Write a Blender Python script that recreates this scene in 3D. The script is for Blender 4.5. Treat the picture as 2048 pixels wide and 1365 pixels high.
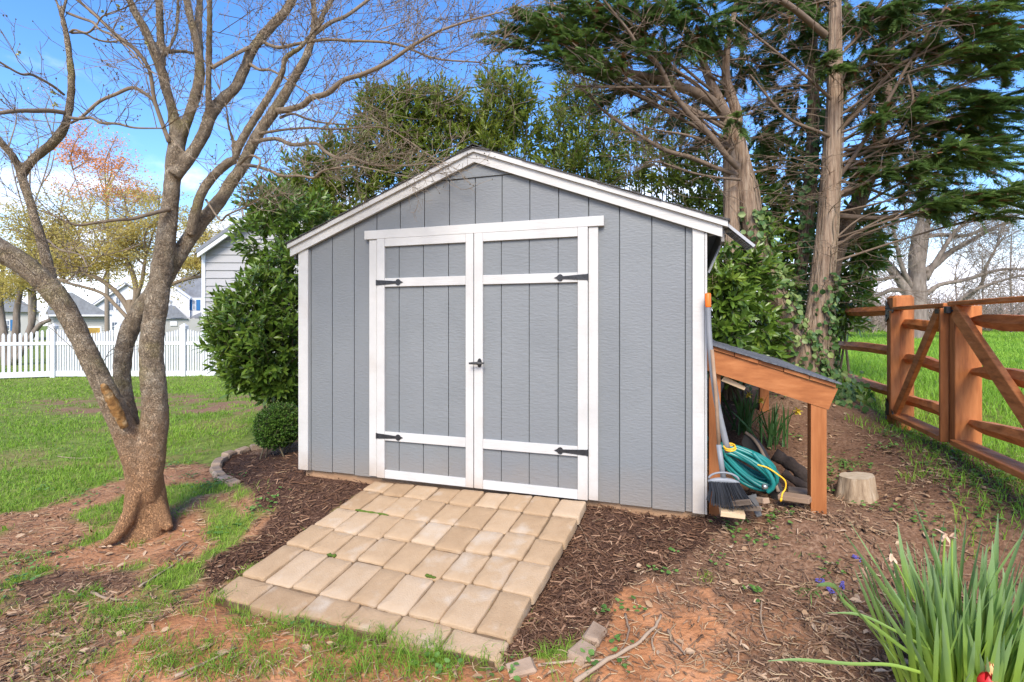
import bpy, bmesh, math, random
import numpy as np
from mathutils import Vector, Matrix, Quaternion

R = math.radians
rnd = random.Random(11)
rng = np.random.default_rng(11)
for o in list(bpy.data.objects):
    bpy.data.objects.remove(o)
sc = bpy.context.scene
col = sc.collection

# ------------------------------------------------------------------ camera, sky, sun, exposure
F, CX, HY, CZ = 1024.0, 1024.0, 644.0, 1.5      # focal length, principal column, horizon row (photo pixels), eye height (m)
cam = bpy.data.cameras.new('camera')
cam.sensor_width = 36.0
cam.lens = 18.0
cam.shift_y = -(682.5 - HY) / 2048.0
cam.clip_start = 0.05
cam.clip_end = 2000.0
camo = bpy.data.objects.new('camera', cam)
camo.location = (0, 0, CZ)
camo.rotation_euler = (R(90), 0, 0)
col.objects.link(camo)
sc.camera = camo

SUN_EL, SUN_AZ = R(42), R(186)                    # azimuth clockwise from +Y (the view direction)
sunv = Vector((math.sin(SUN_AZ) * math.cos(SUN_EL), math.cos(SUN_AZ) * math.cos(SUN_EL), math.sin(SUN_EL)))
sl = bpy.data.lights.new('sun', 'SUN')
sl.energy = 2.5
sl.angle = R(28)
sl.color = (1.0, 0.91, 0.77)
so = bpy.data.objects.new('sun', sl)
so.rotation_euler = sunv.to_track_quat('Z', 'Y').to_euler()
so.location = (4, -6, 12)
col.objects.link(so)

world = bpy.data.worlds.new('World')
sc.world = world
world.use_nodes = True
wn, wl = world.node_tree.nodes, world.node_tree.links
wn.clear()
w_out = wn.new('ShaderNodeOutputWorld')
w_bg = wn.new('ShaderNodeBackground')
w_sky = wn.new('ShaderNodeTexSky')
w_sky.sky_type = 'NISHITA'
w_sky.sun_disc = False
w_sky.sun_elevation = SUN_EL
w_sky.sun_rotation = SUN_AZ
w_sky.air_density = 1.0
w_sky.dust_density = 0.4
w_sky.ozone_density = 3.0
w_tc = wn.new('ShaderNodeTexCoord')
w_map = wn.new('ShaderNodeMapping')
w_map.inputs['Scale'].default_value = (1.0, 1.0, 3.2)
w_n = wn.new('ShaderNodeTexNoise')
w_n.inputs['Scale'].default_value = 2.3
w_n.inputs['Detail'].default_value = 7
w_n.inputs['Roughness'].default_value = 0.55
w_n.inputs['Distortion'].default_value = 0.4
w_sep = wn.new('ShaderNodeSeparateXYZ')
w_el = wn.new('ShaderNodeMapRange')               # more cloud towards the horizon
w_el.inputs['From Min'].default_value = 0.02
w_el.inputs['From Max'].default_value = 0.42
w_el.inputs['To Min'].default_value = 0.30
w_el.inputs['To Max'].default_value = -0.07
w_add = wn.new('ShaderNodeMath'); w_add.operation = 'ADD'
w_r = wn.new('ShaderNodeMapRange')
w_r.interpolation_type = 'SMOOTHSTEP'
w_r.inputs['From Min'].default_value = 0.55
w_r.inputs['From Max'].default_value = 0.80
w_mix = wn.new('ShaderNodeMix'); w_mix.data_type = 'RGBA'
w_mix.inputs['B'].default_value = (6.0, 6.2, 7.1, 1)
wl.new(w_tc.outputs['Generated'], w_map.inputs['Vector'])
wl.new(w_map.outputs['Vector'], w_n.inputs['Vector'])
wl.new(w_tc.outputs['Generated'], w_sep.inputs['Vector'])
wl.new(w_sep.outputs['Z'], w_el.inputs['Value'])
wl.new(w_n.outputs['Fac'], w_add.inputs[0])
wl.new(w_el.outputs['Result'], w_add.inputs[1])
wl.new(w_add.outputs[0], w_r.inputs['Value'])
wl.new(w_r.outputs['Result'], w_mix.inputs['Factor'])
w_hs = wn.new('ShaderNodeHueSaturation')
w_hs.inputs['Hue'].default_value = 0.508
w_hs.inputs['Saturation'].default_value = 1.25
w_hs.inputs['Value'].default_value = 1.05
wl.new(w_sky.outputs['Color'], w_hs.inputs['Color'])
wl.new(w_hs.outputs['Color'], w_mix.inputs['A'])
wl.new(w_mix.outputs['Result'], w_bg.inputs['Color'])
w_bg.inputs['Strength'].default_value = 0.15
wl.new(w_bg.outputs['Background'], w_out.inputs['Surface'])

sc.view_settings.view_transform = 'Standard'
sc.view_settings.look = 'None'
sc.view_settings.exposure = 1.14
sc.view_settings.gamma = 1.0
sc.view_settings.use_curve_mapping = False

# ------------------------------------------------------------------ helpers
def P(px, py, Z):
    return Vector(((px - CX) / F * Z, Z, CZ - (py - HY) / F * Z))

TH = R(18.35)                                     # the shed's front is turned this much
SX0, SY0 = -1.611, 4.114                          # shed origin: first siding groove
CT, ST = math.cos(TH), math.sin(TH)
def WL(px, py, y=0.0):                            # photo pixel -> (x, z) on the plane y of the shed's own frame
    q = (px - CX) / F
    u = (q * (SY0 + y * CT) - SX0 - y * ST) / (CT + q * ST)
    Z = SY0 - u * ST + y * CT
    return u, CZ - (py - HY) / F * Z
def SW(u, y, z):                                  # shed frame -> world
    return Vector((SX0 + u * CT + y * ST, SY0 - u * ST + y * CT, z))

INV = {}
def tag(o, label=None, cat=None, group=None, kind=None):
    if label: o['label'] = label
    if cat: o['category'] = cat
    if group: o['group'] = group
    if kind: o['kind'] = kind
    return o
def empty(name, loc=(0, 0, 0), rz=0.0, label=None, cat=None, group=None):
    o = bpy.data.objects.new(name, None)
    o.empty_display_size = 0.1
    o.location = loc
    o.rotation_euler = (0, 0, rz)
    col.objects.link(o)
    INV[o.name] = (Matrix.Translation(Vector(loc)) @ Matrix.Rotation(rz, 4, 'Z')).inverted()
    return tag(o, label, cat, group)
def root_of(o):
    while o.parent is not None:
        o = o.parent
    return o

class MB:
    """collects vertices and faces of ONE mesh object"""
    def __init__(s):
        s.v = []; s.f = []; s.n = 0; s.t = []; s.mi = []; s.cur = 0
    def add(s, V, faces, tint=None):
        V = np.asarray(V, dtype=np.float64).reshape(-1, 3)
        s.v.append(V)
        for fa in (faces if isinstance(faces, list) and len(faces) and isinstance(faces[0], np.ndarray) else [faces]):
            s.f.append((fa, s.n, s.cur))
        s.t.append(np.broadcast_to(np.asarray(0.5 if tint is None else tint, dtype=np.float32), (len(V),)))
        s.n += len(V)
        return s
    def box(s, c, size, rot=None, tint=None, bev=0.0):
        V, Fc = cbox(size, bev)
        V = np.array(V)
        if rot is not None:
            V = V @ np.array(rot.to_3x3()).T
        return s.add(V + np.array(c), Fc, tint)
    def prism(s, poly, y0, y1, tint=None):       # polygon in x,z pushed from y0 to y1
        n = len(poly)
        V = [(a, y0, b) for a, b in poly] + [(a, y1, b) for a, b in poly]
        f = [list(range(n)), list(range(2 * n - 1, n - 1, -1))]
        f += [[i, i + n, (i + 1) % n + n, (i + 1) % n] for i in range(n)]
        return s.add(V, f, tint)
    def tube(s, pts, rad, n=8, cap=True, tint=None, jit=0.0, twist=0.0):
        V, q = tube_data(pts, rad, n, jit, twist)
        k = len(V) // n
        f = [q]
        s.add(V, f, tint)
        if cap:
            b = s.n - len(V)
            s.f.append(([list(range(b + n - 1, b - 1, -1)), list(range(b + (k - 1) * n, b + k * n))], 0, s.cur))
        return s
    def build(s, name, mats, parent=None, smooth=False, label=None, kind=None, link=True):
        V = np.concatenate(s.v) if s.v else np.zeros((0, 3))
        if parent is not None:
            iv = INV.get(root_of(parent).name)
            if iv is not None:
                M_ = np.array(iv)
                V = V @ M_[:3, :3].T + M_[:3, 3]
        me = bpy.data.meshes.new(name)
        li, lt, mi = [], [], []
        for fa, off, cur in s.f:
            if isinstance(fa, np.ndarray):
                li.append((fa + off).ravel()); lt.append(np.full(len(fa), fa.shape[1])); mi.append(np.full(len(fa), cur))
            else:
                for q in fa:
                    li.append(np.array(q) + off)
                lt.append(np.array([len(q) for q in fa])); mi.append(np.full(len(fa), cur))
        li = np.concatenate(li).astype(np.int32); lt = np.concatenate(lt).astype(np.int32); mi = np.concatenate(mi).astype(np.int32)
        me.vertices.add(len(V)); me.vertices.foreach_set('co', V.astype(np.float32).ravel())
        me.loops.add(len(li)); me.loops.foreach_set('vertex_index', li)
        me.polygons.add(len(lt))
        me.polygons.foreach_set('loop_start', np.concatenate([[0], np.cumsum(lt)[:-1]]).astype(np.int32))
        me.polygons.foreach_set('loop_total', lt)
        for m in (mats if isinstance(mats, (list, tuple)) else [mats]):
            me.materials.append(m)
        me.polygons.foreach_set('material_index', mi)
        me.polygons.foreach_set('use_smooth', np.full(len(lt), bool(smooth)))
        at = me.attributes.new('tint', 'FLOAT', 'POINT')
        at.data.foreach_set('value', np.concatenate(s.t).astype(np.float32))
        me.update(calc_edges=True)
        o = bpy.data.objects.new(name, me)
        if link: col.objects.link(o)
        if parent is not None: o.parent = parent
        return tag(o, label, None, None, kind)

_cb = {}
def cbox(size, bev=0.0):
    key = (round(size[0], 4), round(size[1], 4), round(size[2], 4), bev)
    if key in _cb: return _cb[key]
    bm = bmesh.new()
    bmesh.ops.create_cube(bm, size=1.0)
    for v in bm.verts: v.co = Vector((v.co.x * size[0], v.co.y * size[1], v.co.z * size[2]))
    if bev > 0:
        bmesh.ops.bevel(bm, geom=bm.edges[:], offset=min(bev, min(size) * 0.4), segments=1, affect='EDGES')
    bm.verts.index_update()
    r = ([tuple(v.co) for v in bm.verts], [[v.index for v in f.verts] for f in bm.faces])
    bm.free()
    _cb[key] = r
    return r
def tube_data(pts, rad, n, jit=0.0, twist=0.0):
    A = np.array([tuple(p) for p in pts], dtype=np.float64)
    K = len(A)
    r = np.asarray(rad, dtype=np.float64) * np.ones(K)
    T = np.gradient(A, axis=0) if K > 1 else np.array([[0, 0, 1.0]])
    T /= np.linalg.norm(T, axis=1, keepdims=True) + 1e-9
    mt = np.abs(T).max(0)
    ref = np.zeros(3); ref[int(np.argmin(mt))] = 1.0
    N1 = np.cross(T, ref); N1 /= np.linalg.norm(N1, axis=1, keepdims=True) + 1e-9
    N2 = np.cross(T, N1)
    a = np.arange(n) * 2 * math.pi / n
    a = a[None, :] + twist * np.arange(K)[:, None]
    rr = r[:, None] * np.ones((K, n))
    if jit: rr = rr * (1 + jit * (rng.random((K, n)) - 0.5) * 2)
    V = A[:, None, :] + rr[..., None] * (np.cos(a)[..., None] * N1[:, None, :] + np.sin(a)[..., None] * N2[:, None, :])
    i = np.arange(K - 1)[:, None] * n
    j = np.arange(n)[None, :]
    q = np.stack([i + j, i + (j + 1) % n, i + n + (j + 1) % n, i + n + j], -1).reshape(-1, 4)
    return V.reshape(-1, 3), q
def smooth_poly(pts, sub=4):                       # Catmull-Rom through rows of numbers
    A = np.array([list(p) for p in pts], dtype=np.float64)
    if len(A) < 3: 
        t = np.linspace(0, 1, sub * 2)[:, None]
        return A[0] * (1 - t) + A[-1] * t
    B = np.vstack([2 * A[0] - A[1], A, 2 * A[-1] - A[-2]])
    out = []
    for i in range(1, len(B) - 2):
        p0, p1, p2, p3 = B[i - 1], B[i], B[i + 1], B[i + 2]
        for k in range(sub):
            t = k / sub
            out.append(0.5 * (2 * p1 + (p2 - p0) * t + (2 * p0 - 5 * p1 + 4 * p2 - p3) * t * t + (3 * p1 - p0 - 3 * p2 + p3) * t ** 3))
    out.append(B[-2])
    return np.array(out)
_vt = np.random.default_rng(5).random((256, 256))
def vn(x, y, s=1.0, o=0):                          # smooth value noise, 0..1
    x = np.asarray(x, dtype=np.float64) * s + o * 17.3 + 500; y = np.asarray(y, dtype=np.float64) * s + o * 9.1 + 500
    xi, yi = np.floor(x).astype(int), np.floor(y).astype(int)
    fx, fy = x - xi, y - yi
    fx = fx * fx * (3 - 2 * fx); fy = fy * fy * (3 - 2 * fy)
    g = lambda a, b: _vt[a % 256, b % 256]
    return (g(xi, yi) * (1 - fx) + g(xi + 1, yi) * fx) * (1 - fy) + (g(xi, yi + 1) * (1 - fx) + g(xi + 1, yi + 1) * fx) * fy
def fbm(x, y, s=1.0, o=0):
    return (vn(x, y, s, o) + 0.5 * vn(x, y, s * 2.1, o + 1) + 0.25 * vn(x, y, s * 4.3, o + 2)) / 1.75
def unit(a):
    return a / (np.linalg.norm(a, axis=-1, keepdims=True) + 1e-9)

def copy_tree(o, parent=None):
    c = o.copy(); col.objects.link(c)
    c.parent = parent
    for ch in list(o.children): copy_tree(ch, c)
    return c

# ------------------------------------------------------------------ materials
def mat(name, cols, nscale=5.0, stretch=(1, 1, 1), detail=5, rough=0.7, spec=0.35, bump=0.0, bscale=None, bstretch=None, bdist=0.01,
        attr=0.0, rand=0.0, transl=0.0, metal=0.0, vor=False, nrough=0.6, second=None, crack=0.0, zstain=None):
    """noise -> colour ramp; attr: share of the ramp driven by the per-piece tint; second: (colour, scale, lo, hi) patches"""
    m = bpy.data.materials.new(name); m.use_nodes = True
    n, l = m.node_tree.nodes, m.node_tree.links
    n.clear()
    out = n.new('ShaderNodeOutputMaterial'); b = n.new('ShaderNodeBsdfPrincipled')
    tc = n.new('ShaderNodeTexCoord')
    mp = n.new('ShaderNodeMapping'); mp.inputs['Scale'].default_value = stretch
    l.new(tc.outputs['Object'], mp.inputs['Vector'])
    no = n.new('ShaderNodeTexNoise')
    no.inputs['Scale'].default_value = nscale; no.inputs['Detail'].default_value = detail; no.inputs['Roughness'].default_value = nrough
    l.new(mp.outputs['Vector'], no.inputs['Vector'])
    st = n.new('ShaderNodeMapRange'); st.inputs['From Min'].default_value = 0.28; st.inputs['From Max'].default_value = 0.72
    l.new(no.outputs['Fac'], st.inputs['Value'])
    fac = st.outputs['Result']
    if attr:
        at = n.new('ShaderNodeAttribute'); at.attribute_name = 'tint'
        mx = n.new('ShaderNodeMix'); mx.inputs['Factor'].default_value = attr
        l.new(fac, mx.inputs['A']); l.new(at.outputs['Fac'], mx.inputs['B'])
        fac = mx.outputs['Result']
    rp = n.new('ShaderNodeValToRGB')
    els = rp.color_ramp.elements
    pos = [i / (len(cols) - 1) for i in range(len(cols))] if len(cols) > 1 else [0]
    while len(els) < len(cols): els.new(0.5)
    for e, p_, c in zip(els, pos, cols):
        e.position = p_; e.color = (*c, 1)
    if len(cols) == 1: els[1].color = (*cols[0], 1)
    l.new(fac, rp.inputs['Fac'])
    c_out = rp.outputs['Color']
    if second:
        c2, s2, lo, hi = second
        n2 = n.new('ShaderNodeTexNoise'); n2.inputs['Scale'].default_value = s2; n2.inputs['Detail'].default_value = 6
        l.new(tc.outputs['Object'], n2.inputs['Vector'])
        m2 = n.new('ShaderNodeMapRange'); m2.inputs['From Min'].default_value = lo; m2.inputs['From Max'].default_value = hi
        l.new(n2.outputs['Fac'], m2.inputs['Value'])
        mm = n.new('ShaderNodeMix'); mm.data_type = 'RGBA'; mm.inputs['B'].default_value = (*c2, 1)
        l.new(m2.outputs['Result'], mm.inputs['Factor']); l.new(c_out, mm.inputs['A'])
        c_out = mm.outputs['Result']
    if zstain:                                       # soil splashed up from the ground
        cz, z0, z1 = zstain
        sx = n.new('ShaderNodeSeparateXYZ'); l.new(tc.outputs['Object'], sx.inputs['Vector'])
        wob = n.new('ShaderNodeMath'); wob.operation = 'MULTIPLY_ADD'; wob.inputs[1].default_value = 0.35
        l.new(no.outputs['Fac'], wob.inputs[0]); l.new(sx.outputs['Z'], wob.inputs[2])
        mz = n.new('ShaderNodeMapRange'); mz.inputs['From Min'].default_value = z1 + .17; mz.inputs['From Max'].default_value = z0 + .17
        l.new(wob.outputs[0], mz.inputs['Value'])
        mq = n.new('ShaderNodeMix'); mq.data_type = 'RGBA'; mq.inputs['B'].default_value = (*cz, 1)
        l.new(mz.outputs['Result'], mq.inputs['Factor']); l.new(c_out, mq.inputs['A'])
        c_out = mq.outputs['Result']
    if rand:
        oi = n.new('ShaderNodeObjectInfo'); mr = n.new('ShaderNodeMapRange')
        mr.inputs['To Min'].default_value = 1 - rand; mr.inputs['To Max'].default_value = 1 + rand
        l.new(oi.outputs['Random'], mr.inputs['Value'])
        hs = n.new('ShaderNodeHueSaturation'); l.new(mr.outputs['Result'], hs.inputs['Value']); l.new(c_out, hs.inputs['Color'])
        c_out = hs.outputs['Color']
    l.new(c_out, b.inputs['Base Color'])
    b.inputs['Roughness'].default_value = rough
    b.inputs['Specular IOR Level'].default_value = spec
    b.inputs['Metallic'].default_value = metal
    if bump:
        mb_ = n.new('ShaderNodeMapping'); mb_.inputs['Scale'].default_value = bstretch or stretch
        l.new(tc.outputs['Object'], mb_.inputs['Vector'])
        if vor:
            nb = n.new('ShaderNodeTexVoronoi'); nb.feature = 'DISTANCE_TO_EDGE'
            nb.inputs['Scale'].default_value = bscale or nscale
            wob = n.new('ShaderNodeTexNoise'); wob.inputs['Scale'].default_value = (bscale or nscale) * 0.8; wob.inputs['Detail'].default_value = 3
            l.new(mb_.outputs['Vector'], wob.inputs['Vector'])
            ad = n.new('ShaderNodeVectorMath'); ad.operation = 'MULTIPLY_ADD'
            ad.inputs[1].default_value = (0.35, 0.35, 0.35)
            l.new(wob.outputs['Color'], ad.inputs[0]); l.new(mb_.outputs['Vector'], ad.inputs[2])
            l.new(ad.outputs['Vector'], nb.inputs['Vector'])
            cl = n.new('ShaderNodeMapRange'); cl.inputs['From Max'].default_value = 0.16
            l.new(nb.outputs['Distance'], cl.inputs['Value'])
            ho = cl.outputs['Result']
            if crack:
                mc = n.new('ShaderNodeMix'); mc.data_type = 'RGBA'; mc.blend_type = 'MULTIPLY'; mc.inputs['Factor'].default_value = crack
                l.new(c_out, mc.inputs['A']); l.new(ho, mc.inputs['B']); l.new(mc.outputs['Result'], b.inputs['Base Color'])
            ad2 = n.new('ShaderNodeMath'); ad2.operation = 'ADD'
            l.new(ho, ad2.inputs[0]); l.new(no.outputs['Fac'], ad2.inputs[1])
            ho = ad2.outputs[0]
        else:
            nb = n.new('ShaderNodeTexNoise'); nb.inputs['Scale'].default_value = bscale or nscale; nb.inputs['Detail'].default_value = 5
            l.new(mb_.outputs['Vector'], nb.inputs['Vector'])
            ho = nb.outputs['Fac']
        bp = n.new('ShaderNodeBump'); bp.inputs['Strength'].default_value = bump; bp.inputs['Distance'].default_value = bdist
        l.new(ho, bp.inputs['Height']); l.new(bp.outputs['Normal'], b.inputs['Normal'])
    if transl:
        tr = n.new('ShaderNodeBsdfTranslucent'); ms = n.new('ShaderNodeMixShader'); ms.inputs['Fac'].default_value = transl
        l.new(c_out, tr.inputs['Color']); l.new(b.outputs['BSDF'], ms.inputs[1]); l.new(tr.outputs['BSDF'], ms.inputs[2])
        l.new(ms.outputs['Shader'], out.inputs['Surface'])
    else:
        l.new(b.outputs['BSDF'], out.inputs['Surface'])
    return m

M = {}
M['siding'] = mat('grey_siding_paint', [(0.172, 0.181, 0.182), (0.205, 0.214, 0.215)], 2.2, rough=0.55, bump=0.55, bscale=26, bstretch=(1, 1, 3.2), bdist=0.006, rand=0.03, second=((0.165, 0.17, 0.175), 1.1, 0.48, 0.8), zstain=((0.27, 0.20, 0.14), -.05, 0.55))
M['groove'] = mat('siding_backing', [(0.10, 0.11, 0.12)], 3)
M['trim'] = mat('white_trim_paint', [(0.47, 0.452, 0.42), (0.56, 0.54, 0.505)], 4, rough=0.5, bump=0.35, bscale=24, bstretch=(1, 1, 3), bdist=0.004,
                second=((0.42, 0.35, 0.28), 2.2, 0.58, 0.9), zstain=((0.40, 0.27, 0.17), 0.0, 0.52))
M['trim_h'] = mat('white_trim_paint_level', [(0.47, 0.452, 0.42), (0.56, 0.54, 0.505)], 4, rough=0.5, bump=0.45, bscale=26, bstretch=(0.35, 1, 4), bdist=0.005)
M['iron'] = mat('black_iron', [(0.012, 0.012, 0.013), (0.03, 0.03, 0.032)], 30, rough=0.45, bump=0.2, bscale=60, spec=0.5)
M['shingle'] = mat('dark_shingle', [(0.03, 0.028, 0.027), (0.10, 0.095, 0.09)], 60, rough=0.95, bump=0.5, bscale=160, bdist=0.004)
M['shingle_grey'] = mat('grey_shingle', [(0.05, 0.052, 0.057), (0.17, 0.175, 0.185)], 70, rough=0.95, bump=0.5, bscale=160, bdist=0.004, rand=0.15)
M['sill_wood'] = mat('muddy_sill_timber', [(0.28, 0.16, 0.085), (0.42, 0.26, 0.15)], 3, stretch=(1, 1, 6), rough=0.9, bump=0.3, bscale=20)
M['soffit'] = mat('soffit_wood', [(0.20, 0.19, 0.18), (0.30, 0.28, 0.26)], 6, rough=0.8)
M['cedar'] = mat('new_cedar', [(0.235, 0.072, 0.018), (0.33, 0.112, 0.031), (0.42, 0.16, 0.052)], 2.2, stretch=(1.5, 8, 12), detail=7, rough=0.6, bump=0.25, bscale=14, bstretch=(1, 6, 8), bdist=0.003, rand=0.08, second=((0.22, 0.075, 0.02), 3.1, 0.58, 0.8))
M['cedar_v'] = mat('new_cedar_upright', [(0.235, 0.072, 0.018), (0.33, 0.112, 0.031), (0.42, 0.16, 0.052)], 2.2, stretch=(12, 12, 1.2), detail=7, rough=0.6, bump=0.25, bscale=14, bstretch=(8, 8, 1), bdist=0.003, rand=0.08)
M['rail'] = mat('stained_split_rail', [(0.27, 0.082, 0.020), (0.52, 0.170, 0.046), (0.66, 0.25, 0.075)], 5, stretch=(3, 1, 6), detail=7, rough=0.62, bump=0.5, bscale=11, bstretch=(4, 1, 6), bdist=0.008, rand=0.1)
M['rail_v'] = mat('stained_gate_timber', [(0.23, 0.070, 0.018), (0.42, 0.140, 0.038), (0.53, 0.195, 0.060)], 4, stretch=(6, 6, 0.8), detail=7, rough=0.62, bump=0.4, bscale=11, bstretch=(6, 6, 0.8), bdist=0.006, rand=0.08)
M['paver'] = mat('tan_concrete_paver', [(0.29, 0.18, 0.092), (0.42, 0.285, 0.165), (0.51, 0.385, 0.26)], 7, detail=12, rough=0.95, bump=0.8, bscale=130, bdist=0.004, attr=0.55,
                 second=((0.50, 0.42, 0.325), 6.0, 0.57, 0.82), nrough=0.85)
M['sand'] = mat('joint_sand', [(0.10, 0.07, 0.04), (0.22, 0.14, 0.075)], 20, rough=1.0)
M['moss'] = mat('moss', [(0.05, 0.09, 0.012), (0.12, 0.17, 0.02)], 40, rough=1.0, bump=0.6, bscale=90)
M['edging'] = mat('edging_block', [(0.27, 0.18, 0.115), (0.44, 0.32, 0.22)], 9, rough=0.95, bump=0.5, bscale=50, bdist=0.004, rand=0.12)
M['bark_dog'] = mat('scaly_bark', [(0.21, 0.15, 0.095), (0.38, 0.29, 0.19), (0.56, 0.46, 0.33)], 15, detail=8, rough=0.95, bump=0.9, bscale=36, bstretch=(1, 1, 0.55), bdist=0.011, vor=True, crack=0.5, nrough=.62,
                    second=((0.30, 0.25, 0.085), 4.5, 0.54, 0.78), zstain=((0.46, 0.245, 0.115), 0.30, 1.0))
M['twig'] = mat('twig_bark', [(0.13, 0.095, 0.06), (0.29, 0.22, 0.15)], 20, rough=0.9, attr=0.5)
M['twig_pale'] = mat('pale_twig_bark', [(0.17, 0.135, 0.10), (0.32, 0.26, 0.20)], 20, rough=0.9, attr=0.5)
M['bud'] = mat('bud', [(0.07, 0.06, 0.045), (0.13, 0.11, 0.07)], 20, rough=0.8)
M['flower_bud'] = mat('open_bud', [(0.32, 0.34, 0.12), (0.42, 0.42, 0.2)], 20, rough=0.8)
M['rot'] = mat('rotten_stub_wood', [(0.11, 0.05, 0.018), (0.27, 0.135, 0.04), (0.44, 0.30, 0.15)], 18, rough=1.0, bump=0.9, bscale=30, bdist=0.02)
M['bark_con'] = mat('stringy_bark', [(0.075, 0.045, 0.028), (0.24, 0.16, 0.105), (0.33, 0.24, 0.165), (0.47, 0.37, 0.275)], 15, stretch=(2.2, 2.2, 0.16), detail=9, rough=0.95, bump=1.0, bscale=18, bstretch=(2.2, 2.2, 0.14), bdist=0.04, nrough=.7, second=((0.12, 0.075, 0.05), 4.0, 0.55, 0.85))
M['bark_dark'] = mat('dark_stringy_bark', [(0.05, 0.032, 0.022), (0.15, 0.10, 0.068), (0.25, 0.18, 0.13)], 15, stretch=(2.2, 2.2, 0.18), detail=9, rough=0.95, bump=1.0, bscale=18, bstretch=(2.2, 2.2, 0.15), bdist=0.03, nrough=.7)
M['bark_grey'] = mat('grey_bark', [(0.12, 0.095, 0.078), (0.21, 0.17, 0.14), (0.31, 0.26, 0.22)], 9, stretch=(1, 1, 0.22), detail=8, rough=0.95, bump=0.6, bscale=9, bdist=0.03)
M['conifer'] = mat('conifer_spray', [(0.045, 0.095, 0.026), (0.12, 0.205, 0.048), (0.23, 0.32, 0.072)], 2.0, rough=0.7, attr=0.7, transl=0.42)
M['conifer_dry'] = mat('dry_conifer_spray', [(0.13, 0.055, 0.02), (0.24, 0.11, 0.045)], 4, rough=0.8, attr=0.5)
M['laurel'] = mat('laurel_leaf', [(0.055, 0.108, 0.014), (0.112, 0.190, 0.023), (0.24, 0.31, 0.042)], 3.0, rough=0.32, spec=0.5, attr=0.75, transl=0.22)
M['laurel_far'] = mat('hedge_leaf', [(0.080, 0.130, 0.014), (0.170, 0.225, 0.026), (0.32, 0.34, 0.050)], 1.2, rough=0.4, spec=0.5, attr=0.65, transl=0.40)
M['laurel_stem'] = mat('laurel_stem', [(0.10, 0.075, 0.045), (0.19, 0.15, 0.09)], 14, rough=0.85)
M['laurel_flower'] = mat('laurel_flower', [(0.45, 0.45, 0.26), (0.6, 0.6, 0.42)], 14, rough=0.85)
M['box'] = mat('boxwood_leaf', [(0.030, 0.075, 0.012), (0.075, 0.165, 0.022), (0.19, 0.30, 0.045)], 6, rough=0.45, attr=0.75, transl=0.22)
M['ivy'] = mat('ivy_leaf', [(0.030, 0.075, 0.020), (0.075, 0.15, 0.040), (0.30, 0.36, 0.11)], 5, rough=0.45, attr=0.8, transl=0.2)
M['yellow_leaf'] = mat('young_leaf', [(0.45, 0.36, 0.09), (0.60, 0.50, 0.14), (0.70, 0.54, 0.22)], 3, rough=0.7, attr=0.7, transl=0.5)
M['orange_leaf'] = mat('red_orange_leaf', [(0.60, 0.21, 0.10), (0.78, 0.36, 0.12), (0.84, 0.46, 0.18)], 0.8, rough=0.7, attr=0.6, transl=0.35)
M['grass'] = mat('grass_blade', [(0.105, 0.20, 0.020), (0.21, 0.36, 0.032), (0.42, 0.51, 0.09)], 0.8, rough=0.6, attr=0.6, transl=0.3)
M['field'] = mat('field_grass_blade', [(0.14, 0.29, 0.025), (0.24, 0.43, 0.038), (0.40, 0.54, 0.075)], 0.5, rough=0.6, attr=0.6, transl=0.3)
M['straw'] = mat('dry_straw', [(0.27, 0.17, 0.085), (0.52, 0.38, 0.22)], 8, rough=0.9, attr=0.9)
M['chip_dark'] = mat('dark_bark_chip', [(0.038, 0.016, 0.008), (0.145, 0.070, 0.036), (0.45, 0.275, 0.165)], 30, rough=0.9, attr=0.85)
M['chip'] = mat('weathered_bark_chip', [(0.070, 0.036, 0.019), (0.24, 0.138, 0.078), (0.56, 0.385, 0.245)], 30, rough=0.9, attr=0.85)
M['dead_leaf'] = mat('dead_leaf', [(0.19, 0.105, 0.052), (0.34, 0.21, 0.115), (0.52, 0.38, 0.25)], 12, rough=0.85, attr=0.8)
M['weed'] = mat('weed_leaf', [(0.050, 0.125, 0.022), (0.11, 0.22, 0.04), (0.20, 0.34, 0.08)], 8, rough=0.55, attr=0.75, transl=0.2)
M['stick'] = mat('fallen_stick', [(0.19, 0.125, 0.08), (0.42, 0.31, 0.21)], 20, rough=0.9, attr=0.7)
M['vinyl'] = mat('white_vinyl', [(0.66, 0.66, 0.66)], 3, rough=0.4)
M['daff'] = mat('daffodil_leaf', [(0.40, 0.49, 0.05), (0.30, 0.44, 0.06), (0.22, 0.35, 0.10), (0.25, 0.35, 0.17)], 6, rough=0.5, attr=0.88, transl=0.25)
M['daff_dark'] = mat('dark_daffodil_leaf', [(0.055, 0.14, 0.03), (0.09, 0.19, 0.055)], 6, rough=0.5, attr=0.7, transl=0.2)
M['petal_y'] = mat('yellow_petal', [(0.75, 0.55, 0.04), (0.85, 0.70, 0.12)], 20, rough=0.6, transl=0.2)
M['petal_r'] = mat('red_petal', [(0.60, 0.012, 0.015), (0.75, 0.03, 0.025)], 9, rough=0.4, transl=0.15)
M['petal_o'] = mat('orange_petal', [(0.70, 0.30, 0.10), (0.80, 0.48, 0.22)], 9, rough=0.5)
M['petal_b'] = mat('violet_petal', [(0.07, 0.06, 0.26), (0.16, 0.13, 0.42)], 60, rough=0.6)
M['wilt'] = mat('wilted_flower', [(0.50, 0.30, 0.17), (0.62, 0.44, 0.30)], 30, rough=0.9)
M['hose'] = mat('green_hose', [(0.008, 0.15, 0.135), (0.012, 0.20, 0.18)], 8, rough=0.35, spec=0.5)
M['hose_y'] = mat('yellow_cord', [(0.80, 0.42, 0.015), (0.88, 0.52, 0.03)], 30, rough=0.5)
M['brass'] = mat('hose_fitting', [(0.45, 0.45, 0.42)], 9, rough=0.35, metal=0.8)
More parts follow.
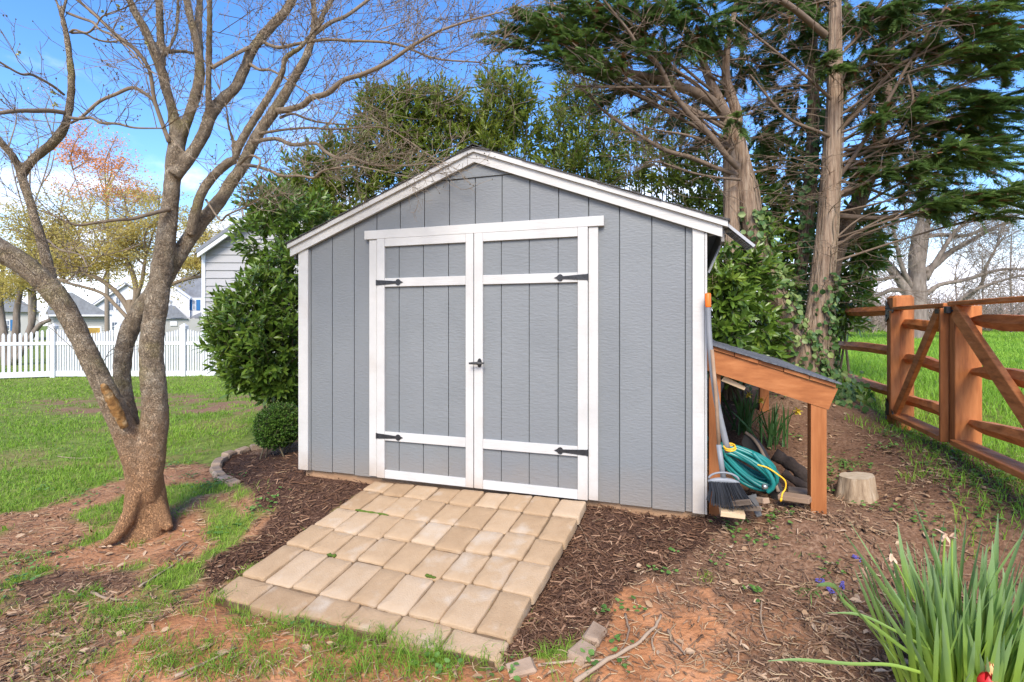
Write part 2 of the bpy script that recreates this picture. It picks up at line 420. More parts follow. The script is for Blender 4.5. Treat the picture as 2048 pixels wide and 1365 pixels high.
M['grey_plastic'] = mat('grey_plastic', [(0.20, 0.21, 0.22), (0.26, 0.27, 0.28)], 9, rough=0.45)
M['grey_metal'] = mat('grey_metal_pole', [(0.20, 0.205, 0.215), (0.30, 0.305, 0.315)], 5, rough=0.45, metal=0.2)
M['orange'] = mat('orange_plastic', [(0.85, 0.16, 0.015)], 5, rough=0.4)
M['bristle'] = mat('black_bristle', [(0.014, 0.015, 0.018), (0.045, 0.047, 0.052)], 9, rough=0.5, attr=0.8)
M['black_plastic'] = mat('black_plastic', [(0.02, 0.019, 0.018), (0.06, 0.055, 0.05)], 7, rough=0.5)
M['old_wood'] = mat('old_grey_wood', [(0.12, 0.085, 0.06), (0.27, 0.21, 0.16)], 6, stretch=(1, 1, 1), detail=8, rough=0.95, bump=0.6, bscale=16)
M['old_wood_br'] = mat('brown_board', [(0.24, 0.15, 0.09), (0.38, 0.26, 0.17)], 8, rough=0.9, bump=0.3, bscale=30)
M['pale_wood'] = mat('pale_board', [(0.50, 0.35, 0.20), (0.62, 0.46, 0.29)], 7, stretch=(1, 4, 4), rough=0.85)
M['rotted_log'] = mat('dark_rotted_log', [(0.028, 0.020, 0.016), (0.085, 0.06, 0.045)], 14, rough=1.0, bump=0.9, bscale=18, bdist=0.02)
M['stump'] = mat('weathered_stump', [(0.13, 0.08, 0.045), (0.36, 0.26, 0.165), (0.52, 0.42, 0.30)], 6, stretch=(4, 4, 0.6), detail=8, rough=0.95, bump=0.7, bscale=8, bstretch=(4, 4, 0.5), bdist=0.015)
M['stump_top'] = mat('sawn_stump_top', [(0.40, 0.30, 0.19), (0.58, 0.47, 0.33)], 16, rough=0.95, bump=0.3)
M['dark_metal'] = mat('dull_dark_metal', [(0.06, 0.058, 0.055), (0.14, 0.135, 0.125)], 12, rough=0.6, metal=0.3)
M['panel_glass'] = mat('solar_cells', [(0.035, 0.045, 0.075), (0.06, 0.07, 0.10)], 30, rough=0.2)
M['panel_back'] = mat('solar_panel_back', [(0.12, 0.125, 0.13), (0.19, 0.195, 0.20)], 40, rough=0.6)
M['alu'] = mat('white_aluminium', [(0.45, 0.46, 0.48)], 5, rough=0.35)
M['lap_grey'] = mat('warm_grey_lap_siding', [(0.34, 0.33, 0.325), (0.39, 0.38, 0.375)], 0.5, rough=0.6)
M['lap_white'] = mat('white_lap_siding', [(0.58, 0.58, 0.58), (0.64, 0.64, 0.64)], 0.4, rough=0.6)
M['lap_garage'] = mat('beige_lap_siding', [(0.33, 0.325, 0.30), (0.38, 0.375, 0.35)], 0.4, rough=0.6)
M['roof_grey'] = mat('grey_roof_shingles', [(0.155, 0.16, 0.175), (0.24, 0.25, 0.27)], 3, rough=0.9)
M['house_glass'] = mat('window_glass', [(0.10, 0.13, 0.17)], 2, rough=0.08, spec=0.8)
M['shutter'] = mat('blue_shutter', [(0.025, 0.13, 0.30)], 2, rough=0.5)
M['garage_in'] = mat('garage_interior', [(0.20, 0.12, 0.03), (0.50, 0.32, 0.06)], 1.2, rough=0.8)
M['car_paint'] = mat('white_car_paint', [(0.75, 0.75, 0.76)], 2, rough=0.2)
M['rubber'] = mat('tyre_rubber', [(0.02, 0.02, 0.02)], 2, rough=0.7)
M['thicket'] = mat('grey_brown_thicket', [(0.18, 0.135, 0.105), (0.34, 0.275, 0.225)], 0.5, rough=1.0, attr=0.6)
M['fargreen'] = mat('distant_green', [(0.07, 0.11, 0.035), (0.15, 0.19, 0.07)], 0.6, rough=1.0, attr=0.6)
M['trunk_twig'] = mat('conifer_twig', [(0.10, 0.068, 0.044), (0.23, 0.165, 0.115)], 20, rough=0.9, attr=0.5)
# ------------------------------------------------------------------ terrain
_cp = []
def cp(px, py, Z):
    p = P(px, py, Z); _cp.append((p.x, p.y, p.z))
for q in [(295, 1062, 3.53), (748, 972, 3.95), (413, 1195, 2.724), (990, 1332, 2.184), (560, 1235, 2.541), (720, 1275, 2.378), (850, 1300, 2.284), (380, 1150, 2.95), (560, 1080, 3.35), (1172, 1018, 3.42), (1412, 1042, 3.17), (610, 950, 4.2),
          (1640, 1028, 3.03), (1715, 992, 3.4), (1830, 852, 4.8), (1600, 795, 5.3), (1690, 800, 5.4), (2040, 1082, 2.7), (1900, 1400, 2.0),
          (1300, 1300, 2.25), (555, 905, 5.0), (480, 960, 4.3), (700, 1200, 2.9), (1450, 1050, 3.1), (1925, 905, 3.75), (1800, 1000, 3.25), (1560, 930, 3.9)]:
    cp(*q)
_cp += [(3.0, 3.2, .50), (3.6, 2.6, .50), (-4, 1, .0), (0, 0, -.02), (3, 0, .05), (-8, 4, .05), (-6, 12, .03), (-12, 14, -.02), (-3, 9, .2), (-8, 8, .08), (0, 8, .32), (2.0, 6.5, .55),
        (3.3, 5.6, .74), (4.2, 5.0, .62), (4.6, 7, .70), (6, 4, .55), (6, 10, .68), (10, 14, .70), (-30, 30, -.1), (-60, 60, -.2), (0, 40, .4), (30, 30, .72), (60, 50, .8), (30, 0, .4),
        (60, -30, .3), (-40, 0, 0), (0, -20, -.3), (-40, -40, -.3), (0, 120, .5), (120, 120, 1.0), (-120, 120, -.4), (20, 60, .85), (3.2, 7.5, .66), (1.0, 2.0, .03), (2.4, 2.6, .20)]
_cp = np.array(_cp)
def _rbf_fit():
    d = np.hypot(_cp[:, None, 0] - _cp[None, :, 0], _cp[:, None, 1] - _cp[None, :, 1])
    n = len(_cp)
    A = np.zeros((n + 1, n + 1)); A[:n, :n] = -np.sqrt(d * d + 0.09) - np.eye(n) * 0.02; A[n, :n] = 1; A[:n, n] = 1
    return np.linalg.solve(A, np.concatenate([_cp[:, 2], [0]]))
_rw = _rbf_fit()
def H(x, y):
    x = np.asarray(x, dtype=np.float64); y = np.asarray(y, dtype=np.float64)
    s = np.full(x.shape, _rw[-1])
    for (a, b, _), w in zip(_cp, _rw[:-1]):
        s = s - w * np.sqrt((x - a) ** 2 + (y - b) ** 2 + 0.09)
    near = np.clip(1.2 - np.hypot(x, y - 3) / 10, 0, 1)
    return s + (fbm(x, y, 2.3, 3) - .5) * 0.035 * near + (vn(x, y, 11, 4) - .5) * 0.012 * near
def Hs(x, y): return float(H(np.array([x]), np.array([y]))[0])
def G(px, py):                                     # where the view ray of a photo pixel meets the ground
    Z = 1.0
    for Z in np.geomspace(1.2, 80, 700):
        p = P(px, py, Z)
        if p.z <= Hs(p.x, p.y): return p
    return p

def inpoly(px, py, poly):
    c = np.zeros(px.shape, bool); n = len(poly)
    for i in range(n):
        x1, y1 = poly[i]; x2, y2 = poly[(i + 1) % n]
        k = ((y1 > py) != (y2 > py))
        c ^= k & (px < (x2 - x1) * (py - y1) / (y2 - y1 + 1e-9) + x1)
    return c
Z_MULCH = [[(428, 935), (450, 915), (500, 903), (600, 880), (640, 880), (1000, 900), (1000, 1000), (745, 975), (413, 1195), (395, 1185), (400, 1140), (470, 1090), (520, 1060), (560, 1020), (470, 968), (435, 950)],
           [(1000, 1000), (1172, 1000), (1412, 1000), (1470, 1050), (1400, 1110), (1290, 1150), (1230, 1200), (1190, 1270), (1100, 1310), (1000, 1335), (960, 1335), (1080, 1195)]]
Z_BROWN = [[(1380, 1050), (1400, 820), (1440, 770), (1560, 770), (1700, 800), (1830, 855), (1920, 893), (2048, 945), (2500, 1100), (2600, 1900), (1450, 1900), (1180, 1400), (1180, 1270), (1240, 1180), (1330, 1110)]]
Z_CLAY = [[(1210, 1205), (1300, 1165), (1420, 1190), (1500, 1230), (1600, 1235), (1600, 1290), (1500, 1330), (1480, 1500), (1150, 1600), (1200, 1330)],
          [(200, 1300), (420, 1200), (500, 1235), (700, 1290), (980, 1345), (1170, 1320), (1170, 1900), (-300, 1900)],
          [(215, 1075), (250, 1030), (330, 1040), (420, 1050), (440, 1085), (380, 1130), (260, 1150), (140, 1160), (60, 1140), (120, 1100)]]
Z_PATCHY = [[(-600, 1020), (0, 1035), (130, 1010), (230, 960), (330, 930), (480, 930), (600, 960), (640, 1010), (500, 1160), (420, 1200), (420, 1900), (-900, 1900)]]
Z_LITTER = [[(30, 812), (90, 795), (200, 788), (440, 790), (640, 790), (640, 825), (400, 826), (250, 833), (90, 830)]]
Z_DARK = [[(0, 1175), (120, 1140), (260, 1150), (280, 1180), (150, 1200), (0, 1215)]]
def zone(x, y):
    """grass, dark mulch, clay, weathered chips"""
    x = np.asarray(x, float); y = np.asarray(y, float)
    jx = x + .16 * (fbm(x, y, 3.0, 7) - .5) + .05 * (vn(x, y, 16, 8) - .5); jy = y + .24 * (fbm(x, y, 3.0, 9) - .5) + .05 * (vn(x, y, 16, 10) - .5)
    z = H(x, y); Y = np.maximum(jy, .5)
    px = CX + jx / Y * F; py = HY + (CZ - z) / Y * F
    g = np.ones(x.shape); m = np.zeros(x.shape); c = np.zeros(x.shape); b = np.zeros(x.shape)
    def put(polys, G_, M_, C_, B_):
        k = np.zeros(x.shape, bool)
        for q in polys: k |= inpoly(px, py, q)
        k &= y > .2
        for a, v in ((g, G_), (m, M_), (c, C_), (b, B_)):
            a[k] = (v[k] if isinstance(v, np.ndarray) else v)
    n1 = fbm(x, y, 2.6, 20); n2 = fbm(x, y, 5.0, 30)
    pat = np.clip((n1 - .55) * 7 + .35, 0, 1)
    lw = (x < 1) & (y < 9); g[lw] = np.clip((n1[lw] - .24) * 6, .72, 1); b[lw] = (1 - g[lw]) * .6; c[lw] = (1 - g[lw]) * .4
    put(Z_PATCHY, pat, 0, (1 - pat) * .5, (1 - pat) * .5)
    lt = np.clip((n2 - .42) * 7, 0, .95); put(Z_LITTER, lt, .1 * (1 - lt), .15 * (1 - lt), .75 * (1 - lt))
    cl = np.clip((n2 - .68) * 9, 0, .7)
    put(Z_CLAY[1:2], cl, 0, 1 - cl, 0)
    cl2 = np.clip((n2 - .66) * 9, 0, 1)
    put(Z_CLAY[2:3], cl2, 0, (1 - cl2) * .7, (1 - cl2) * .3)
    put(Z_DARK, 0.0, .75, .1, .15)
    w = np.clip((n1 - .4) * 4, 0, 1)
    put(Z_BROWN, 0.0, .35 + .3 * w, .12, .45 - .3 * w)
    put(Z_CLAY[0:1], 0.0, np.clip((n1 - .55) * 5, 0, .5), 1 - np.clip((n1 - .55) * 5, 0, .6), .05)
    put(Z_MULCH, 0.0, 1.0, 0.0, 0.0)
    k = y < .7
    pat2 = np.clip((n1 - .5) * 6 + .4, 0, 1)
    g[k] = pat2[k]; c[k] = 1 - pat2[k]; m[k] = 0; b[k] = 0
    # behind the shed and under the hedge: bare litter
    k = (np.abs(x) < 3.0) & (y > 5.0) & (y < 9) & (x > -2.6)
    g[k] = 0; b[k] = .7; m[k] = .3; c[k] = 0
    return g, m, c, b

RAMP_Q = [(747, 962), (1178, 1003), (996, 1332), (411, 1197)]
def on_ramp(x, y):
    z = H(x, y) + .02; Y = np.maximum(y, .4)
    return inpoly(CX + x / Y * F, HY + (CZ - z) / Y * F, RAMP_Q) & (y > 1.5)
def build_ground():
    xs = np.concatenate([-np.geomspace(200, 5.2, 45), np.arange(-5, 4.6, .045), np.geomspace(4.8, 200, 45)])
    ys = np.concatenate([-np.geomspace(120, .3, 22), np.arange(0, 1.2, .15), np.arange(1.2, 6.4, .045), np.arange(6.5, 16, .2), np.geomspace(16.5, 250, 40)])
    X, Y = np.meshgrid(xs, ys)
    Zg = H(X, Y)
    # recess the bed of the paver ramp
    k = on_ramp(X.ravel(), Y.ravel()).reshape(X.shape)
    C4 = np.array([tuple(SW(*(lambda q, y=-.045: (q[0], y, q[1]))(WL(747, 962, -.045)))), tuple(SW(*(lambda q, y=-.045: (q[0], y, q[1]))(WL(1174, 1003, -.045)))), tuple(P(992, 1330, 1.462 * F / 686)), tuple(P(415, 1196, 1.462 * F / 552))])
    co = np.linalg.lstsq(np.c_[C4[:, :2], np.ones(4)], C4[:, 2], rcond=None)[0]
    pl = co[0] * X + co[1] * Y + co[2]
    Zg = np.where(k, np.minimum(Zg, pl - .05), Zg)
    mb = MB()
    nx, ny = len(xs), len(ys)
    i = (np.arange(ny - 1)[:, None] * nx + np.arange(nx - 1)[None, :]).ravel()
    q = np.stack([i, i + 1, i + nx + 1, i + nx], 1)
    mb.add(np.stack([X.ravel(), Y.ravel(), Zg.ravel()], 1), [q])
    m = bpy.data.materials.new('soil_lawn_and_mulch'); m.use_nodes = True
    n, l = m.node_tree.nodes, m.node_tree.links
    b = n['Principled BSDF']; b.inputs['Roughness'].default_value = 0.95; b.inputs['Specular IOR Level'].default_value = 0.15
    tc = n.new('ShaderNodeTexCoord')
    at = n.new('ShaderNodeAttribute'); at.attribute_name = 'zone'
    sp = n.new('ShaderNodeSeparateColor'); l.new(at.outputs['Color'], sp.inputs['Color'])
    def ramp(cols, scale, detail=8, rough=.65):
        no = n.new('ShaderNodeTexNoise'); no.inputs['Scale'].default_value = scale; no.inputs['Detail'].default_value = detail; no.inputs['Roughness'].default_value = rough
        l.new(tc.outputs['Object'], no.inputs['Vector'])
        mr = n.new('ShaderNodeMapRange'); mr.inputs['From Min'].default_value = .3; mr.inputs['From Max'].default_value = .7; l.new(no.outputs['Fac'], mr.inputs['Value'])
        rp = n.new('ShaderNodeValToRGB'); e = rp.color_ramp.elements
        while len(e) < len(cols): e.new(.5)
        for k, c in enumerate(cols): e[k].position = k / (len(cols) - 1); e[k].color = (*c, 1)
        l.new(mr.outputs['Result'], rp.inputs['Fac']); return rp.outputs['Color'], no.outputs['Fac']
    cl, hf = ramp([(.26, .112, .05), (.42, .185, .08), (.54, .275, .14)], 7)
    cm, hm = ramp([(.022, .011, .007), (.075, .038, .024), (.17, .10, .065)], 60)
    cb, _ = ramp([(.075, .042, .025), (.21, .125, .076), (.42, .29, .19)], 55)
    cg, _ = ramp([(.10, .10, .030), (.15, .20, .034), (.25, .27, .07)], 9)
    cur = cb
    for ch, c_ in (('Red', cg), ('Green', cm), ('Blue', cl)):
        mx = n.new('ShaderNodeMix'); mx.data_type = 'RGBA'
        l.new(sp.outputs[ch], mx.inputs['Factor']); l.new(cur, mx.inputs['A']); l.new(c_, mx.inputs['B'])
        cur = mx.outputs['Result']
    l.new(cur, b.inputs['Base Color'])
    nb = n.new('ShaderNodeTexNoise'); nb.inputs['Scale'].default_value = 45; nb.inputs['Detail'].default_value = 8; l.new(tc.outputs['Object'], nb.inputs['Vector'])
    bp = n.new('ShaderNodeBump'); bp.inputs['Strength'].default_value = .7; bp.inputs['Distance'].default_value = .02
    l.new(nb.outputs['Fac'], bp.inputs['Height']); l.new(bp.outputs['Normal'], b.inputs['Normal'])
    o = mb.build('ground', m, smooth=True, kind='structure')
    g, mm, c, bb = zone(X.ravel(), Y.ravel())
    ca = o.data.color_attributes.new('zone', 'FLOAT_COLOR', 'POINT')
    ca.data.foreach_set('color', np.stack([g, mm, c, np.ones_like(g)], 1).astype(np.float32).ravel())
    return o
build_ground()

# ------------------------------------------------------------------ bulk foliage builders
def leaf_arrays(Pp, D, Nn, L, W, fold=.22, hi=False):
    D = unit(D); S = unit(np.cross(D, Nn)); Nn = np.cross(S, D)
    L = L[:, None]; W = W[:, None]
    if not hi:
        V = np.stack([Pp, Pp + D * L * .5 - Nn * fold * W * .5, Pp + D * L * .45 + S * W * .5 + Nn * fold * W * .3, Pp + D * L * .45 - S * W * .5 + Nn * fold * W * .3, Pp + D * L - Nn * L * .08], 1)
        f = np.array([[0, 1, 2], [2, 1, 4], [0, 3, 1], [1, 3, 4]])
    else:
        c = lambda t, s_, d: Pp + D * L * t + S * W * s_ + Nn * (fold * W * abs(s_) - L * d)
        V = np.stack([Pp, c(.28, 0, .0), c(.28, .42, .0), c(.28, -.42, .0), c(.66, 0, .03), c(.66, .44, .03), c(.66, -.44, .03), c(1, 0, .11)], 1)
        f = np.array([[0, 1, 2], [0, 3, 1], [1, 4, 5], [1, 5, 2], [1, 3, 6], [1, 6, 4], [4, 7, 5], [4, 6, 7]])
    k = V.shape[1]
    T = (np.arange(len(Pp))[:, None, None] * k + f[None]).reshape(-1, 3)
    return V.reshape(-1, 3), T, k
def randdir(n):
    return unit(rng.normal(size=(n, 3)))
def ell(n, c, r, shell=.5):
    d = randdir(n); t = (shell + (1 - shell) * rng.random(n)) ** (1 / 1.6)
    return np.array(c) + d * t[:, None] * np.array(r), d

def blades(x, y, z, h, w, lean, tint, dirbias=None):
    n = len(x); a = rng.random(n) * 2 * math.pi
    D = np.stack([np.cos(a), np.sin(a), np.zeros(n)], 1); b = rng.random(n) * 2 * math.pi
    S = np.stack([np.cos(b), np.sin(b), np.zeros(n)], 1)
    B0 = np.stack([x, y, z], 1); up = np.array([0, 0, 1.0])
    h_ = h[:, None]; w_ = w[:, None]; le = lean[:, None]
    M1 = B0 + up * h_ * .55 + D * h_ * le * .3; T1 = B0 + up * h_ * (1 - .35 * le) + D * h_ * le
    V = np.stack([B0 - S * w_, B0 + S * w_, M1 + S * w_ * .75, M1 - S * w_ * .75, T1], 1).reshape(-1, 3)
    i = np.arange(n)[:, None] * 5
    tr = np.concatenate([i + np.array([[0, 1, 2]]), i + np.array([[0, 2, 3]]), i + np.array([[3, 2, 4]])], 0)
    return V, tr, np.repeat(tint, 5)

def in_frustum_samples(n, z0, z1, m=1.18, xmin=-1e9, xmax=1e9):
    Z = z0 * (z1 / z0) ** rng.random(n)
    X = (rng.random(n) * 2 - 1) * m * Z
    k = (X > xmin) & (X < xmax)
    return X[k], Z[k]
FENCE_D = np.array([-.34, -.94]); FENCE_A = np.array([3.64, 4.8])
def beyond_fence(x, y):                            # positive on the field side
    return (x - FENCE_A[0]) * -FENCE_D[1] + (y - FENCE_A[1]) * FENCE_D[0]

def grow_grass():
    mb = MB()
    x, y = in_frustum_samples(260000, 1.5, 16.5, xmax=1.2)
    g, m, c, b = zone(x, y)
    dens = np.clip(.25 + 1.5 * (fbm(x, y, 1.3, 41) - .22), .2, 1)
    d = beyond_fence(x, y) < 0
    shed = (x > -3.0) & (y > 4.3) & (y < 9)
    keep = (rng.random(len(x)) < g ** 1.6 * dens) & d & ~shed & ~on_ramp(x, y)
    # ramp footprint stays clear
    x, y = x[keep], y[keep]
    n = len(x); Zd = y
    h = (.022 + .045 * rng.random(n)) * (0.75 + .8 * fbm(x, y, 2.0, 43)); w = np.clip(.0012 * Zd * .55, .0014, .009) * (.7 + .6 * rng.random(n))
    tint = np.clip(.5 * fbm(x, y, .9, 44) + .25 * fbm(x, y, 6, 45) + .45 * (rng.random(n) - .25), 0, 1)
    V, t, ti = blades(x, y, H(x, y) - .004, h, w, .3 + .9 * rng.random(n), tint)
    mb.add(V, [t], ti)
    # tufts in the bare clay
    for k in range(150):
        px, py = rng.uniform(-200, 1180), rng.uniform(1020, 1420)
        if rng.random() < .25: px, py = rng.uniform(60, 900), rng.uniform(1230, 1365)
        Z = 1.45 / (py - HY) * F
        X = (px - CX) / F * Z
        if not (zone(np.array([X]), np.array([Z]))[1][0] < .4): continue
        nb = int(rng.integers(15, 60)); r = rng.uniform(.02, .075)
        xx = X + rng.normal(size=nb) * r; yy = Z + rng.normal(size=nb) * r
        V, t, ti = blades(xx, yy, H(xx, yy) - .004, rng.uniform(.03, .085, nb), np.full(nb, .0017), .5 + .8 * rng.random(nb), np.clip(rng.normal(.38, .22, nb), 0, 1))
        mb.add(V, [t], ti)
    # big tufts along the front of the pavers
    for px, py, r, hh in [(620, 1290, .07, .10), (750, 1325, .10, .13), (820, 1335, .05, .1), (560, 1262, .04, .07), (440, 1200, .06, .09), (300, 1300, .06, .09), (480, 1250, .05, .08), (270, 1095, .05, .06), (190, 1140, .04, .05),
                          (540, 1335, .09, .08), (430, 1345, .1, .08), (340, 1210, .06, .06), (215, 1050, .05, .05), (1410, 1160, .045, .05), (375, 1140, .05, .05), (900, 1348, .06, .07), (330, 1165, .04, .06), (280, 1250, .05, .06), (650, 1350, .09, .09)]:
        p = G(px, py); r *= .62; nb = int(1500 * r)
        xx = p.x + rng.normal(size=nb) * r; yy = p.y + rng.normal(size=nb) * r * .8
        V, t, ti = blades(xx, yy, H(xx, yy) - .004, hh * rng.uniform(.5, 1, nb), np.full(nb, .0019), .5 + .8 * rng.random(nb), np.clip(rng.normal(.42, .2, nb), 0, 1))
        mb.add(V, [t], ti)
    o = mb.build('lawn_grass', M['grass'], kind='stuff', label='short green lawn grass, thinning to tufts over red clay')
    tag(o, cat='grass')
    mb = MB()
    x, y = in_frustum_samples(260000, 2.6, 60, 1.3, xmin=2.0)
    e = beyond_fence(x, y)
    keep = (e > -.12 + .25 * (vn(x, y, 3, 51) - .5)) | ((y < 4.9) & (y > 2.7) & (e > -.34 + .4 * (vn(x, y, 4, 52) - .5)) & (rng.random(len(x)) < .45))
    x, y = x[keep], y[keep]; n = len(x)
    h = (.06 + .13 * rng.random(n)) * (.6 + .8 * fbm(x, y, 1.2, 53)) * np.clip(.55 + .1 * (y - 3), .55, 1.3); w = np.clip(.0011 * y * .6, .002, .022)
    tint = np.clip(.55 * fbm(x, y, .5, 54) + .2 * fbm(x, y, 5, 55) + .4 * (rng.random(n) - .2), 0, 1)
    V, t, ti = blades(x, y, H(x, y) - .01, h, w, .2 + .9 * rng.random(n), tint)
    mb.add(V, [t], ti)
    o = mb.build('field_grass', M['field'], kind='stuff', label='long bright green grass of the open field beyond the cedar fence')
    tag(o, cat='grass')
grow_grass()

def scatter_chips():
    def chips(n, sel, name, m, lab, s0, s1):
        mb = MB()
        py = 870 + 620 * rng.random(n) ** .9; px = rng.uniform(-100, 2250, n)
        Z = 1.3 / (py - HY) * F
        for _ in range(4):
            X = (px - CX) / F * Z
            Z = np.clip((CZ - H(X, Z)) / (py - HY) * F, .8, 9)
        X = (px - CX) / F * Z
        z_ = zone(X, Z); k = (rng.random(n) < sel(*z_)) & ~on_ramp(X, Z)
        X, Z = X[k], Z[k]; n = len(X)
        a = rng.random(n) * 2 * math.pi; tilt = rng.normal(size=n) * .28
        D = np.stack([np.cos(a) * np.cos(tilt), np.sin(a) * np.cos(tilt), np.sin(tilt)], 1)
        up = unit(np.array([0, 0, 1.0]) + rng.normal(size=(n, 3)) * .35)
        S = unit(np.cross(D, up)); U = np.cross(S, D)
        L = (s0 + (s1 - s0) * rng.random(n) ** 2)[:, None]; W = L * (.16 + .24 * rng.random(n))[:, None]; T = W * .35
        C = np.stack([X, Z, H(X, Z) + .002 + .016 * rng.random(n)], 1)
        V = np.stack([C - D * L - S * W * .5, C - D * L + S * W * .6, C + D * L + S * W * .35, C + D * L - S * W * .5,
                      C - D * L * .85 + U * T + S * W * .1, C + D * L * .8 + U * T], 1).reshape(-1, 3)
        f = np.array([[0, 4, 5], [0, 5, 3], [1, 2, 5], [1, 5, 4], [0, 1, 4], [3, 5, 2]])
        t = (np.arange(n)[:, None, None] * 6 + f[None]).reshape(-1, 3)
        mb.add(V, [t], np.repeat(np.clip(rng.beta(1.5, 2.2, n), 0, 1), 6))
        return tag(mb.build(name, m, kind='stuff', label=lab), cat='mulch')
    chips(95000, lambda g, m, c, b: np.where(m > .8, 1.0, .0), 'dark_mulch', M['chip_dark'], 'dark brown shredded bark mulch beside the paver ramp', .007, .036)
    chips(85000, lambda g, m, c, b: np.where(m > .8, .04, np.clip(m * .6 + b * .8, 0, .75) + c * .035), 'weathered_mulch', M['chip'], 'weathered brown bark chips spread over the bank and bed', .006, .032)
scatter_chips()

def scatter_litter():
    mb = MB(); n = 3200
    py = 790 + 600 * rng.random(n); px = rng.uniform(0, 2100, n)
    k = ((px > 1180) & (py > 760)) | (py > 1020); px, py = px[k], py[k]; n = len(px)
    Z = 1.3 / (py - HY) * F
    for _ in range(4):
        X = (px - CX) / F * Z; Z = np.clip((CZ - H(X, Z)) / (py - HY) * F, .8, 9)
    X = (px - CX) / F * Z
    g, m, c, b = zone(X, Z); k = rng.random(n) < np.clip(b * 1.2 + m * .12 + c * .13 + .03, 0, 1); k &= ~((m > .8) & (rng.random(n) < .8)); k &= ~on_ramp(X, Z)
    X, Z = X[k], Z[k]; n = len(X)
    a = rng.random(n) * 2 * math.pi; D = np.stack([np.cos(a), np.sin(a), rng.normal(size=n) * .25], 1)
    Nn = unit(np.array([0, 0, 1.0]) + rng.normal(size=(n, 3)) * .45)
    V, t, kk = leaf_arrays(np.stack([X, Z, H(X, Z) + .014], 1), D, Nn, rng.uniform(.025, .06, n), rng.uniform(.015, .034, n), .35, True)
    mb.add(V, [t], np.repeat(rng.random(n), kk))
    tag(mb.build('leaf_litter', M['dead_leaf'], kind='stuff', label='curled pale brown dead leaves lying about the beds'), cat='dead leaves')
    mb = MB(); n = 5200                                # straw and fine twigs
    py = 880 + 560 * rng.random(n); px = rng.uniform(-50, 2100, n)
    Z = 1.3 / (py - HY) * F
    for _ in range(4):
        X = (px - CX) / F * Z; Z = np.clip((CZ - H(X, Z)) / (py - HY) * F, .8, 9)
    X = (px - CX) / F * Z
    g, m, c, b = zone(X, Z); k = rng.random(n) < np.clip(b * .8 + c * .55 + m * .14 + .05, 0, 1); k &= ~on_ramp(X, Z)
    for x, z in zip(X[k], Z[k]):
        a = rnd.random() * 6.28; L = rnd.uniform(.02, .10) * (1.6 if rnd.random() < .08 else 1); pts = []
        h = Hs(x, z) + .008
        bend = rnd.uniform(-.6, .6)
        for q in range(4):
            s_ = q / 3 - .5
            pts.append((x + math.cos(a + bend * s_) * L * s_, z + math.sin(a + bend * s_) * L * s_, h + rnd.uniform(0, .012)))
        mb.tube(pts, rnd.uniform(.0009, .0024), 3, False, rnd.random())
    tag(mb.build('straw_litter', M['straw'], kind='stuff', label='thin dry straws and twig bits strewn over clay and mulch'), cat='straw')
    mb = MB()                                          # ground ivy, clover and other weeds
    spots = []
    for px, py, s, nn in [(40, 1130, .12, 40), (20, 1170, .06, 25), (165, 1000, .1, 30), (80, 985, .07, 22), (440, 965, .09, 45), (420, 975, .07, 40), (350, 935, .06, 30), (380, 955, .06, 30), (530, 1010, .08, 35), (520, 1030, .06, 22), (470, 1060, .05, 14), (430, 1070, .05, 14),
                          (1465, 1053, .05, 16), (1550, 1040, .04, 18), (1572, 1033, .03, 10), (1470, 1072, .05, 16), (1535, 1090, .04, 10), (1505, 1078, .03, 8), (1340, 1150, .03, 7), (1305, 1152, .03, 7), (1350, 1115, .02, 5), (1440, 1125, .03, 8), (1500, 1195, .03, 7),
                          (1245, 1220, .03, 9), (1205, 1228, .02, 5), (1235, 1290, .03, 7), (1270, 1230, .03, 6), (1660, 1135, .03, 6), (1640, 1145, .03, 6), (1700, 1155, .03, 6), (1590, 1083, .03, 6), (1180, 1330, .04, 12), (1240, 1330, .03, 10), (870, 1345, .05, 18), (1000, 1345, .05, 16),
                          (1820, 1030, .05, 14), (1860, 1050, .05, 16), (1960, 1040, .06, 20), (2010, 1020, .05, 18), (1990, 985, .06, 22), (1935, 965, .06, 20), (2035, 965, .06, 24), (1880, 1075, .05, 18), (1970, 1062, .05, 18), (1735, 1020, .04, 10), (1920, 990, .06, 20), (1850, 945, .07, 24), (1790, 900, .06, 22),
                          (1660, 960, .09, 60), (1690, 940, .10, 60), (1650, 985, .05, 30), (1820, 880, .1, 40), (1870, 905, .12, 60), (1930, 935, .14, 70), (2000, 960, .14, 70), (1840, 870, .08, 40), (1540, 790, .12, 60), (1480, 780, .12, 60), (1780, 870, .08, 25), (1600, 880, .06, 18), (1750, 905, .06, 16)]:
        p = G(px, py); spots.append((p.x, p.y, s, nn))
    for x, z, s, nn in spots:
        xx = x + rng.normal(size=nn) * s; yy = z + rng.normal(size=nn) * s
        kr = ~on_ramp(xx, yy); xx, yy = xx[kr], yy[kr]; nn = len(xx)
        if nn < 2: continue
        a = rng.random(nn) * 6.28
        D = np.stack([np.cos(a), np.sin(a), .15 + .2 * rng.random(nn)], 1)
        V, t, kk = leaf_arrays(np.stack([xx, yy, H(xx, yy) + .012 + .025 * rng.random(nn)], 1), D, unit(np.array([0, 0, 1.]) + rng.normal(size=(nn, 3)) * .3), rng.uniform(.016, .034, nn), rng.uniform(.014, .032, nn), .15, True)
        mb.add(V, [t], np.repeat(rng.random(nn), kk))
    n = 5200                                            # small broad weeds in the lawn and at the fence
    x, y = in_frustum_samples(n, 2.2, 9); g = zone(x, y)[0]
    w = fbm(x, y, 1.6, 61)
    k = (g > .2) & (w > .52) & ~((x > -3) & (y > 4.3) & (x < 2.6)) & ~on_ramp(x, y); x, y = x[k], y[k]; n = len(x); a = rng.random(n) * 6.28
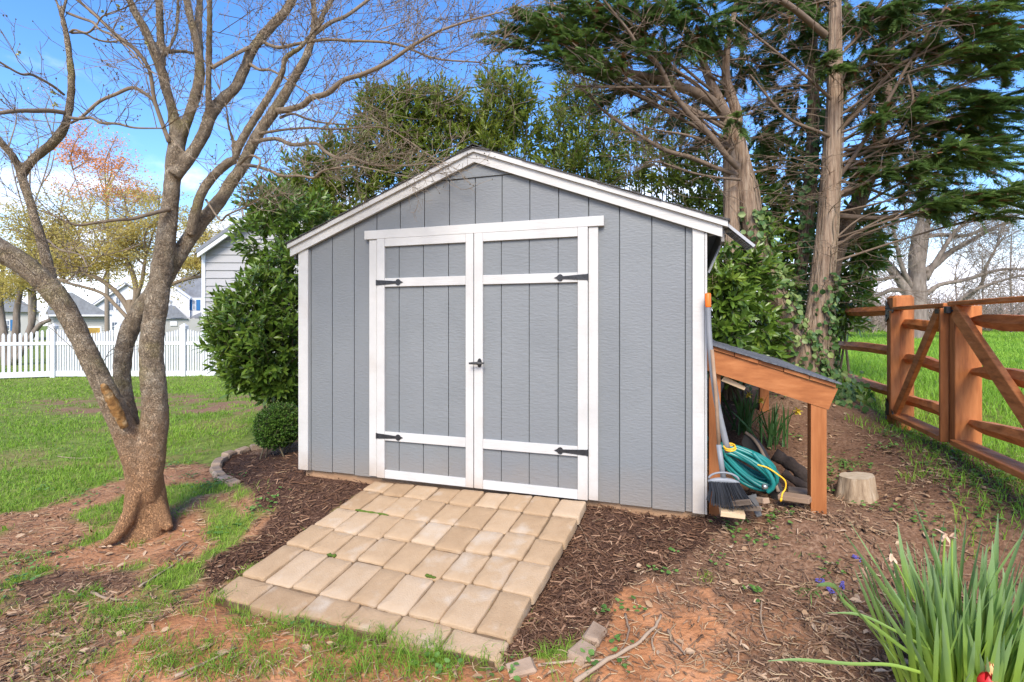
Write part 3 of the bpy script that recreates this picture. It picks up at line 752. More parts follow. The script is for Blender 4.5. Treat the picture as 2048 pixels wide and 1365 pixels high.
    V, t, kk = leaf_arrays(np.stack([x, y, H(x, y) + .02 + .02 * rng.random(n)], 1), np.stack([np.cos(a), np.sin(a), .2 * np.ones(n)], 1), unit(np.array([0, 0, 1.]) + rng.normal(size=(n, 3)) * .3), rng.uniform(.014, .03, n), rng.uniform(.012, .026, n), .15, False)
    mb.add(V, [t], np.repeat(rng.random(n) * .7, kk))
    tag(mb.build('ground_weeds', M['weed'], kind='stuff', label='small round leaved weeds creeping through lawn and mulch'), cat='weeds')
scatter_litter()
# ------------------------------------------------------------------ garden shed
def build_shed():
    sh = empty('garden_shed', (SX0, SY0, 0), -TH, 'grey wooden garden shed with white trim and double doors', 'shed')
    def add(mb, name, m, parent=sh, **k): return mb_local(mb, name, m, parent, **k)
    def mb_local(mb, name, m, parent, **k):            # geometry is already in the shed's frame
        sv = dict(INV); INV.clear()
        o = mb.build(name, m, parent, **k)
        INV.update(sv)
        return o
    W0, W1, DEP = -.125, 2.985, 2.75
    UC = 1.43
    xa, za = WL(946, 293, -.06)
    xl, zl = WL(574, 491, -.06)
    xr, zr = WL(1456, 438, -.06)
    UC = xa
    slope = ((za - zl) / (xa - xl) + (za - zr) / (xr - xa)) / 2
    ztop = lambda u: za - slope * abs(u - UC)
    zb = WL(1300, 1016, -.01)[1]
    DZ = dict(h0=WL(760, 478.5, -.03)[1], h1=WL(760, 461, -.03)[1])
    zdoor0 = WL(1000, 983, -.03)[1] 
    # backing panel behind the siding, side and back walls
    g = MB()
    prof = [(W0 + .02, zb), (W1 - .02, zb), (W1 - .02, ztop(W1) - .06), (UC, ztop(UC) - .06), (W0 + .02, ztop(W0) - .06)]
    g.prism(prof, .010, .06)
    add(g, 'wall_backing', M['groove'])
    for nm, x0, x1 in (('side_wall', W0 + .015, W0 + .07), ('side_wall', W1 - .07, W1 - .015)):
        g = MB(); zt = min(ztop(x0), ztop(x1)) - .03
        g.prism([(x0, zb), (x1, zb), (x1, zt), (x0, zt)], .062, DEP)
        add(g, nm, M['siding'])
    g = MB(); g.prism(prof, DEP + .002, DEP + .05); add(g, 'back_wall', M['siding'])
    # front siding strips, grooved every 8 inches
    hdr_x0, hdr_x1 = WL(730, 470, -.03)[0], WL(1208, 438, -.03)[0]
    dt = [WL(738, 700, -.03)[0], WL(753, 700, -.03)[0], WL(1177, 700, -.03)[0], WL(1196, 700, -.03)[0]]
    gz = WL(950, 355, -.01)[1]
    edges = [W0 + .03] + [.2032 * k for k in range(15)] + [W1 - .02]
    for a, b in zip(edges[:-1], edges[1:]):
        if b > dt[1] and a < dt[1] - .06: b = dt[1] + .003
        if a < dt[2] and b > dt[2] + .02: a = dt[2] - .003
        inside = a > dt[1] - .02 and b < dt[2] + .02
        z0 = DZ['h0'] + .01 if inside else zb + (.004 * math.sin(a * 9))
        a += .0035; b -= .0035
        def cut(u): return min(ztop(u) - .085, gz - .004)
        poly = [(a, z0), (b, z0), (b, cut(b))]
        if a < UC < b: poly.append((UC, cut(UC)))
        ul = UC - (za - .085 - gz + .004) / slope; ur = 2 * UC - ul
        if a < ul < b: poly.append((ul, cut(ul)))
        if a < ur < b: poly.insert(3, (ur, cut(ur)))
        poly.append((a, cut(a)))
        g = MB(); g.prism(poly, -.004, .0095)
        add(g, 'siding_plank', M['siding'])
    ul = UC - (za - .075 - gz) / slope; ur = 2 * UC - ul
    g = MB(); g.prism([(ul, gz), (ur, gz), (UC, za - .075)], -.014, .0095); add(g, 'gable_panel', M['siding'])
    # corner boards
    x0, x1 = WL(597, 700, -.02)[0], WL(616, 700, -.02)[0]
    zc = WL(606, 940, -.02)[1]
    g = MB(); g.box(((x0 + x1) / 2, -.013, (zc + ztop(x0) - .075) / 2), (x1 - x0, .020, ztop(x0) - .075 - zc), bev=.002); add(g, 'corner_board', M['trim'])
    x0, x1 = WL(1385, 700, -.02)[0], WL(1409, 700, -.02)[0]
    zc = WL(1397, 1028, -.02)[1]
    g = MB(); g.box(((x0 + x1) / 2, -.013, (zc + ztop(x1) - .075) / 2), (x1 - x0, .020, ztop(x1) - .075 - zc), bev=.002); add(g, 'corner_board', M['trim'])
    g = MB(); g.box((x1 + .0085, .022, (zc + ztop(x1) - .11) / 2), (.013, .094, ztop(x1) - .11 - zc), bev=.002); add(g, 'corner_board', M['trim'])
    # rakes: lower board and raised upper strip, both sides
    for (ua, ub) in ((xl + .012, UC), (UC, xr - .03)):
        pol = [(ua, ztop(ua) - .104), (ub, ztop(ub) - .104), (ub, ztop(ub) - .037), (ua, ztop(ua) - .037)]
        g = MB(); g.prism(pol, -.040, -.0165); add(g, 'rake_board', M['trim_h'])
    for (ua, ub) in ((xl, UC), (UC, xr)):
        pol = [(ua, ztop(ua) - .036), (ub, ztop(ub) - .036), (ub, ztop(ub)), (ua, ztop(ua))]
        g = MB(); g.prism(pol, -.060, -.0145); add(g, 'rake_strip', M['trim_h'])
    # roof: deck and shingle courses
    for sgn, ue in ((-1, xl), (1, xr)):
        pol = [(ue, ztop(ue) - .02), (UC, za - .02), (UC, za + .001), (ue, ztop(ue) + .001)]
        g = MB(); g.prism(pol, -.0140, DEP + .12); 
        rf = add(g, 'roof', M['soffit'])
        n = 13
        for k in range(n):
            ua = ue + (UC - ue) * k / n - sgn * -.0; ub = ue + (UC - ue) * (k + 1.15) / n
            if k == 0: ua = ue + sgn * .012
            lift = .010
            p = [(ua, ztop(ua) + .004 + lift), (ub, ztop(ub) + .004), (ub, ztop(ub) + .0015), (ua, ztop(ua) + .0015)]
            g = MB(); g.prism(p, -.070 + rnd.uniform(-.006, .006), DEP + .13); add(g, 'shingle', M['shingle'], rf)
    g = MB(); g.prism([(UC - .10, ztop(UC - .10) + .011), (UC, za + .018), (UC + .10, ztop(UC + .10) + .011), (UC + .10, ztop(UC + .1) + .005), (UC, za + .012), (UC - .10, ztop(UC - .1) + .005)], -.072, DEP + .13)
    add(g, 'ridge_cap', M['shingle'])
    # eaves: soffit rafters ends on the right
    for sgn, ue in ((-1, xl), (1, xr)):
        xi = W0 if sgn < 0 else W1
        g = MB(); xx = ue - sgn * .025
        g.box((xx, (DEP + .1) / 2, ztop(xx) - .075), (.018, DEP + .1, .10)); add(g, 'fascia', M['soffit'])
    # sill timber
    g = MB(); zbot = -.1
    g.box(((W0 + W1) / 2 + .01, .075, (zb + .01 + zbot) / 2), (W1 - W0 - .07, .09, zb + .006 - zbot)); add(g, 'sill_timber', M['sill_wood'])
    g = MB(); g.box((W1 - .075, DEP / 2 + .15, (zb + zbot) / 2), (.09, DEP - .1, zb - .004 - zbot)); add(g, 'sill_timber', M['sill_wood'])
    # door surround
    g = MB(); g.box(((hdr_x0 + hdr_x1) / 2, -.0225, (DZ['h0'] + DZ['h1']) / 2), (hdr_x1 - hdr_x0, .036, DZ['h1'] - DZ['h0']), bev=.002); add(g, 'door_header', M['trim_h'])
    zt0 = WL(745, 953, -.03)[1]
    for a, b in ((dt[0], dt[1]), (dt[2], dt[3])):
        g = MB(); g.box(((a + b) / 2, -.0165, (zt0 + DZ['h0'] - .001) / 2), (b - a, .024, DZ['h0'] - .001 - zt0), bev=.002); add(g, 'door_casing', M['trim'])
    # doors
    seam = WL(948.3, 700, -.03)[0]
    zl_ = lambda py: WL(765, py, -.035)[1]
    zr_ = lambda py: WL(1155, py, -.035)[1]
    def door(x0, x1, xs0, xs1, zz, kg, hinge_left):
        g = MB(); g.box(((x0 + x1) / 2, .0005, (zz[0] + zz[-1]) / 2), (x1 - x0 - .002, .016, zz[-1] - zz[0])); d = add(g, 'door', M['groove'])
        ed = [x0 + .004] + [.2032 * k for k in kg] + [x1 - .004]
        for a, b in zip(ed[:-1], ed[1:]):
            g = MB(); g.box(((a + b) / 2, -.014, (zz[0] + zz[-1]) / 2), (b - a - .006, .0128, zz[-1] - zz[0] - .02)); add(g, 'door_plank', M['siding'], d)
        for a, b in ((x0 + .001, xs0), (xs1, x1 - .001)):
            g = MB(); g.box(((a + b) / 2, -.0308, (zz[0] + zz[-1]) / 2), (b - a, .020, zz[-1] - zz[0]), bev=.002); add(g, 'stile', M['trim'], d)
        for a, b in ((zz[0], zz[1]), (zz[2], zz[3]), (zz[4], zz[5]), (zz[6], zz[7])):
            g = MB(); g.box(((xs0 + xs1) / 2, -.0303, (a + b) / 2), (xs1 - xs0 - .0015, .019, b - a), bev=.002); add(g, 'rail', M['trim_h'], d)
        for zc_ in ((zz[2] + zz[3]) / 2 - .002, (zz[4] + zz[5]) / 2):
            sg = 1 if hinge_left else -1
            xh = x0 + .001 if hinge_left else x1 - .001
            t = [(0, -.019), (.03, -.0185), (.155, -.010), (.166, -.010), (.172, -.019), (.185, -.024), (.197, -.019), (.206, -.009), (.226, 0)]
            pl = [(xh + sg * a, zc_ + b) for a, b in t] + [(xh + sg * a, zc_ - b) for a, b in t[::-1][1:]]
            if sg < 0: pl = pl[::-1]
            g = MB(); g.prism(pl, -.0455, -.0410)
            for a in (.02, .08, .13, .187):
                g.tube([(xh + sg * a, -.0450, zc_), (xh + sg * a, -.0485, zc_)], [.005, .0035], 8)
            g.tube([(xh, -.043, zc_ - .021), (xh, -.043, zc_ + .021)], .006, 8)
            add(g, 'hinge', M['iron'], d)
        return d
    xs = [WL(p, 700, -.035)[0] for p in (754, 769.5, 931.7, 949.2, 966, 1155.6, 1176)]
    ZL = [zl_(p) for p in (956.5, 940.5, 882, 864, 575.5, 557.5, 494, 478.8)]
    ZR = [zr_(p) for p in (998.5, 979.5, 912, 892.5, 563.5, 545, 473.5, 454.5)]
    zz = [(a + b) / 2 for a, b in zip(ZL, ZR)]
    door(xs[0], seam - .002, xs[1], xs[2], zz, (4, 5, 6), True)
    d2 = door(seam + .002, xs[6], xs[4], xs[5], zz, (8, 9, 10), False)
    # T handle
    hx, hz = WL(958.5, 726.5, -.05)
    g = MB()
    a = np.linspace(0, 2 * math.pi, 20, endpoint=False)
    pl = [(hx + .016 * math.cos(t), hz + .032 * math.sin(t)) for t in a]
    g.prism(pl, -.0475, -.0410)
    pl = [(hx + .011 * math.cos(t), hz + .024 * math.sin(t)) for t in a]
    g.prism(pl, -.0530, -.0476)
    g.tube([(hx, -.052, hz), (hx, -.078, hz)], [.009, .008], 12)
    g.tube([(hx - .062, -.088, hz - .001), (hx - .030, -.084, hz), (hx, -.080, hz), (hx + .022, -.078, hz), (hx + .046, -.076, hz + .001)], [.007, .0095, .011, .0085, .006], 10)
    add(g, 'handle', M['iron'], d2, smooth=False)
    return sh, ztop, xr, W1
SHED, ZTOP, XR, SHED_W1 = build_shed()

def build_solar():
    """little solar lamp head on a bracket under the right eave"""
    t = empty('solar_panel', P(1450, 470, 3.16), 0, 'small grey solar panel on a bracket under the shed eave', 'solar panel')
    A, B = P(1444, 441, 3.14), P(1508, 492, 3.12)
    d = (B - A).normalized(); L = (B - A).length
    dep = Vector((.30, .93, .06)).normalized()
    nrm = d.cross(dep).normalized()
    rot = Matrix((d, dep, d.cross(dep).normalized())).transposed().to_4x4()
    c = (A + B) / 2 + dep * .15
    g = MB(); g.box(c - nrm * .0 , (L - .012, .288, .014), rot); g.build('panel_back', M['panel_back'], t)
    up = -1 if nrm.z < 0 else 1
    g = MB(); g.box(c + nrm * up * .0085, (L - .03, .27, .002), rot); g.build('solar_cells', M['panel_glass'], t)
    g = MB()
    for k in (-1, 1):
        g.box(c + dep * (k * .150), (L + .008, .008, .016), rot); g.box(c + d * (k * L / 2), (.008, .288, .016), rot)
    g.build('frame', M['alu'], t)
    g = MB()
    for k in range(7):
        g.box(c - nrm * up * .0085 + d * (L * (k / 7 - .43)), (.004, .27, .003), rot)
    for k in (-.07, .0, .07): g.box(c - nrm * up * .0092 + dep * k, (L * .9, .004, .003), rot)
    g.build('cell_rib', M['alu'], t)
    e = P(1470, 458, 3.16)
    g = MB(); s0 = SW(SHED_W1 + .0, .10, e.z - .02)
    g.tube([s0, e + Vector((-.03, .06, -.005)), e + Vector((.0, .06, 0))], .011, 8); g.build('arm', M['alu'], t)
    g = MB(); g.tube([SW(SHED_W1 + .002, .12, e.z - .26), SW(SHED_W1 + .10, .14, e.z - .02)], .008, 6); g.build('strut', M['grey_metal'], t)
build_solar()

# ------------------------------------------------------------------ paver ramp
def build_ramp():
    t = empty('paver_ramp', SW(1.4, -.7, .1), 0, 'sloping ramp of tan concrete pavers before the shed doors', 'paver ramp')
    u, z = WL(747, 962, -.045); BL = SW(u, -.045, z)
    u, z2 = WL(1174, 1003, -.045); BR = SW(u, -.045, z2)
    FL = P(415, 1196, 1.462 * F / (1196 - HY)); FR = P(992, 1330, 1.462 * F / (1330 - HY))
    def solve(A, B, py):
        lo, hi = 0., 1.
        for _ in range(40):
            m = (lo + hi) / 2; q = A + (B - A) * m
            if HY + (CZ - q.z) / q.y * F < py: lo = m
            else: hi = m
        return (lo + hi) / 2
    tl = [solve(BL, FL, y) for y in (962, 981, 1015, 1050, 1090, 1150, 1196)]
    tr = [solve(BR, FR, y) for y in (1003, 1039, 1082, 1134, 1197, 1279, 1330)]
    tl[0] = tr[0] = -.005; tl[6] = tr[6] = 1
    up = (BR - BL).cross(FL - BL).normalized()
    if up.z < 0: up = -up
    pt = lambda r, s: (BL + (FL - BL) * tl[r]) * (1 - s) + (BR + (FR - BR) * tr[r]) * s
    # bed
    g = MB()
    q = [BL, BR, FR, FL]; ce = (BL + BR + FR + FL) / 4
    q = [ce + (p - ce) * .975 for p in q]
    V = [tuple(p - up * .013) for p in q] + [tuple(p - up * .16) for p in q]
    g.add(V, [[0, 1, 2, 3], [4, 7, 6, 5], [0, 4, 5, 1], [1, 5, 6, 2], [2, 6, 7, 3], [3, 7, 4, 0]])
    g.build('bed', M['sand'], t)
    joff = [[rnd.uniform(-.013, .013) for _ in range(9)] for _ in range(7)]; joff[0] = [0.] * 9; joff[6] = [rnd.uniform(-.02, .006) for _ in range(9)]; joff[5] = [0.004 * (k % 2) for k in range(9)]
    for r in range(6):
        n = 9 if r < 5 else 6
        cuts = [0.] + [(k + rnd.uniform(-.06, .06)) / n for k in range(1, n)] + [1.]
        for k in range(n):
            c = [pt(r, cuts[k]), pt(r, cuts[k + 1]), pt(r + 1, cuts[k + 1]), pt(r + 1, cuts[k])]
            run = (FL - BL) * .5 + (FR - BR) * .5
            for i_, rr in ((0, r), (1, r), (2, r + 1), (3, r + 1)): c[i_] = c[i_] + run * joff[rr][k]
            dz = rnd.uniform(-.006, .005); tx, ty = rnd.uniform(-.02, .02), rnd.uniform(-.02, .02)
            if k == 0: c[0] += (c[0] - c[1]) * rnd.uniform(-.04, .05); c[3] += (c[3] - c[2]) * rnd.uniform(-.04, .05)
            if k == n - 1: c[1] += (c[1] - c[0]) * rnd.uniform(-.05, .06); c[2] += (c[2] - c[3]) * rnd.uniform(-.05, .06)
            ex = (c[1] - c[0]).normalized(); ey = up.cross(ex)
            # outline with rounded, tumbled corners
            ring = []
            rad = rnd.uniform(.008, .016)
            for i in range(4):
                a, b = c[i], c[(i + 1) % 4]; pv = c[i - 1]
                d1 = (b - a); L1 = d1.length; d1 /= L1; d0 = (pv - a).normalized()
                o = a + (d1 + d0) * .0042
                ring += [o + d0 * rad, o + (d0 + d1) * rad * .32, o + d1 * rad]
                for s_ in (.3, .5, .7):
                    ring.append(a + d1 * L1 * s_ + (d0 * .0042) + d0 * rnd.uniform(-.0022, .0036))
            ce = sum(ring, Vector()) / len(ring)
            tilt = lambda p: p + up * (dz + (p - ce).dot(ex) * tx + (p - ce).dot(ey) * ty)
            n_ = len(ring); V = []
            for off, ins in ((-.055, .001), (-.006, .0), (-.0026, .003), (0, .008)):
                for p in ring:
                    q_ = p + (ce - p).normalized() * (ins + (rnd.uniform(0, .002) if off > -.02 else 0)) + up * (off + rnd.uniform(-.0008, .0008))
                    V.append(tuple(tilt(q_)))
            for p in ring: V.append(tuple(tilt(ce + (p - ce) * .5 + up * rnd.uniform(.0, .0015))))
            V.append(tuple(tilt(ce + up * .001)))
            f = []
            for l_ in range(4):
                for i in range(n_):
                    f.append([l_ * n_ + (i + 1) % n_, l_ * n_ + i, (l_ + 1) * n_ + i, (l_ + 1) * n_ + (i + 1) % n_])
            for i in range(n_): f.append([4 * n_ + (i + 1) % n_, 4 * n_ + i, 5 * n_])
            g = MB(); g.add(V, f, min(1, max(0, rnd.gauss(.42, .30))))
            g.build('paver', M['paver'], t, smooth=True)
    # moss in two joints
    for (r, s0, s1) in ((2, .10, .26), (4, .21, .25), (4, .62, .66)):
        g = MB(); pts = [pt(r, s0 + (s1 - s0) * k / 8) + up * rnd.uniform(-.003, .002) for k in range(9)]
        g.tube(pts, [.004] + [rnd.uniform(.006, .012) for _ in range(7)] + [.004], 7, jit=.3); g.build('moss', M['moss'], t, smooth=True)
    return BL, BR, FL, FR
RAMP = build_ramp()

def block(mb, p, a, size, tilt=0.0, tint=None):
    rot = Matrix.Rotation(a, 4, 'Z') @ Matrix.Rotation(tilt, 4, 'X')
    V, f = cbox(size, .012)
    V = np.array(V) + rng.normal(size=(len(V), 3)) * .0028
    mb.add(V @ np.array(rot.to_3x3()).T + np.array(p), f, tint)
def build_edging():
    cur = [G(*q) for q in [(560, 893), (520, 898), (484, 906), (455, 916), (437, 931), (432, 946), (443, 958), (459, 966), (474, 971)]]
    A = smooth_poly([(p.x, p.y) for p in cur], 10)
    L = np.concatenate([[0], np.cumsum(np.hypot(*np.diff(A, axis=0).T))])
    t = empty('edging_border', (A[40][0], A[40][1], Hs(*A[40])), 0, 'curved border of low tan edging blocks round the mulch bed', 'garden edging')
    n = int(L[-1] / .135)
    for k in range(n):
        s = (k + .5) / n * L[-1]; x, y = np.interp(s, L, A[:, 0]), np.interp(s, L, A[:, 1]); x2, y2 = np.interp(s + .03, L, A[:, 0]), np.interp(s + .03, L, A[:, 1])
        g = MB(); block(g, (x, y, Hs(x, y) + .004 + rnd.uniform(-.01, .012)), math.atan2(y2 - y, x2 - x) + rnd.uniform(-.1, .1), (.128, .085, .075), rnd.uniform(-.1, .1))
        g.build('edging_block', M['edging'], t)
    for (px, py, a, s, lab) in [(1190, 1278, 1.05, (.13, .085, .06), 'tan edging block lying apart in the mulch, nearest the ramp corner'),
                                (1164, 1312, .85, (.12, .085, .06), 'half buried tan edging block below the loose one by the ramp'),
                                (1043, 1345, .35, (.12, .08, .05), 'pale edging block sunk in soil in front of the ramp end')]:
        p = G(px, py); g = MB(); block(g, (p.x, p.y, p.z + .008), a, s, .12)
        o = g.build('edging_block', M['edging']); tag(o, lab, 'edging block', 'loose edging blocks by the ramp')
build_edging()

# ------------------------------------------------------------------ lean-to store beside the shed
def build_leanto():
    t = empty('lean_to_store', SW(3.4, 1.0, .35), 0, 'low cedar lean-to with a shingled sloping roof beside the shed', 'lean-to')
    D = 2.25
    def slab(poly, y0, y1):                          # prism in the shed's frame, turned into the world
        g = MB(); g.prism(poly, y0, y1)
        V = g.v[0]; W = np.array([tuple(SW(*v)) for v in [(a, b, c) for a, b, c in V]])
        g.v[0] = W; return g
    x0, z0 = WL(1414, 697, 0); x1, z1 = WL(1676, 778, 0); xb, zb_ = WL(1657, 821, 0)
    sl_ = (z1 - z0) / (x1 - x0); k = math.sqrt(1 + sl_ * sl_)
    h = .132
    zt = lambda u: z0 + (u - x0) * sl_
    beam = [(x0, zt(x0) - h * k), (xb, zt(xb) - h * k), (x1, zt(x1)), (x0, zt(x0))]
    slab(beam, 0, .038).build('front_beam', M['cedar'], t)
    slab(beam, D - .04, D).build('rear_beam', M['cedar'], t)
    zg = Hs(*SW(x1, 0, 0)[:2])
    pa, pb = WL(1619, 900, .04)[0], WL(1650, 900, .04)[0]
    zp = lambda u: zt(u) - .012 * k
    for (a, b, y0, zlow, zk) in ((pa, pb, .040, WL(1635, 1030, .04)[1] - .05, .09), (pa + .005, pb + .005, D - .135, .35, .09)):
        g = slab([(a, zlow), (b, zlow), (b, zp(b) - zk * .2), (a, zp(a) - zk * .2)], y0, y0 + .09)
        if y0 < .1:                                   # the front post stands under the beam, flush
            g = slab([(a, zlow), (b, zlow), (b, zt(b) - h * k - .001), (a, zt(a) - h * k - .001)], .004, .094)
        g.build('post', M['cedar_v'], t)
    a, b = WL(1418, 900, .05)[0], WL(1441, 900, .05)[0]
    slab([(a, .22), (b, .22), (b, zt(b) - .03), (a, zt(a) - .03)], .040, .128).build('post', M['cedar_v'], t)
    slab([(a, .3), (b, .3), (b, zt(b) - .03), (a, zt(a) - .03)], D - .135, D - .045).build('post', M['cedar_v'], t)
    # block under the beam
    ba, bz = WL(1442, 752, .05); bb, bz2 = WL(1488, 772, .05)
    slab([(ba, bz - .03), (bb, bz2 - .026), (bb + .01, bz2 - .008), (ba + .02, bz)], .040, .10).build('cleat', M['pale_wood'], t)
    # five roof boards running back, shingles over them
    nb = 5; xs = np.linspace(x0 + .02, x1 - .012, nb + 1)
    for i in range(nb):
        a, b = xs[i] + .002, xs[i + 1] - .002
        slab([(a, zt(a) + .003), (b, zt(b) + .003), (b, zt(b) + .024 * k), (a, zt(a) + .024 * k)], -.012 + rnd.uniform(-.004, .004), D + .03).build('roof_board', M['cedar'], t)
    ns = 6; xs = np.linspace(x0, x1 + .01, ns + 1)
    for i in range(ns - 1, -1, -1):
        ny = 8
        for j in range(ny):
            y0, y1 = -.035 + (D + .07) * j / ny, -.035 + (D + .07) * (j + 1) / ny
            a, b = xs[i] - .05 * (i > 0), xs[i + 1]
            w = rnd.uniform(-.004, .006)
            lift = .009 + rnd.uniform(0, .003)
            slab([(a, zt(a) + .026 * k), (b, zt(b) + .026 * k + .003), (b, zt(b) + .026 * k + .003 + lift), (a, zt(a) + .026 * k + .003 + .003 * ((i + j) % 2))], y0 + .0015 + (w if j == 0 else 0), y1 - .0015).build('shingle', M['shingle_grey'], t)
build_leanto()

# ------------------------------------------------------------------ things stored by the lean-to
def build_tools():
    # long grey pole with an orange grip, leaning against the shed
    A, B = P(1415.5, 588, 3.10), P(1456, 905, 3.06)
    t = empty('pole_tool', B, 0, 'long grey pole with an orange grip leaning on the shed corner', 'tool handle')
    pts = smooth_poly([A, P(1419, 680, 3.10), P(1433, 800, 3.08), B], 5)
    g = MB(); g.tube(pts, np.linspace(.0155, .019, len(pts)), 12); g.build('pole', M['grey_metal'], t, smooth=True)
    d = (Vector(pts[1]) - Vector(pts[0])).normalized()
    g = MB(); g.tube([A - d * .004, A + d * .003, A + d * .075, A + d * .082], [.013, .0185, .0175, .0165], 12); g.build('grip', M['orange'], t, smooth=True)
    # broom
    h0, hm, h1 = P(1432, 790, 3.04), P(1438, 893, 3.01), P(1447, 958, 2.99)
    t = empty('broom', P(1447, 1000, 2.98), 0, 'black bristled push-about broom with grey head by the shed', 'broom')
    t['label'] = 'upright broom with black flared bristles and grey plastic head'
    g = MB(); g.tube([P(1424, 700, 3.08), h0, hm], [.0105, .0105, .0105], 10); g.build('handle', M['old_wood_br'], t, smooth=True)
    g = MB(); g.tube([hm - (h1 - hm) * .05, h1], [.0145, .016], 10); g.build('ferrule', M['grey_plastic'], t, smooth=True)
    g = MB(); c = P(1447, 961, 2.985)
    ex = Vector((.98, -.2, 0)).normalized()
    pts = [c + ex * (x * .085) + Vector((0, 0, -.010 * x * x)) for x in np.linspace(-1, 1, 9)]
    g.tube(pts, [.008, .012, .015, .016, .017, .016, .015, .012, .008], 10)
    arch = [c + ex * (math.cos(a) * .083) + Vector((0, -.004, math.sin(a) * .042 + .004)) for a in np.linspace(.05, math.pi - .05, 14)]
    g.tube(arch, .006, 8)
    g.build('head', M['grey_plastic'], t, smooth=True)
    g = MB()
    for k in range(260):
        x = rnd.uniform(-1, 1); y = rnd.uniform(-1, 1)
        p = c + ex * (x * .08) + Vector((0, y * .018, -.006))
        e = c + ex * (x * .125 + .028) + Vector((0, y * .045 - .03, -.150 + .03 * abs(x) + rnd.uniform(-.012, .014)))
        mth = (p + e) / 2 + ex * (-x * .008) + Vector((0, -.004, 0))
        g.tube([p, mth, e], [.0020, .0019, .0014], 4, False, rnd.random())
    g.build('bristles', M['bristle'], t, kind='stuff')
    # green garden hose
    hc = P(1492, 930, 3.22)
    t = empty('garden_hose', hc, 0, 'coiled teal green garden hose piled beside the shed', 'garden hose')
    d1 = Vector((.80, -.28, -.55)).normalized(); d2 = Vector((.45, -.45, .55)); d2 = (d2 - d1 * d2.dot(d1)).normalized(); d3 = d1.cross(d2)
    g = MB(); pts = []
    turns = 15
    ang0 = 0
    for k in range(turns):
        a_, b_ = rnd.uniform(.155, .215), rnd.uniform(.070, .135); oz = (k / turns - .5) * .13; ph = rnd.uniform(-.15, .15)
        ox = rnd.uniform(-.015, .02); oy = rnd.uniform(-.035, .035)
        for s in range(26):
            a = s / 26 * 2 * math.pi
            pin = .42 + .58 * (.5 + .5 * math.cos(a + .2))
            p = hc + d1 * (a_ * math.cos(a + ph) + ox) + d2 * ((b_ * math.sin(a) + oy) * pin) + d3 * ((oz + .012 * math.sin(2 * a + k)) * pin)
            pts.append(p)
    S = np.array([tuple(p) for p in pts])
    ker = np.hanning(9); ker /= ker.sum()
    S = np.stack([np.convolve(np.pad(S[:, i], 4, mode='edge'), ker, 'valid') for i in range(3)], 1)
    S[:, 2] = np.maximum(S[:, 2], H(S[:, 0], S[:, 1]) + .012)
    g.tube(S, .0125, 9); g.build('coil', M['hose'], t, smooth=True)
    # stray loop at the back left, behind the post
    g = MB()
    for q in range(4):
        pts = smooth_poly([P(1408, 868 + q * 9, 3.40 + .02 * q), P(1424, 890 + q * 11, 3.35), P(1445, 905 + q * 12, 3.33), P(1470, 900 + q * 8, 3.36)], 5)
        g.tube(pts, .0125, 9)
    g.build('coil', M['hose'], t, smooth=True)
    # loose end and fitting
    g = MB(); pts = smooth_poly([P(1505, 905, 3.06), P(1530, 935, 3.02), P(1545, 960, 3.0), P(1546, 975, 3.0), P(1535, 985, 3.02)], 6); g.tube(pts, .0125, 9); g.build('loose_end', M['hose'], t, smooth=True)
    g = MB(); e = P(1533, 974, 3.0); g.tube([e, e + Vector((-.022, -.004, .002))], [.0145, .015], 10); g.build('fitting', M['brass'], t, smooth=True)
    g = MB()
    e = P(1459, 893, 3.05)
    pts = [e + Vector((math.cos(a) * .032, math.sin(a) * .026, math.sin(a + .4) * .012)) for a in np.linspace(0, 2 * math.pi, 18)]
    g.tube(pts, .0045, 6); pts = [Vector(p) + Vector((.004, 0, -.011)) for p in pts]; g.tube(pts, .0045, 6)
    g.build('tie', M['hose_y'], t, smooth=True)
    # yellow cord hanging off the pile
    c_ = empty('yellow_cord', P(1560, 990, 2.98), 0, 'thin yellow cord looping off the hose to the ground', 'cord')
    pts = smooth_poly([P(1515, 930, 3.03), P(1535, 936, 3.0), P(1555, 949, 2.98), P(1570, 962, 2.97), P(1571, 977, 2.97), P(1565, 987, 2.965), P(1563, 996, 2.96)], 6)
    g = MB(); g.tube(pts, .0045, 6); g.build('strand', M['hose_y'], c_, smooth=True)
    g = MB(); g.tube([pts[-1], P(1562, 1000, 2.96), P(1561, 1004, 2.96)], [.005, .008, .003], 6); g.build('knot', M['hose_y'], c_, smooth=True)
    # boards and stakes on the ground
    def board(px, py, Z, L, w, h, a, m, nm, lab, cat, tilt=0.0, roll=0., gr='scrap wood by the hose', point=False):
        p = P(px, py, Z); zz = max(p.z, Hs(p.x, p.y) + h * .5)
        rot = Matrix.Rotation(a, 4, 'Z') @ Matrix.Rotation(-tilt, 4, 'Y') @ Matrix.Rotation(roll, 4, 'X')
        V, f = cbox((L, w, h), .003)
        V = np.array(V)
        if point:
            k = V[:, 0] > 0; V[k, 1] *= .25; 
        V = V + rng.normal(size=V.shape) * .001
        g = MB(); g.add(V @ np.array(rot.to_3x3()).T + np.array((p.x, p.y, zz)), f)
        tag(g.build(nm, m), lab, cat, gr)
    board(1463, 1022, 2.98, .16, .13, .03, 1.25, M['pale_wood'], 'board', 'short pale board lying flat under the broom bristles', 'board')
    board(1441, 1003, 3.12, .10, .09, .025, 1.2, M['old_wood_br'], 'board', 'brown board end lying just behind the pale short board', 'board')
    board(1471, 1007, 2.93, .20, .035, .03, -1.0, M['old_wood'], 'stake', 'grey weathered stake leaning across the pale short board', 'wooden stake', .35, .3, point=True)
    board(1492, 1017, 2.95, .20, .035, .028, -1.05, M['old_wood'], 'stake', 'grey weathered stake between the leaning stake and the metal blade', 'wooden stake', .28, .1, point=True)
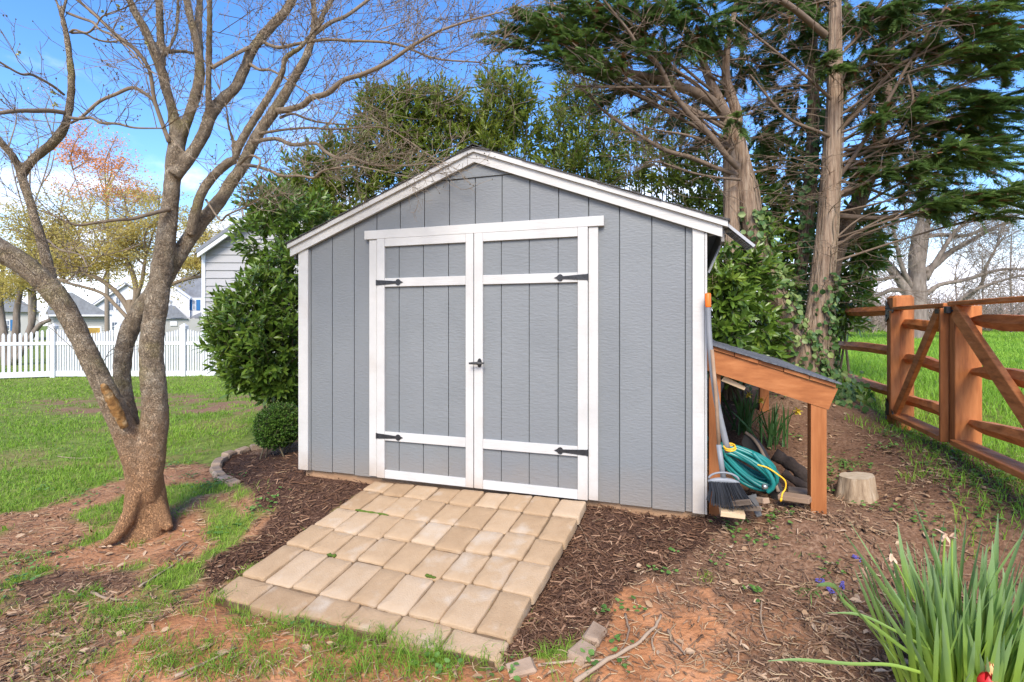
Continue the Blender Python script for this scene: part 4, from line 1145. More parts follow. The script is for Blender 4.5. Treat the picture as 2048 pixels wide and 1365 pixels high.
    board(1513, 1000, 3.02, .17, .045, .03, -1.35, M['old_wood_br'], 'board', 'narrow brown board on the ground under the hose loops', 'board', .25)
    board(1590, 996, 3.05, .17, .085, .03, -.75, M['old_wood_br'], 'board', 'brown board lying on the mulch below the yellow cord', 'board', .08)
    board(1612, 985, 3.25, .20, .10, .03, -.5, M['old_wood'], 'board', 'weathered grey board wedged behind the front cedar post', 'board', .05)
    # flat blade, like an old trowel
    tr = MB(); a, b, c, d = P(1492, 995, 3.02), P(1512, 990, 3.02), P(1524, 1033, 2.9), P(1514, 1036, 2.9)
    V = [tuple(v + Vector((0, 0, .006))) for v in (a, b, c, d)] + [tuple(v - Vector((0, -.003, .0))) for v in (a, b, c, d)]
    tr.add(V, [[0, 1, 2, 3], [7, 6, 5, 4], [0, 4, 5, 1], [1, 5, 6, 2], [2, 6, 7, 3], [3, 7, 4, 0]])
    tag(tr.build('metal_blade', M['dark_metal']), 'flat grey metal blade propped among the stakes', 'metal blade')
    # curved black plastic trough, with its rust brown rim
    t = empty('plastic_trough', P(1530, 960, 3.3), 0, 'curved black plastic trough standing behind the hose', 'trough')
    rim = smooth_poly([P(1490, 866, 3.55), P(1507, 880, 3.5), P(1523, 905, 3.42), P(1538, 940, 3.32), P(1556, 985, 3.2)], 5)
    g = MB(); V = []; n = len(rim)
    for k, p in enumerate(rim):
        w = .04 + .09 * math.sin(math.pi * min(1, k / n * 1.1)); 
        V += [tuple(p), tuple(p + np.array((.05, .02, -.012))), tuple(p + np.array((.05 - w * .2, .02, -.05 - w))), tuple(p + np.array((-.02, .01, -.03 - w)))]
    f = []
    for k in range(n - 1):
        for j in range(4): f.append([k * 4 + j, k * 4 + (j + 1) % 4, k * 4 + 4 + (j + 1) % 4, k * 4 + 4 + j])
    f += [[3, 2, 1, 0], [4 * n - 4, 4 * n - 3, 4 * n - 2, 4 * n - 1]]
    g.add(V, f); g.build('shell', M['black_plastic'], t)
    g = MB(); g.tube([tuple(p + np.array((.0, -.006, .004))) for p in rim], .011, 7); g.build('rim', M['old_wood'], t, smooth=True)
    # two dark rotted timbers
    for k, (q, r0, lab) in enumerate([([(1548, 908, 3.55), (1575, 925, 3.5), (1600, 945, 3.42), (1624, 968, 3.36)], .042, 'dark rotted log behind the trough, the upper of two'),
                                      ([(1566, 945, 3.38), (1590, 962, 3.34), (1622, 978, 3.28)], .026, 'thin dark rotted log below the thicker one by the post')]):
        pts = smooth_poly([P(*a) for a in q], 4)
        pts[:, 2] = np.maximum(pts[:, 2], H(pts[:, 0], pts[:, 1]) + r0 * .5)
        g = MB(); g.tube(pts, r0 * (1 + .12 * np.sin(np.arange(len(pts)) * 1.7)), 10, jit=.12); tag(g.build('rotted_log', M['rotted_log'], smooth=True), lab, 'log', 'rotted logs by the lean-to')
build_tools()

def build_stump():
    p = P(1714, 985, 3.42); zb = Hs(p.x, p.y) - .03; r = .110
    t = empty('tree_stump', (p.x, p.y, zb), 0, 'low pale weathered tree stump in the mulch', 'tree stump')
    n = 40; hts = [0, .05, .11, .17, .185]; V = []
    for k, h in enumerate(hts):
        fl = 1.22 - .30 * min(1, h / .15)
        for j in range(n):
            a = j / n * 2 * math.pi
            rr = r * fl * (1 + .05 * math.sin(3 * a + 1) + .035 * math.sin(7 * a + k * .2) + .02 * math.sin(15 * a)) * (.975 if k == 4 else 1)
            V.append((p.x + rr * math.cos(a), p.y + rr * math.sin(a), zb + h + (.012 * math.cos(a + .5) if k > 2 else 0)))
    f = [[k * n + j, k * n + (j + 1) % n, (k + 1) * n + (j + 1) % n, (k + 1) * n + j] for k in range(4) for j in range(n)]
    g = MB(); g.add(V, f); g.build('bark', M['stump'], t, smooth=True)
    top = [tuple(Vector(v) + Vector((0, 0, .0005))) for v in V[4 * n:]]
    g = MB(); g.add(top, [list(range(n))]); g.build('sawn_top', M['stump_top'], t)
build_stump()
# ------------------------------------------------------------------ cedar split-rail fence and gate
FN = np.array([-FENCE_D[1] * -1, FENCE_D[0] * -1]) * 1.0
FN = np.array([-.94, .34])                          # towards the garden
FROT = math.atan2(FENCE_D[1], FENCE_D[0])
def FP(t, off, z): 
    q = FENCE_A + FENCE_D * t + FN * off
    return Vector((q[0], q[1], z))
def fbox(mb, t, off, z, st, so_, sz, bev=.004, roll=0.0):
    mb.box(FP(t, off, z), (st, so_, sz), Matrix.Rotation(FROT, 4, 'Z') @ Matrix.Rotation(roll, 4, 'Y'), bev=bev)
def split_rail(mb, t0, t1, za, zb, off=0., r=.052, point=True):
    n = 12; pts = []; rad = []
    for k in range(n):
        s = k / (n - 1); pts.append(FP(t0 + (t1 - t0) * s, off + .006 * math.sin(s * 5 + za * 9), za + (zb - za) * s + .008 * math.sin(s * 7 + za * 5)))
        e = min(s, 1 - s) * abs(t1 - t0)
        rad.append(r * (min(1, .45 + e * 2.2) if point else 1) * (1 + .05 * math.sin(9 * s + za * 3)))
    V, q = tube_data(pts, rad, 6, .07)
    # flatten a little so it reads as cleft wood
    mb.add(V, [q]); b = mb.n - len(V)
    mb.f.append(([list(range(b + 5, b - 1, -1)), list(range(b + (n - 1) * 6, b + n * 6))], 0, 0))
def build_cedar():
    t = empty('split_rail_fence', FP(-1.5, 0, .6), 0, 'three rail cedar fence running back from the gate post to the trees', 'fence')
    for (tt, z0, z1) in ((0, .40, 1.745), (-3.05, .3, 1.80)):
        g = MB(); fbox(g, tt, 0, (z0 + z1) / 2, .20, .165, z1 - z0, bev=.022); g.build('post', M['rail_v'], t)
    for za, zb in ((1.60, 1.655), (1.21, 1.20), (.83, .745)):
        g = MB(); split_rail(g, -.06, -3.0, za, zb, -.01, .056); g.build('rail', M['rail'], t)
    g = MB()                                         # black mortises and stains on the post
    # ---- left leaf
    l = empty('gate', FP(.6, 0, .62), 0, 'cedar gate leaf with a brace rising from the hinge post', 'gate', 'cedar gate leaves')
    T0, T1 = .125, 1.150
    g = MB(); fbox(g, (T0 + T1) / 2, .055, 1.622, T1 - T0 + .05, .10, .030); g.build('top_rail', M['rail'], l)
    g = MB(); fbox(g, (T0 + T1) / 2, .055, .640, T1 - T0 - .04, .13, .036); g.build('bottom_board', M['rail'], l)
    g = MB(); fbox(g, T0, .085, 1.12, .045, .07, .96); g.build('stile', M['rail_v'], l)
    g = MB(); fbox(g, T1 - .01, .030, 1.112, .085, .075, .985); g.build('stile', M['rail_v'], l)
    g = MB(); fbox(g, T1 + .020, .098, 1.112, .032, .052, .975); g.build('stile', M['rail_v'], l)
    for za, zb in ((1.475, 1.468), (1.165, 1.14), (.80, .79)):
        g = MB(); split_rail(g, .09, T1 - .02, za, zb, -.03, .050, False); g.build('rail', M['rail'], l)
    a, b = FP(T0 + .04, .080, .675), FP(T1 - .085, .080, 1.60)
    d = b - a; g = MB(); el = math.atan2(d.z, math.hypot(d.x, d.y))
    g.box((a + b) / 2, (d.length, .036, .085), Matrix.Rotation(FROT, 4, 'Z') @ Matrix.Rotation(-el, 4, 'Y'), bev=.004); g.build('brace', M['rail'], l)
    for zc in (1.60, .67):                            # triangular strap hinges
        s = 1 if zc > 1 else -1
        g = MB(); V = []
        for o_ in (.086, .094):
            for (tt, zz) in ((-.085, zc + .085 * s + .02), (-.085, zc - .105 * s), (.02, zc - .05), (.20, zc - .012), (.20, zc + .012), (.02, zc + .02)):
                V.append(tuple(FP(tt, o_ + (.028 if tt > .1 else 0), zz)))
        g.add(V, [[0, 1, 2, 3, 4, 5], [11, 10, 9, 8, 7, 6]] + [[i, i + 6, (i + 1) % 6 + 6, (i + 1) % 6] for i in range(6)])
        for tt, zz in ((-.06, zc + .03 * s), (-.06, zc - .04 * s), (.0, zc)):
            p = FP(tt, .094, zz); q = FP(tt, .102, zz); g.tube([p, q], [.010, .008], 8)
        g.build('hinge', M['iron'], l)
    g = MB(); fbox(g, T1 - .06, .10, 1.578, .10, .02, .035); fbox(g, T1 + .06, .085, 1.578, .13, .012, .012); fbox(g, T1 + .095, .105, 1.585, .045, .03, .05)
    g.build('latch', M['iron'], l)
    # ---- right leaf
    l = empty('gate', FP(1.9, 0, .62), 0, 'cedar gate leaf with a brace falling away from the latch, cut by the frame', 'gate', 'cedar gate leaves')
    T2, T3 = 1.255, 2.55
    g = MB(); fbox(g, T2, .005, 1.115, .085, .155, .995); g.build('stile', M['rail_v'], l)
    g = MB(); fbox(g, T3, .005, 1.115, .085, .155, .995); g.build('stile', M['rail_v'], l)
    g = MB(); fbox(g, (T2 + T3) / 2, .04, 1.630, T3 - T2 + .09, .11, .030); g.build('top_rail', M['rail'], l)
    g = MB(); fbox(g, (T2 + T3) / 2, .05, .650, T3 - T2 - .088, .13, .038); g.build('bottom_board', M['rail'], l)
    for za, zb in ((1.50, 1.49), (1.155, 1.17), (.80, .82)):
        g = MB(); split_rail(g, T2 + .035, T3, za, zb, -.02, .053); g.build('rail', M['rail'], l)
    a, b = FP(T2 + .04, .075, 1.575), FP(T3 - .05, .075, .70)
    d = b - a; el = math.atan2(d.z, math.hypot(d.x, d.y)); g = MB()
    g.box((a + b) / 2, (d.length, .038, .105), Matrix.Rotation(FROT, 4, 'Z') @ Matrix.Rotation(-el, 4, 'Y'), bev=.004); g.build('brace', M['rail'], l)
build_cedar()

# ------------------------------------------------------------------ white picket fence
def build_pickets():
    zg = -.02
    def run(pts, spc, w, lab, nposts, scall):
        a, b = Vector(pts[0]), Vector(pts[1]); d = b - a; L = d.length; d /= L; ang = math.atan2(d.y, d.x); rot = Matrix.Rotation(ang, 4, 'Z'); nrm = Vector((-d.y, d.x))
        base = (a + b) / 2
        t = empty('picket_fence', (base.x, base.y, zg), 0, lab, 'picket fence', 'white picket fences')
        bx = lambda mb, s, off, z, sl_, sw, sz, bev=.0: mb.box((a.x + d.x * s + nrm.x * off, a.y + d.y * s + nrm.y * off, z), (sl_, sw, sz), rot, bev=bev)
        sec = L / nposts
        for k in range(nposts + 1):
            if k == 0 and scall == 2: continue
            s = k * sec; g = MB(); bx(g, s, 0, zg + .66, .127, .127, 1.34, .004); p = g.build('post', M['vinyl'], t)
            g = MB()
            V = []; hz = zg + 1.331
            prof = [(.082, 0), (.082, .025), (.060, .034), (.060, .045), (.078, .055), (.078, .075), (.035, .118), (.006, .145)]
            for r_, h_ in prof:
                for q in range(4):
                    e = (Vector(((-1, 1, 1, -1)[q] * r_, (-1, -1, 1, 1)[q] * r_, 0))); e = rot.to_3x3() @ e
                    V.append((a.x + d.x * s + e.x, a.y + d.y * s + e.y, hz + h_))
            g.add(V, [[k_ * 4 + q, k_ * 4 + (q + 1) % 4, k_ * 4 + 4 + (q + 1) % 4, k_ * 4 + 4 + q] for k_ in range(len(prof) - 1) for q in range(4)] + [[3, 2, 1, 0]])
            g.build('post_cap', M['vinyl'], p)
        for k in range(nposts):
            for z, h_ in ((.93, .09), (.10, .15)):
                g = MB(); bx(g, (k + .5) * sec, 0, zg + z, sec - .13, .05, h_, .004); g.build('rail', M['vinyl'], t)
            n = int((sec - .15) / spc); proto = {}
            for i in range(n):
                s = k * sec + .075 + (i + .5) * (sec - .15) / n
                u = abs((i + .5) / n * 2 - 1)
                ht = 1.17 + .13 * u ** 2.2 if scall else 1.15
                g = MB(); zz = zg + .04
                V = [(-w / 2, 0), (w / 2, 0), (w / 2, ht - .05), (w * .28, ht - .012), (0, ht), (-w * .28, ht - .012), (-w / 2, ht - .05)]
                P3 = []
                for o_ in (-.012, .012):
                    for x_, z_ in V: P3.append((a.x + d.x * (s + x_) + nrm.x * (o_ + .0), a.y + d.y * (s + x_) + nrm.y * o_, zz + z_))
                m_ = len(V)
                g.add(P3, [list(range(m_)), list(range(2 * m_ - 1, m_ - 1, -1))] + [[q, q + m_, (q + 1) % m_ + m_, (q + 1) % m_] for q in range(m_)])
                g.build('picket', M['vinyl'], t)
    x0 = (108 - CX) / F * 14.0
    run([(x0, 14.0, 0), (x0 + 1.78 * 4, 14.0, 0)], .070, .045, 'white picket fence with scalloped top running behind the lawn to the laurel', 4, 1)
    run([(x0, 14.0, 0), (x0 - 3.6, 12.35, 0)], .112, .060, 'white open picket fence run meeting the corner post at the far left', 2, 2)
build_pickets()

# ------------------------------------------------------------------ neighbouring houses
def quad_prism(mb, pts, Z, dep):                    # photo outline at distance Z, given real depth
    A = [P(x, y, Z) for x, y in pts]; n = len(A)
    m_ = sum(A, Vector()) / n; r = Vector((m_.x, m_.y, 0)).normalized() if dep > 1 else Vector((0, 1, 0))
    V = [tuple(p) for p in A] + [tuple(p + r * dep) for p in A]
    mb.add(V, [list(range(n)), list(range(2 * n - 1, n - 1, -1))] + [[i, i + n, (i + 1) % n + n, (i + 1) % n] for i in range(n)])
    return mb
def window(parent, x0, x1, y0, y1, Z, shutter=False, grid=2):
    s = F / Z
    g = MB(); quad_prism(g, [(x0, y1), (x1, y1), (x1, y0), (x0, y0)], Z - .05, .10); fr = g.build('window', M['vinyl'], parent)
    m = .07 * s; ym = (y0 + y1) / 2
    for a, b in ((y0 + m, ym - m * .4), (ym + m * .4, y1 - m)):
        g = MB(); quad_prism(g, [(x0 + m, b), (x1 - m, b), (x1 - m, a), (x0 + m, a)], Z - .06, .04); g.build('pane', M['house_glass'], fr)
    g = MB(); xm = (x0 + x1) / 2; q = .018 * s
    quad_prism(g, [(xm - q, y1 - m), (xm + q, y1 - m), (xm + q, y0 + m), (xm - q, y0 + m)], Z - .075, .02); g.build('muntin', M['vinyl'], fr)
    if shutter:
        for a, b in ((x0 - .42 * s, x0 - .03 * s), (x1 + .03 * s, x1 + .42 * s)):
            g = MB(); quad_prism(g, [(a, y1), (b, y1), (b, y0), (a, y0)], Z - .07, .08); g.build('shutter', M['shutter'], parent)
def lap(parent, m, Z, ylist, xl, xr, dep=.03, name='siding_board'):
    for y0, y1 in zip(ylist[:-1], ylist[1:]):        # y0 upper, y1 lower (photo rows)
        A = [P(xl(y1), y1 - .6, Z - .028), P(xr(y1), y1 - .6, Z - .028), P(xr(y0), y0, Z), P(xl(y0), y0, Z)]
        V = [tuple(p) for p in A] + [(p.x, Z + .04, p.z) for p in A]
        g = MB(); g.add(V, [[0, 1, 2, 3], [7, 6, 5, 4]] + [[i, i + 4, (i + 1) % 4 + 4, (i + 1) % 4] for i in range(4)]); g.build(name, m, parent)
def build_houses():
    Z = 15.5
    h = empty('grey_house', P(600, 770, Z + 4), 0, 'warm grey lap sided gable end rising behind the laurel', 'house')
    pk = (600, 368); rows = list(np.arange(370, 775, 15.6))
    xl = lambda y: max(408, pk[0] - (y - pk[1]) / .70); xr = lambda y: min(792, pk[0] + (y - pk[1]) / .70)
    lap(h, M['lap_grey'], Z, rows, xl, xr)
    g = MB(); quad_prism(g, [(409, 770), (791, 770), (791, 505), (600, 371), (409, 505)], Z + .05, 8); g.build('wall', M['lap_grey'], h)
    g = MB(); quad_prism(g, [(403, 772), (410, 772), (410, 500), (403, 505)], Z - .05, .12); g.build('corner_trim', M['vinyl'], h)
    for s in (-1, 1):
        X = lambda d: pk[0] + s * d
        q = [(X(0), 360), (X(0), 371), (X(206), 371 + 206 * .70), (X(206), 360 + 206 * .70)]
        if s > 0: q = q[::-1]
        g = MB(); quad_prism(g, q, Z - .30, .06); g.build('rake_board', M['vinyl'], h)
        q = [(X(0), 353), (X(0), 361), (X(208), 361 + 208 * .70), (X(208), 353 + 208 * .70)]
        if s > 0: q = q[::-1]
        g = MB(); quad_prism(g, q, Z - .32, 9); g.build('roof', M['roof_grey'], h)
    # white house
    Z = 55.
    h = empty('white_house', P(300, 668, Z + 4), 0, 'white two storey house with grey roofs and blue shutters far behind the fence', 'house')
    g = MB(); quad_prism(g, [(188, 690), (312, 690), (312, 611), (250, 569), (188, 611)], Z, 9); g.build('wall', M['lap_white'], h)
    g = MB(); quad_prism(g, [(183, 613), (250, 567.5), (250, 564), (180, 611)], Z - .3, 9.5); quad_prism(g, [(250, 567.5), (317, 613), (320, 611), (250, 564)], Z - .3, 9.5); g.build('roof', M['roof_grey'], h)
    g = MB(); quad_prism(g, [(183, 614.5), (250, 570), (250, 567), (183, 612)], Z - .35, .2); g.build('rake_board', M['vinyl'], h)
    window(h, 217, 227, 594, 622, Z); window(h, 231, 242, 594, 622, Z); window(h, 223, 235, 644, 662, Z)
    g = MB(); quad_prism(g, [(330, 690), (379, 690), (379, 596), (348, 573), (330, 586)], Z - 1.0, 8); g.build('wall', M['lap_white'], h)
    g = MB(); quad_prism(g, [(346, 573), (350, 573.5), (382, 597), (406, 597), (406, 547), (372, 547)], Z + .2, 2.5); g.build('roof', M['roof_grey'], h)
    g = MB(); quad_prism(g, [(346, 574.5), (348, 571.5), (381, 595.5), (380, 598)], Z - 1.3, .3); g.build('rake_board', M['vinyl'], h)
    g = MB(); quad_prism(g, [(379.5, 690), (440, 690), (440, 596), (379.5, 596)], Z - .6, 7); g.build('wall', M['lap_white'], h)
    window(h, 385, 392, 600, 621, Z - .6, True); window(h, 338, 345, 600, 618, Z - 1.0)
    g = MB(); quad_prism(g, [(326, 612), (350, 612), (375, 636), (326, 636)], Z - 4, 2.5); quad_prism(g, [(377, 636), (404, 624), (440, 624), (440, 636)], Z - 3, 2.5); g.build('porch_roof', M['roof_grey'], h)
    g = MB(); quad_prism(g, [(326, 690), (440, 690), (440, 637.5), (326, 637.5)], Z - 3.6, 2.6); g.build('garage_wall', M['lap_garage'], h)
    g = MB(); quad_prism(g, [(340, 652), (354, 652), (354, 643), (340, 643)], Z - 3.7, .1); g.build('window', M['vinyl'], h)
    # garage
    Z = 38.
    h = empty('garage', P(170, 680, Z + 3), 0, 'low beige garage with grey roof and open door behind the fence', 'garage')
    rows = list(np.arange(632, 690, 4.2)); lap(h, M['lap_garage'], Z, rows, lambda y: 95, lambda y: 212)
    g = MB(); quad_prism(g, [(96, 690), (211.5, 690), (211.5, 631), (96, 631)], Z + .05, 8); g.build('wall', M['lap_garage'], h)
    g = MB(); quad_prism(g, [(90, 629), (219, 629), (144, 585), (110, 585)], Z - .5, 9); g.build('roof', M['roof_grey'], h)
    g = MB(); quad_prism(g, [(90, 633), (219, 633), (219, 629.5), (90, 629.5)], Z - .6, .25); g.build('gutter', M['vinyl'], h)
    g = MB(); quad_prism(g, [(165, 690), (203, 690), (203, 653), (165, 653)], Z - .06, .05); g.build('door_trim', M['vinyl'], h)
    g = MB(); quad_prism(g, [(168.5, 690), (199.5, 690), (199.5, 656), (168.5, 656)], Z - .08, .04); g.build('garage_door', M['garage_in'], h)
    # another grey house half hidden by the far left trees
    Z = 44.
    h = empty('pale_house', P(20, 680, Z + 3), 0, 'pale grey house half hidden by trees at the far left', 'house')
    g = MB(); quad_prism(g, [(-90, 700), (78, 700), (78, 622), (20, 592), (-90, 622)], Z, 8); g.build('wall', M['lap_garage'], h)
    g = MB(); quad_prism(g, [(-95, 622), (84, 625), (20, 588), (-60, 588)], Z - .4, 8.5); g.build('roof', M['roof_grey'], h)
    window(h, 8, 20, 640, 662, Z, True)
build_houses()
# ------------------------------------------------------------------ trees
def grow(out, p, d, L, r, lev, up=.25, wob=.25, kids=(3, 5), tips=None, seg=5, flat=0.0, shrink=.55):
    """adds one twig with its side twigs to out as (points, radii)"""
    pts = [np.array(p)]; dd = np.array(d, float)
    for k in range(seg):
        dd = dd + rng.normal(size=3) * wob * .5; dd[2] += up * .3
        if flat: dd[2] *= (1 - flat)
        dd /= np.linalg.norm(dd)
        pts.append(pts[-1] + dd * L / seg)
    rad = np.linspace(r, max(r * .35, .0012), seg + 1)
    out.append((np.array(pts), rad))
    if lev <= 0:
        if tips is not None: tips.append((pts[-1], dd))
        return
    n = rnd.randint(*kids)
    for k in range(n):
        s = rnd.uniform(.25, 1.0); i = min(seg - 1, int(s * seg)); f = s * seg - i
        q = pts[i] * (1 - f) + pts[i + 1] * f
        t = pts[i + 1] - pts[i]; t /= np.linalg.norm(t)
        a = rng.normal(size=3); a -= t * a.dot(t); a /= np.linalg.norm(a) + 1e-6
        ang = rnd.uniform(.5, 1.0)
        grow(out, q, t * math.cos(ang) + a * math.sin(ang), L * shrink * rnd.uniform(.6, 1.1), r * .6, lev - 1, up, wob, kids, tips, max(3, seg - 1), flat, shrink)
    if tips is not None: tips.append((pts[-1], dd))
def tubes(lst, n=4, tint=True, minr=0.0):
    mb = MB()
    for pts, rad in lst: mb.tube(pts, np.maximum(rad, minr), n, False, rnd.random() if tint else None)
    return mb
def pxline(rows, Za, Zb, sub=5):
    """rows of (px, py, width_px) -> world points and radii, distance running from Za to Zb"""
    A = np.array(rows, float); n = len(A); Zs = np.linspace(Za, Zb, n)
    T = np.gradient(A[:, :2], axis=0); vert = np.abs(T[:, 1]) / (np.hypot(T[:, 0], T[:, 1]) + 1e-6)
    ca = 1 / np.sqrt(1 + ((A[:, 0] - CX) / F) ** 2)   # a round stem off to the side shows wider than it is
    ca = 1 - vert * (1 - ca)
    W = np.array([[*P(a[0], a[1], z), a[2] / F * z / 2 * c_] for a, z, c_ in zip(A, Zs, ca)])
    S = smooth_poly(W, sub)
    return S[:, :3], np.maximum(S[:, 3], .0012)

def build_dogwood():
    Z0 = 3.53
    base = P(295, 1060, Z0)
    t = empty('dogwood_tree', (base.x, base.y, Hs(base.x, base.y)), 0, 'bare multi-stemmed tree with scaly bark on the lawn left of the shed', 'tree')
    thick = MB(); clean = []
    def stem(rows, za, zb, n=18, jit=.03, keep=True):
        pts, rad = pxline(rows, za, zb, 6)
        rad = rad * .92 * (1 + .022 * np.sin(np.arange(len(rad)) * .7 + rnd.random() * 6))
        thick.tube(pts, rad, n, True, .5, jit)
        if keep: clean.append((pts, rad))
    # trunk with flared foot
    pts, rad = pxline([(293, 1085, 122), (294, 1062, 106), (293, 1035, 94), (292, 1000, 86), (290, 960, 80), (288, 920, 84), (286, 890, 90), (283, 862, 82)], Z0, Z0, 6)
    n = 36; V, q = tube_data(pts, rad, n)
    V = V.reshape(len(pts), n, 3)
    for k in range(len(pts)):
        low = max(0, 1 - k / 14)
        a = np.arange(n) / n * 2 * math.pi
        f = 1 + low * (.15 * np.sin(3 * a + .7) + .09 * np.sin(5 * a + 2)) + .035 * np.sin(4 * a + k * .35) + .02 * np.sin(9 * a - k * .2)
        V[k] = pts[k] + (V[k] - pts[k]) * f[:, None]
    g = thick; b0 = g.n; g.add(V.reshape(-1, 3), [q]); kk = len(pts)
    g.f.append(([list(range(b0 + n - 1, b0 - 1, -1)), list(range(b0 + (kk - 1) * n, b0 + kk * n))], 0, 0))
    # root running forward left
    rp = [(274, 985, 30), (256, 1035, 34), (232, 1072, 26), (200, 1094, 12)]
    p2, r2 = pxline(rp, Z0 - .12, Z0 - .22, 5); p2[:, 2] = np.maximum(p2[:, 2], H(p2[:, 0], p2[:, 1]) - .01); g.tube(p2, r2, 12, True, .5, .04)
    p2, r2 = pxline([(306, 985, 40), (322, 1030, 36), (340, 1058, 18)], Z0, Z0 - .05, 5); g.tube(p2, r2, 12, True, .5, .04)
        # three stems
    stem([(290, 985, 50), (276, 930, 62), (250, 862, 60), (222, 805, 54), (196, 750, 50), (172, 700, 49), (148, 650, 50), (122, 604, 52), (88, 565, 52), (45, 528, 53), (0, 500, 54), (-70, 455, 50), (-160, 380, 44)], Z0 - .03, Z0 - .55, 22)
    stem([(290, 970, 40), (280, 905, 46), (262, 850, 45), (249, 795, 42), (244, 745, 41), (249, 695, 43), (262, 655, 44), (280, 622, 42), (300, 590, 36), (320, 555, 30)], Z0 + .03, Z0 + .20, 18, keep=False)
    stem([(292, 1000, 56), (298, 945, 66), (305, 890, 66), (310, 825, 62), (307, 770, 58), (303, 715, 57), (305, 665, 55), (313, 615, 52), (320, 565, 50), (327, 515, 49), (334, 465, 44), (340, 415, 40), (344, 370, 38), (349, 325, 40), (356, 275, 40), (358, 250, 38)], Z0 - .05, Z0 - .05, 22, keep=False)
    stem([(112, 606, 40), (100, 548, 29), (88, 500, 27), (75, 455, 24), (60, 405, 23), (47, 365, 24), (42, 343, 25)], Z0 - .2, Z0 - .25, 14, keep=False)
    stem([(42, 346, 22), (27, 315, 19), (0, 282, 18), (-40, 235, 16), (-80, 170, 13)], Z0 - .25, Z0 - .5, 12)
    stem([(42, 350, 24), (68, 318, 22), (104, 288, 22), (126, 262, 21), (137, 225, 20), (143, 180, 19), (142, 140, 18), (135, 85, 16), (127, 45, 14), (119, 18, 10), (106, -15, 8), (95, -60, 6)], Z0 - .25, Z0 - .35, 14)
    stem([(124, 32, 10), (131, 5, 10), (140, -30, 8), (150, -80, 5)], Z0 - .34, Z0 - .3, 10)
    # leaders
    stem([(354, 285, 32), (346, 228, 25), (334, 185, 23), (322, 138, 25), (308, 103, 24), (290, 60, 22), (270, 25, 20), (256, -10, 17), (240, -70, 13)], Z0 - .05, Z0 - .35, 14)
    stem([(324, 130, 20), (321, 70, 19), (318, 0, 17), (314, -70, 13)], Z0 - .15, Z0 - .2, 12)
    stem([(332, 110, 9), (351, 68, 9), (355, 30, 9), (357, -20, 7)], Z0 - .15, Z0 + .0, 10)
    stem([(362, 272, 28), (380, 225, 24), (394, 180, 25), (400, 140, 22), (394, 90, 20), (384, 50, 18), (374, 0, 18), (366, -70, 13)], Z0 - .05, Z0 + .05, 14)
    stem([(399, 165, 17), (400, 100, 16), (397, 50, 16), (400, 0, 16), (404, -60, 11)], Z0 + .0, Z0 + .25, 12)
    stem([(348, 352, 34), (368, 330, 30), (392, 296, 28), (410, 262, 28), (419, 235, 30), (432, 214, 28), (450, 195, 26), (472, 174, 24), (488, 140, 23), (506, 98, 22), (540, 56, 21), (570, 24, 20), (592, -15, 17), (615, -70, 12)], Z0 - .08, Z0 + .2, 14)
    stem([(419, 240, 18), (417, 183, 15), (418, 110, 15), (419, 50, 14), (420, -10, 12), (424, -60, 9)], Z0 - .0, Z0 - .3, 12)
    stem([(326, 568, 36), (346, 530, 38), (372, 488, 36), (400, 448, 33), (426, 418, 31), (446, 392, 30), (464, 362, 28), (482, 338, 27), (502, 294, 26), (524, 256, 25), (553, 216, 24), (586, 161, 20), (614, 110, 18), (626, 66, 15), (628, 22, 13), (622, -20, 11), (616, -70, 8)], Z0 + .02, Z0 + .35, 16)
    stem([(631, 64, 12), (645, 33, 12), (660, 5, 12), (690, -40, 9)], Z0 + .3, Z0 + .5, 10)
    stem([(380, 470, 24), (391, 425, 24), (404, 385, 23), (424, 356, 22), (444, 336, 21), (458, 325, 20), (469, 321, 17)], Z0 - .0, Z0 - .1, 12, keep=False)
    stem([(470, 318, 15), (483, 282, 19), (512, 234, 18), (538, 194, 17), (564, 147, 14), (571, 117, 12), (601, 95, 11), (619, 73, 9), (650, 40, 6)], Z0 - .1, Z0 - .35, 12)
    stem([(469, 320, 12), (465, 280, 9), (457, 250, 8), (452, 215, 7), (440, 180, 6)], Z0 - .1, Z0 - .3, 8)
    tr = thick.build('trunk', M['bark_dog'], t, smooth=True)
    rm = tr.modifiers.new('skin', 'REMESH'); rm.mode = 'VOXEL'; rm.voxel_size = .0085; rm.use_smooth_shade = True
    sm = tr.modifiers.new('soften', 'SMOOTH'); sm.factor = .6; sm.iterations = 5
    tx = bpy.data.textures.new('bark_lumps', 'CLOUDS'); tx.noise_scale = .045; tx.noise_depth = 3
    dp = tr.modifiers.new('lumps', 'DISPLACE'); dp.texture = tx; dp.strength = .009; dp.mid_level = .55; dp.mid_level = .5; dp.texture_coords = 'LOCAL'
    g = MB(); p2, r2 = pxline([(250, 855, 16), (236, 826, 24), (222, 798, 22), (211, 779, 18), (206, 770, 10)], Z0 - .19, Z0 - .31, 5); g.tube(p2, r2, 14, True, .5, .12); g.build('rotten_stub', M['rot'], t, smooth=True)
    # thinner limbs
    L = MB()
    def limb(rows, za, zb):
        pts, rad = pxline(rows, za, zb, 5); L.tube(pts, rad, 8, True, rnd.random()); clean.append((pts, rad))
    limb([(556, 222, 14), (575, 220, 13), (605, 211, 12), (623, 196, 12), (655, 187, 11), (687, 161, 10), (725, 149, 9), (775, 126, 8), (822, 94, 7), (875, 64, 5), (942, 41, 4), (1000, 25, 3)], Z0 + .2, Z0 - .35)
    limb([(505, 284, 9), (552, 278, 8), (585, 290, 8), (631, 287, 7), (652, 305, 7), (681, 318, 6), (705, 316, 5), (751, 331, 4), (825, 331, 3)], Z0 + .15, Z0 - .1)
    limb([(478, 330, 8), (510, 333, 7), (538, 341, 6), (564, 352, 6), (600, 352, 5), (628, 356, 5), (649, 341, 4), (710, 331, 3)], Z0 + .1, Z0 - .35)
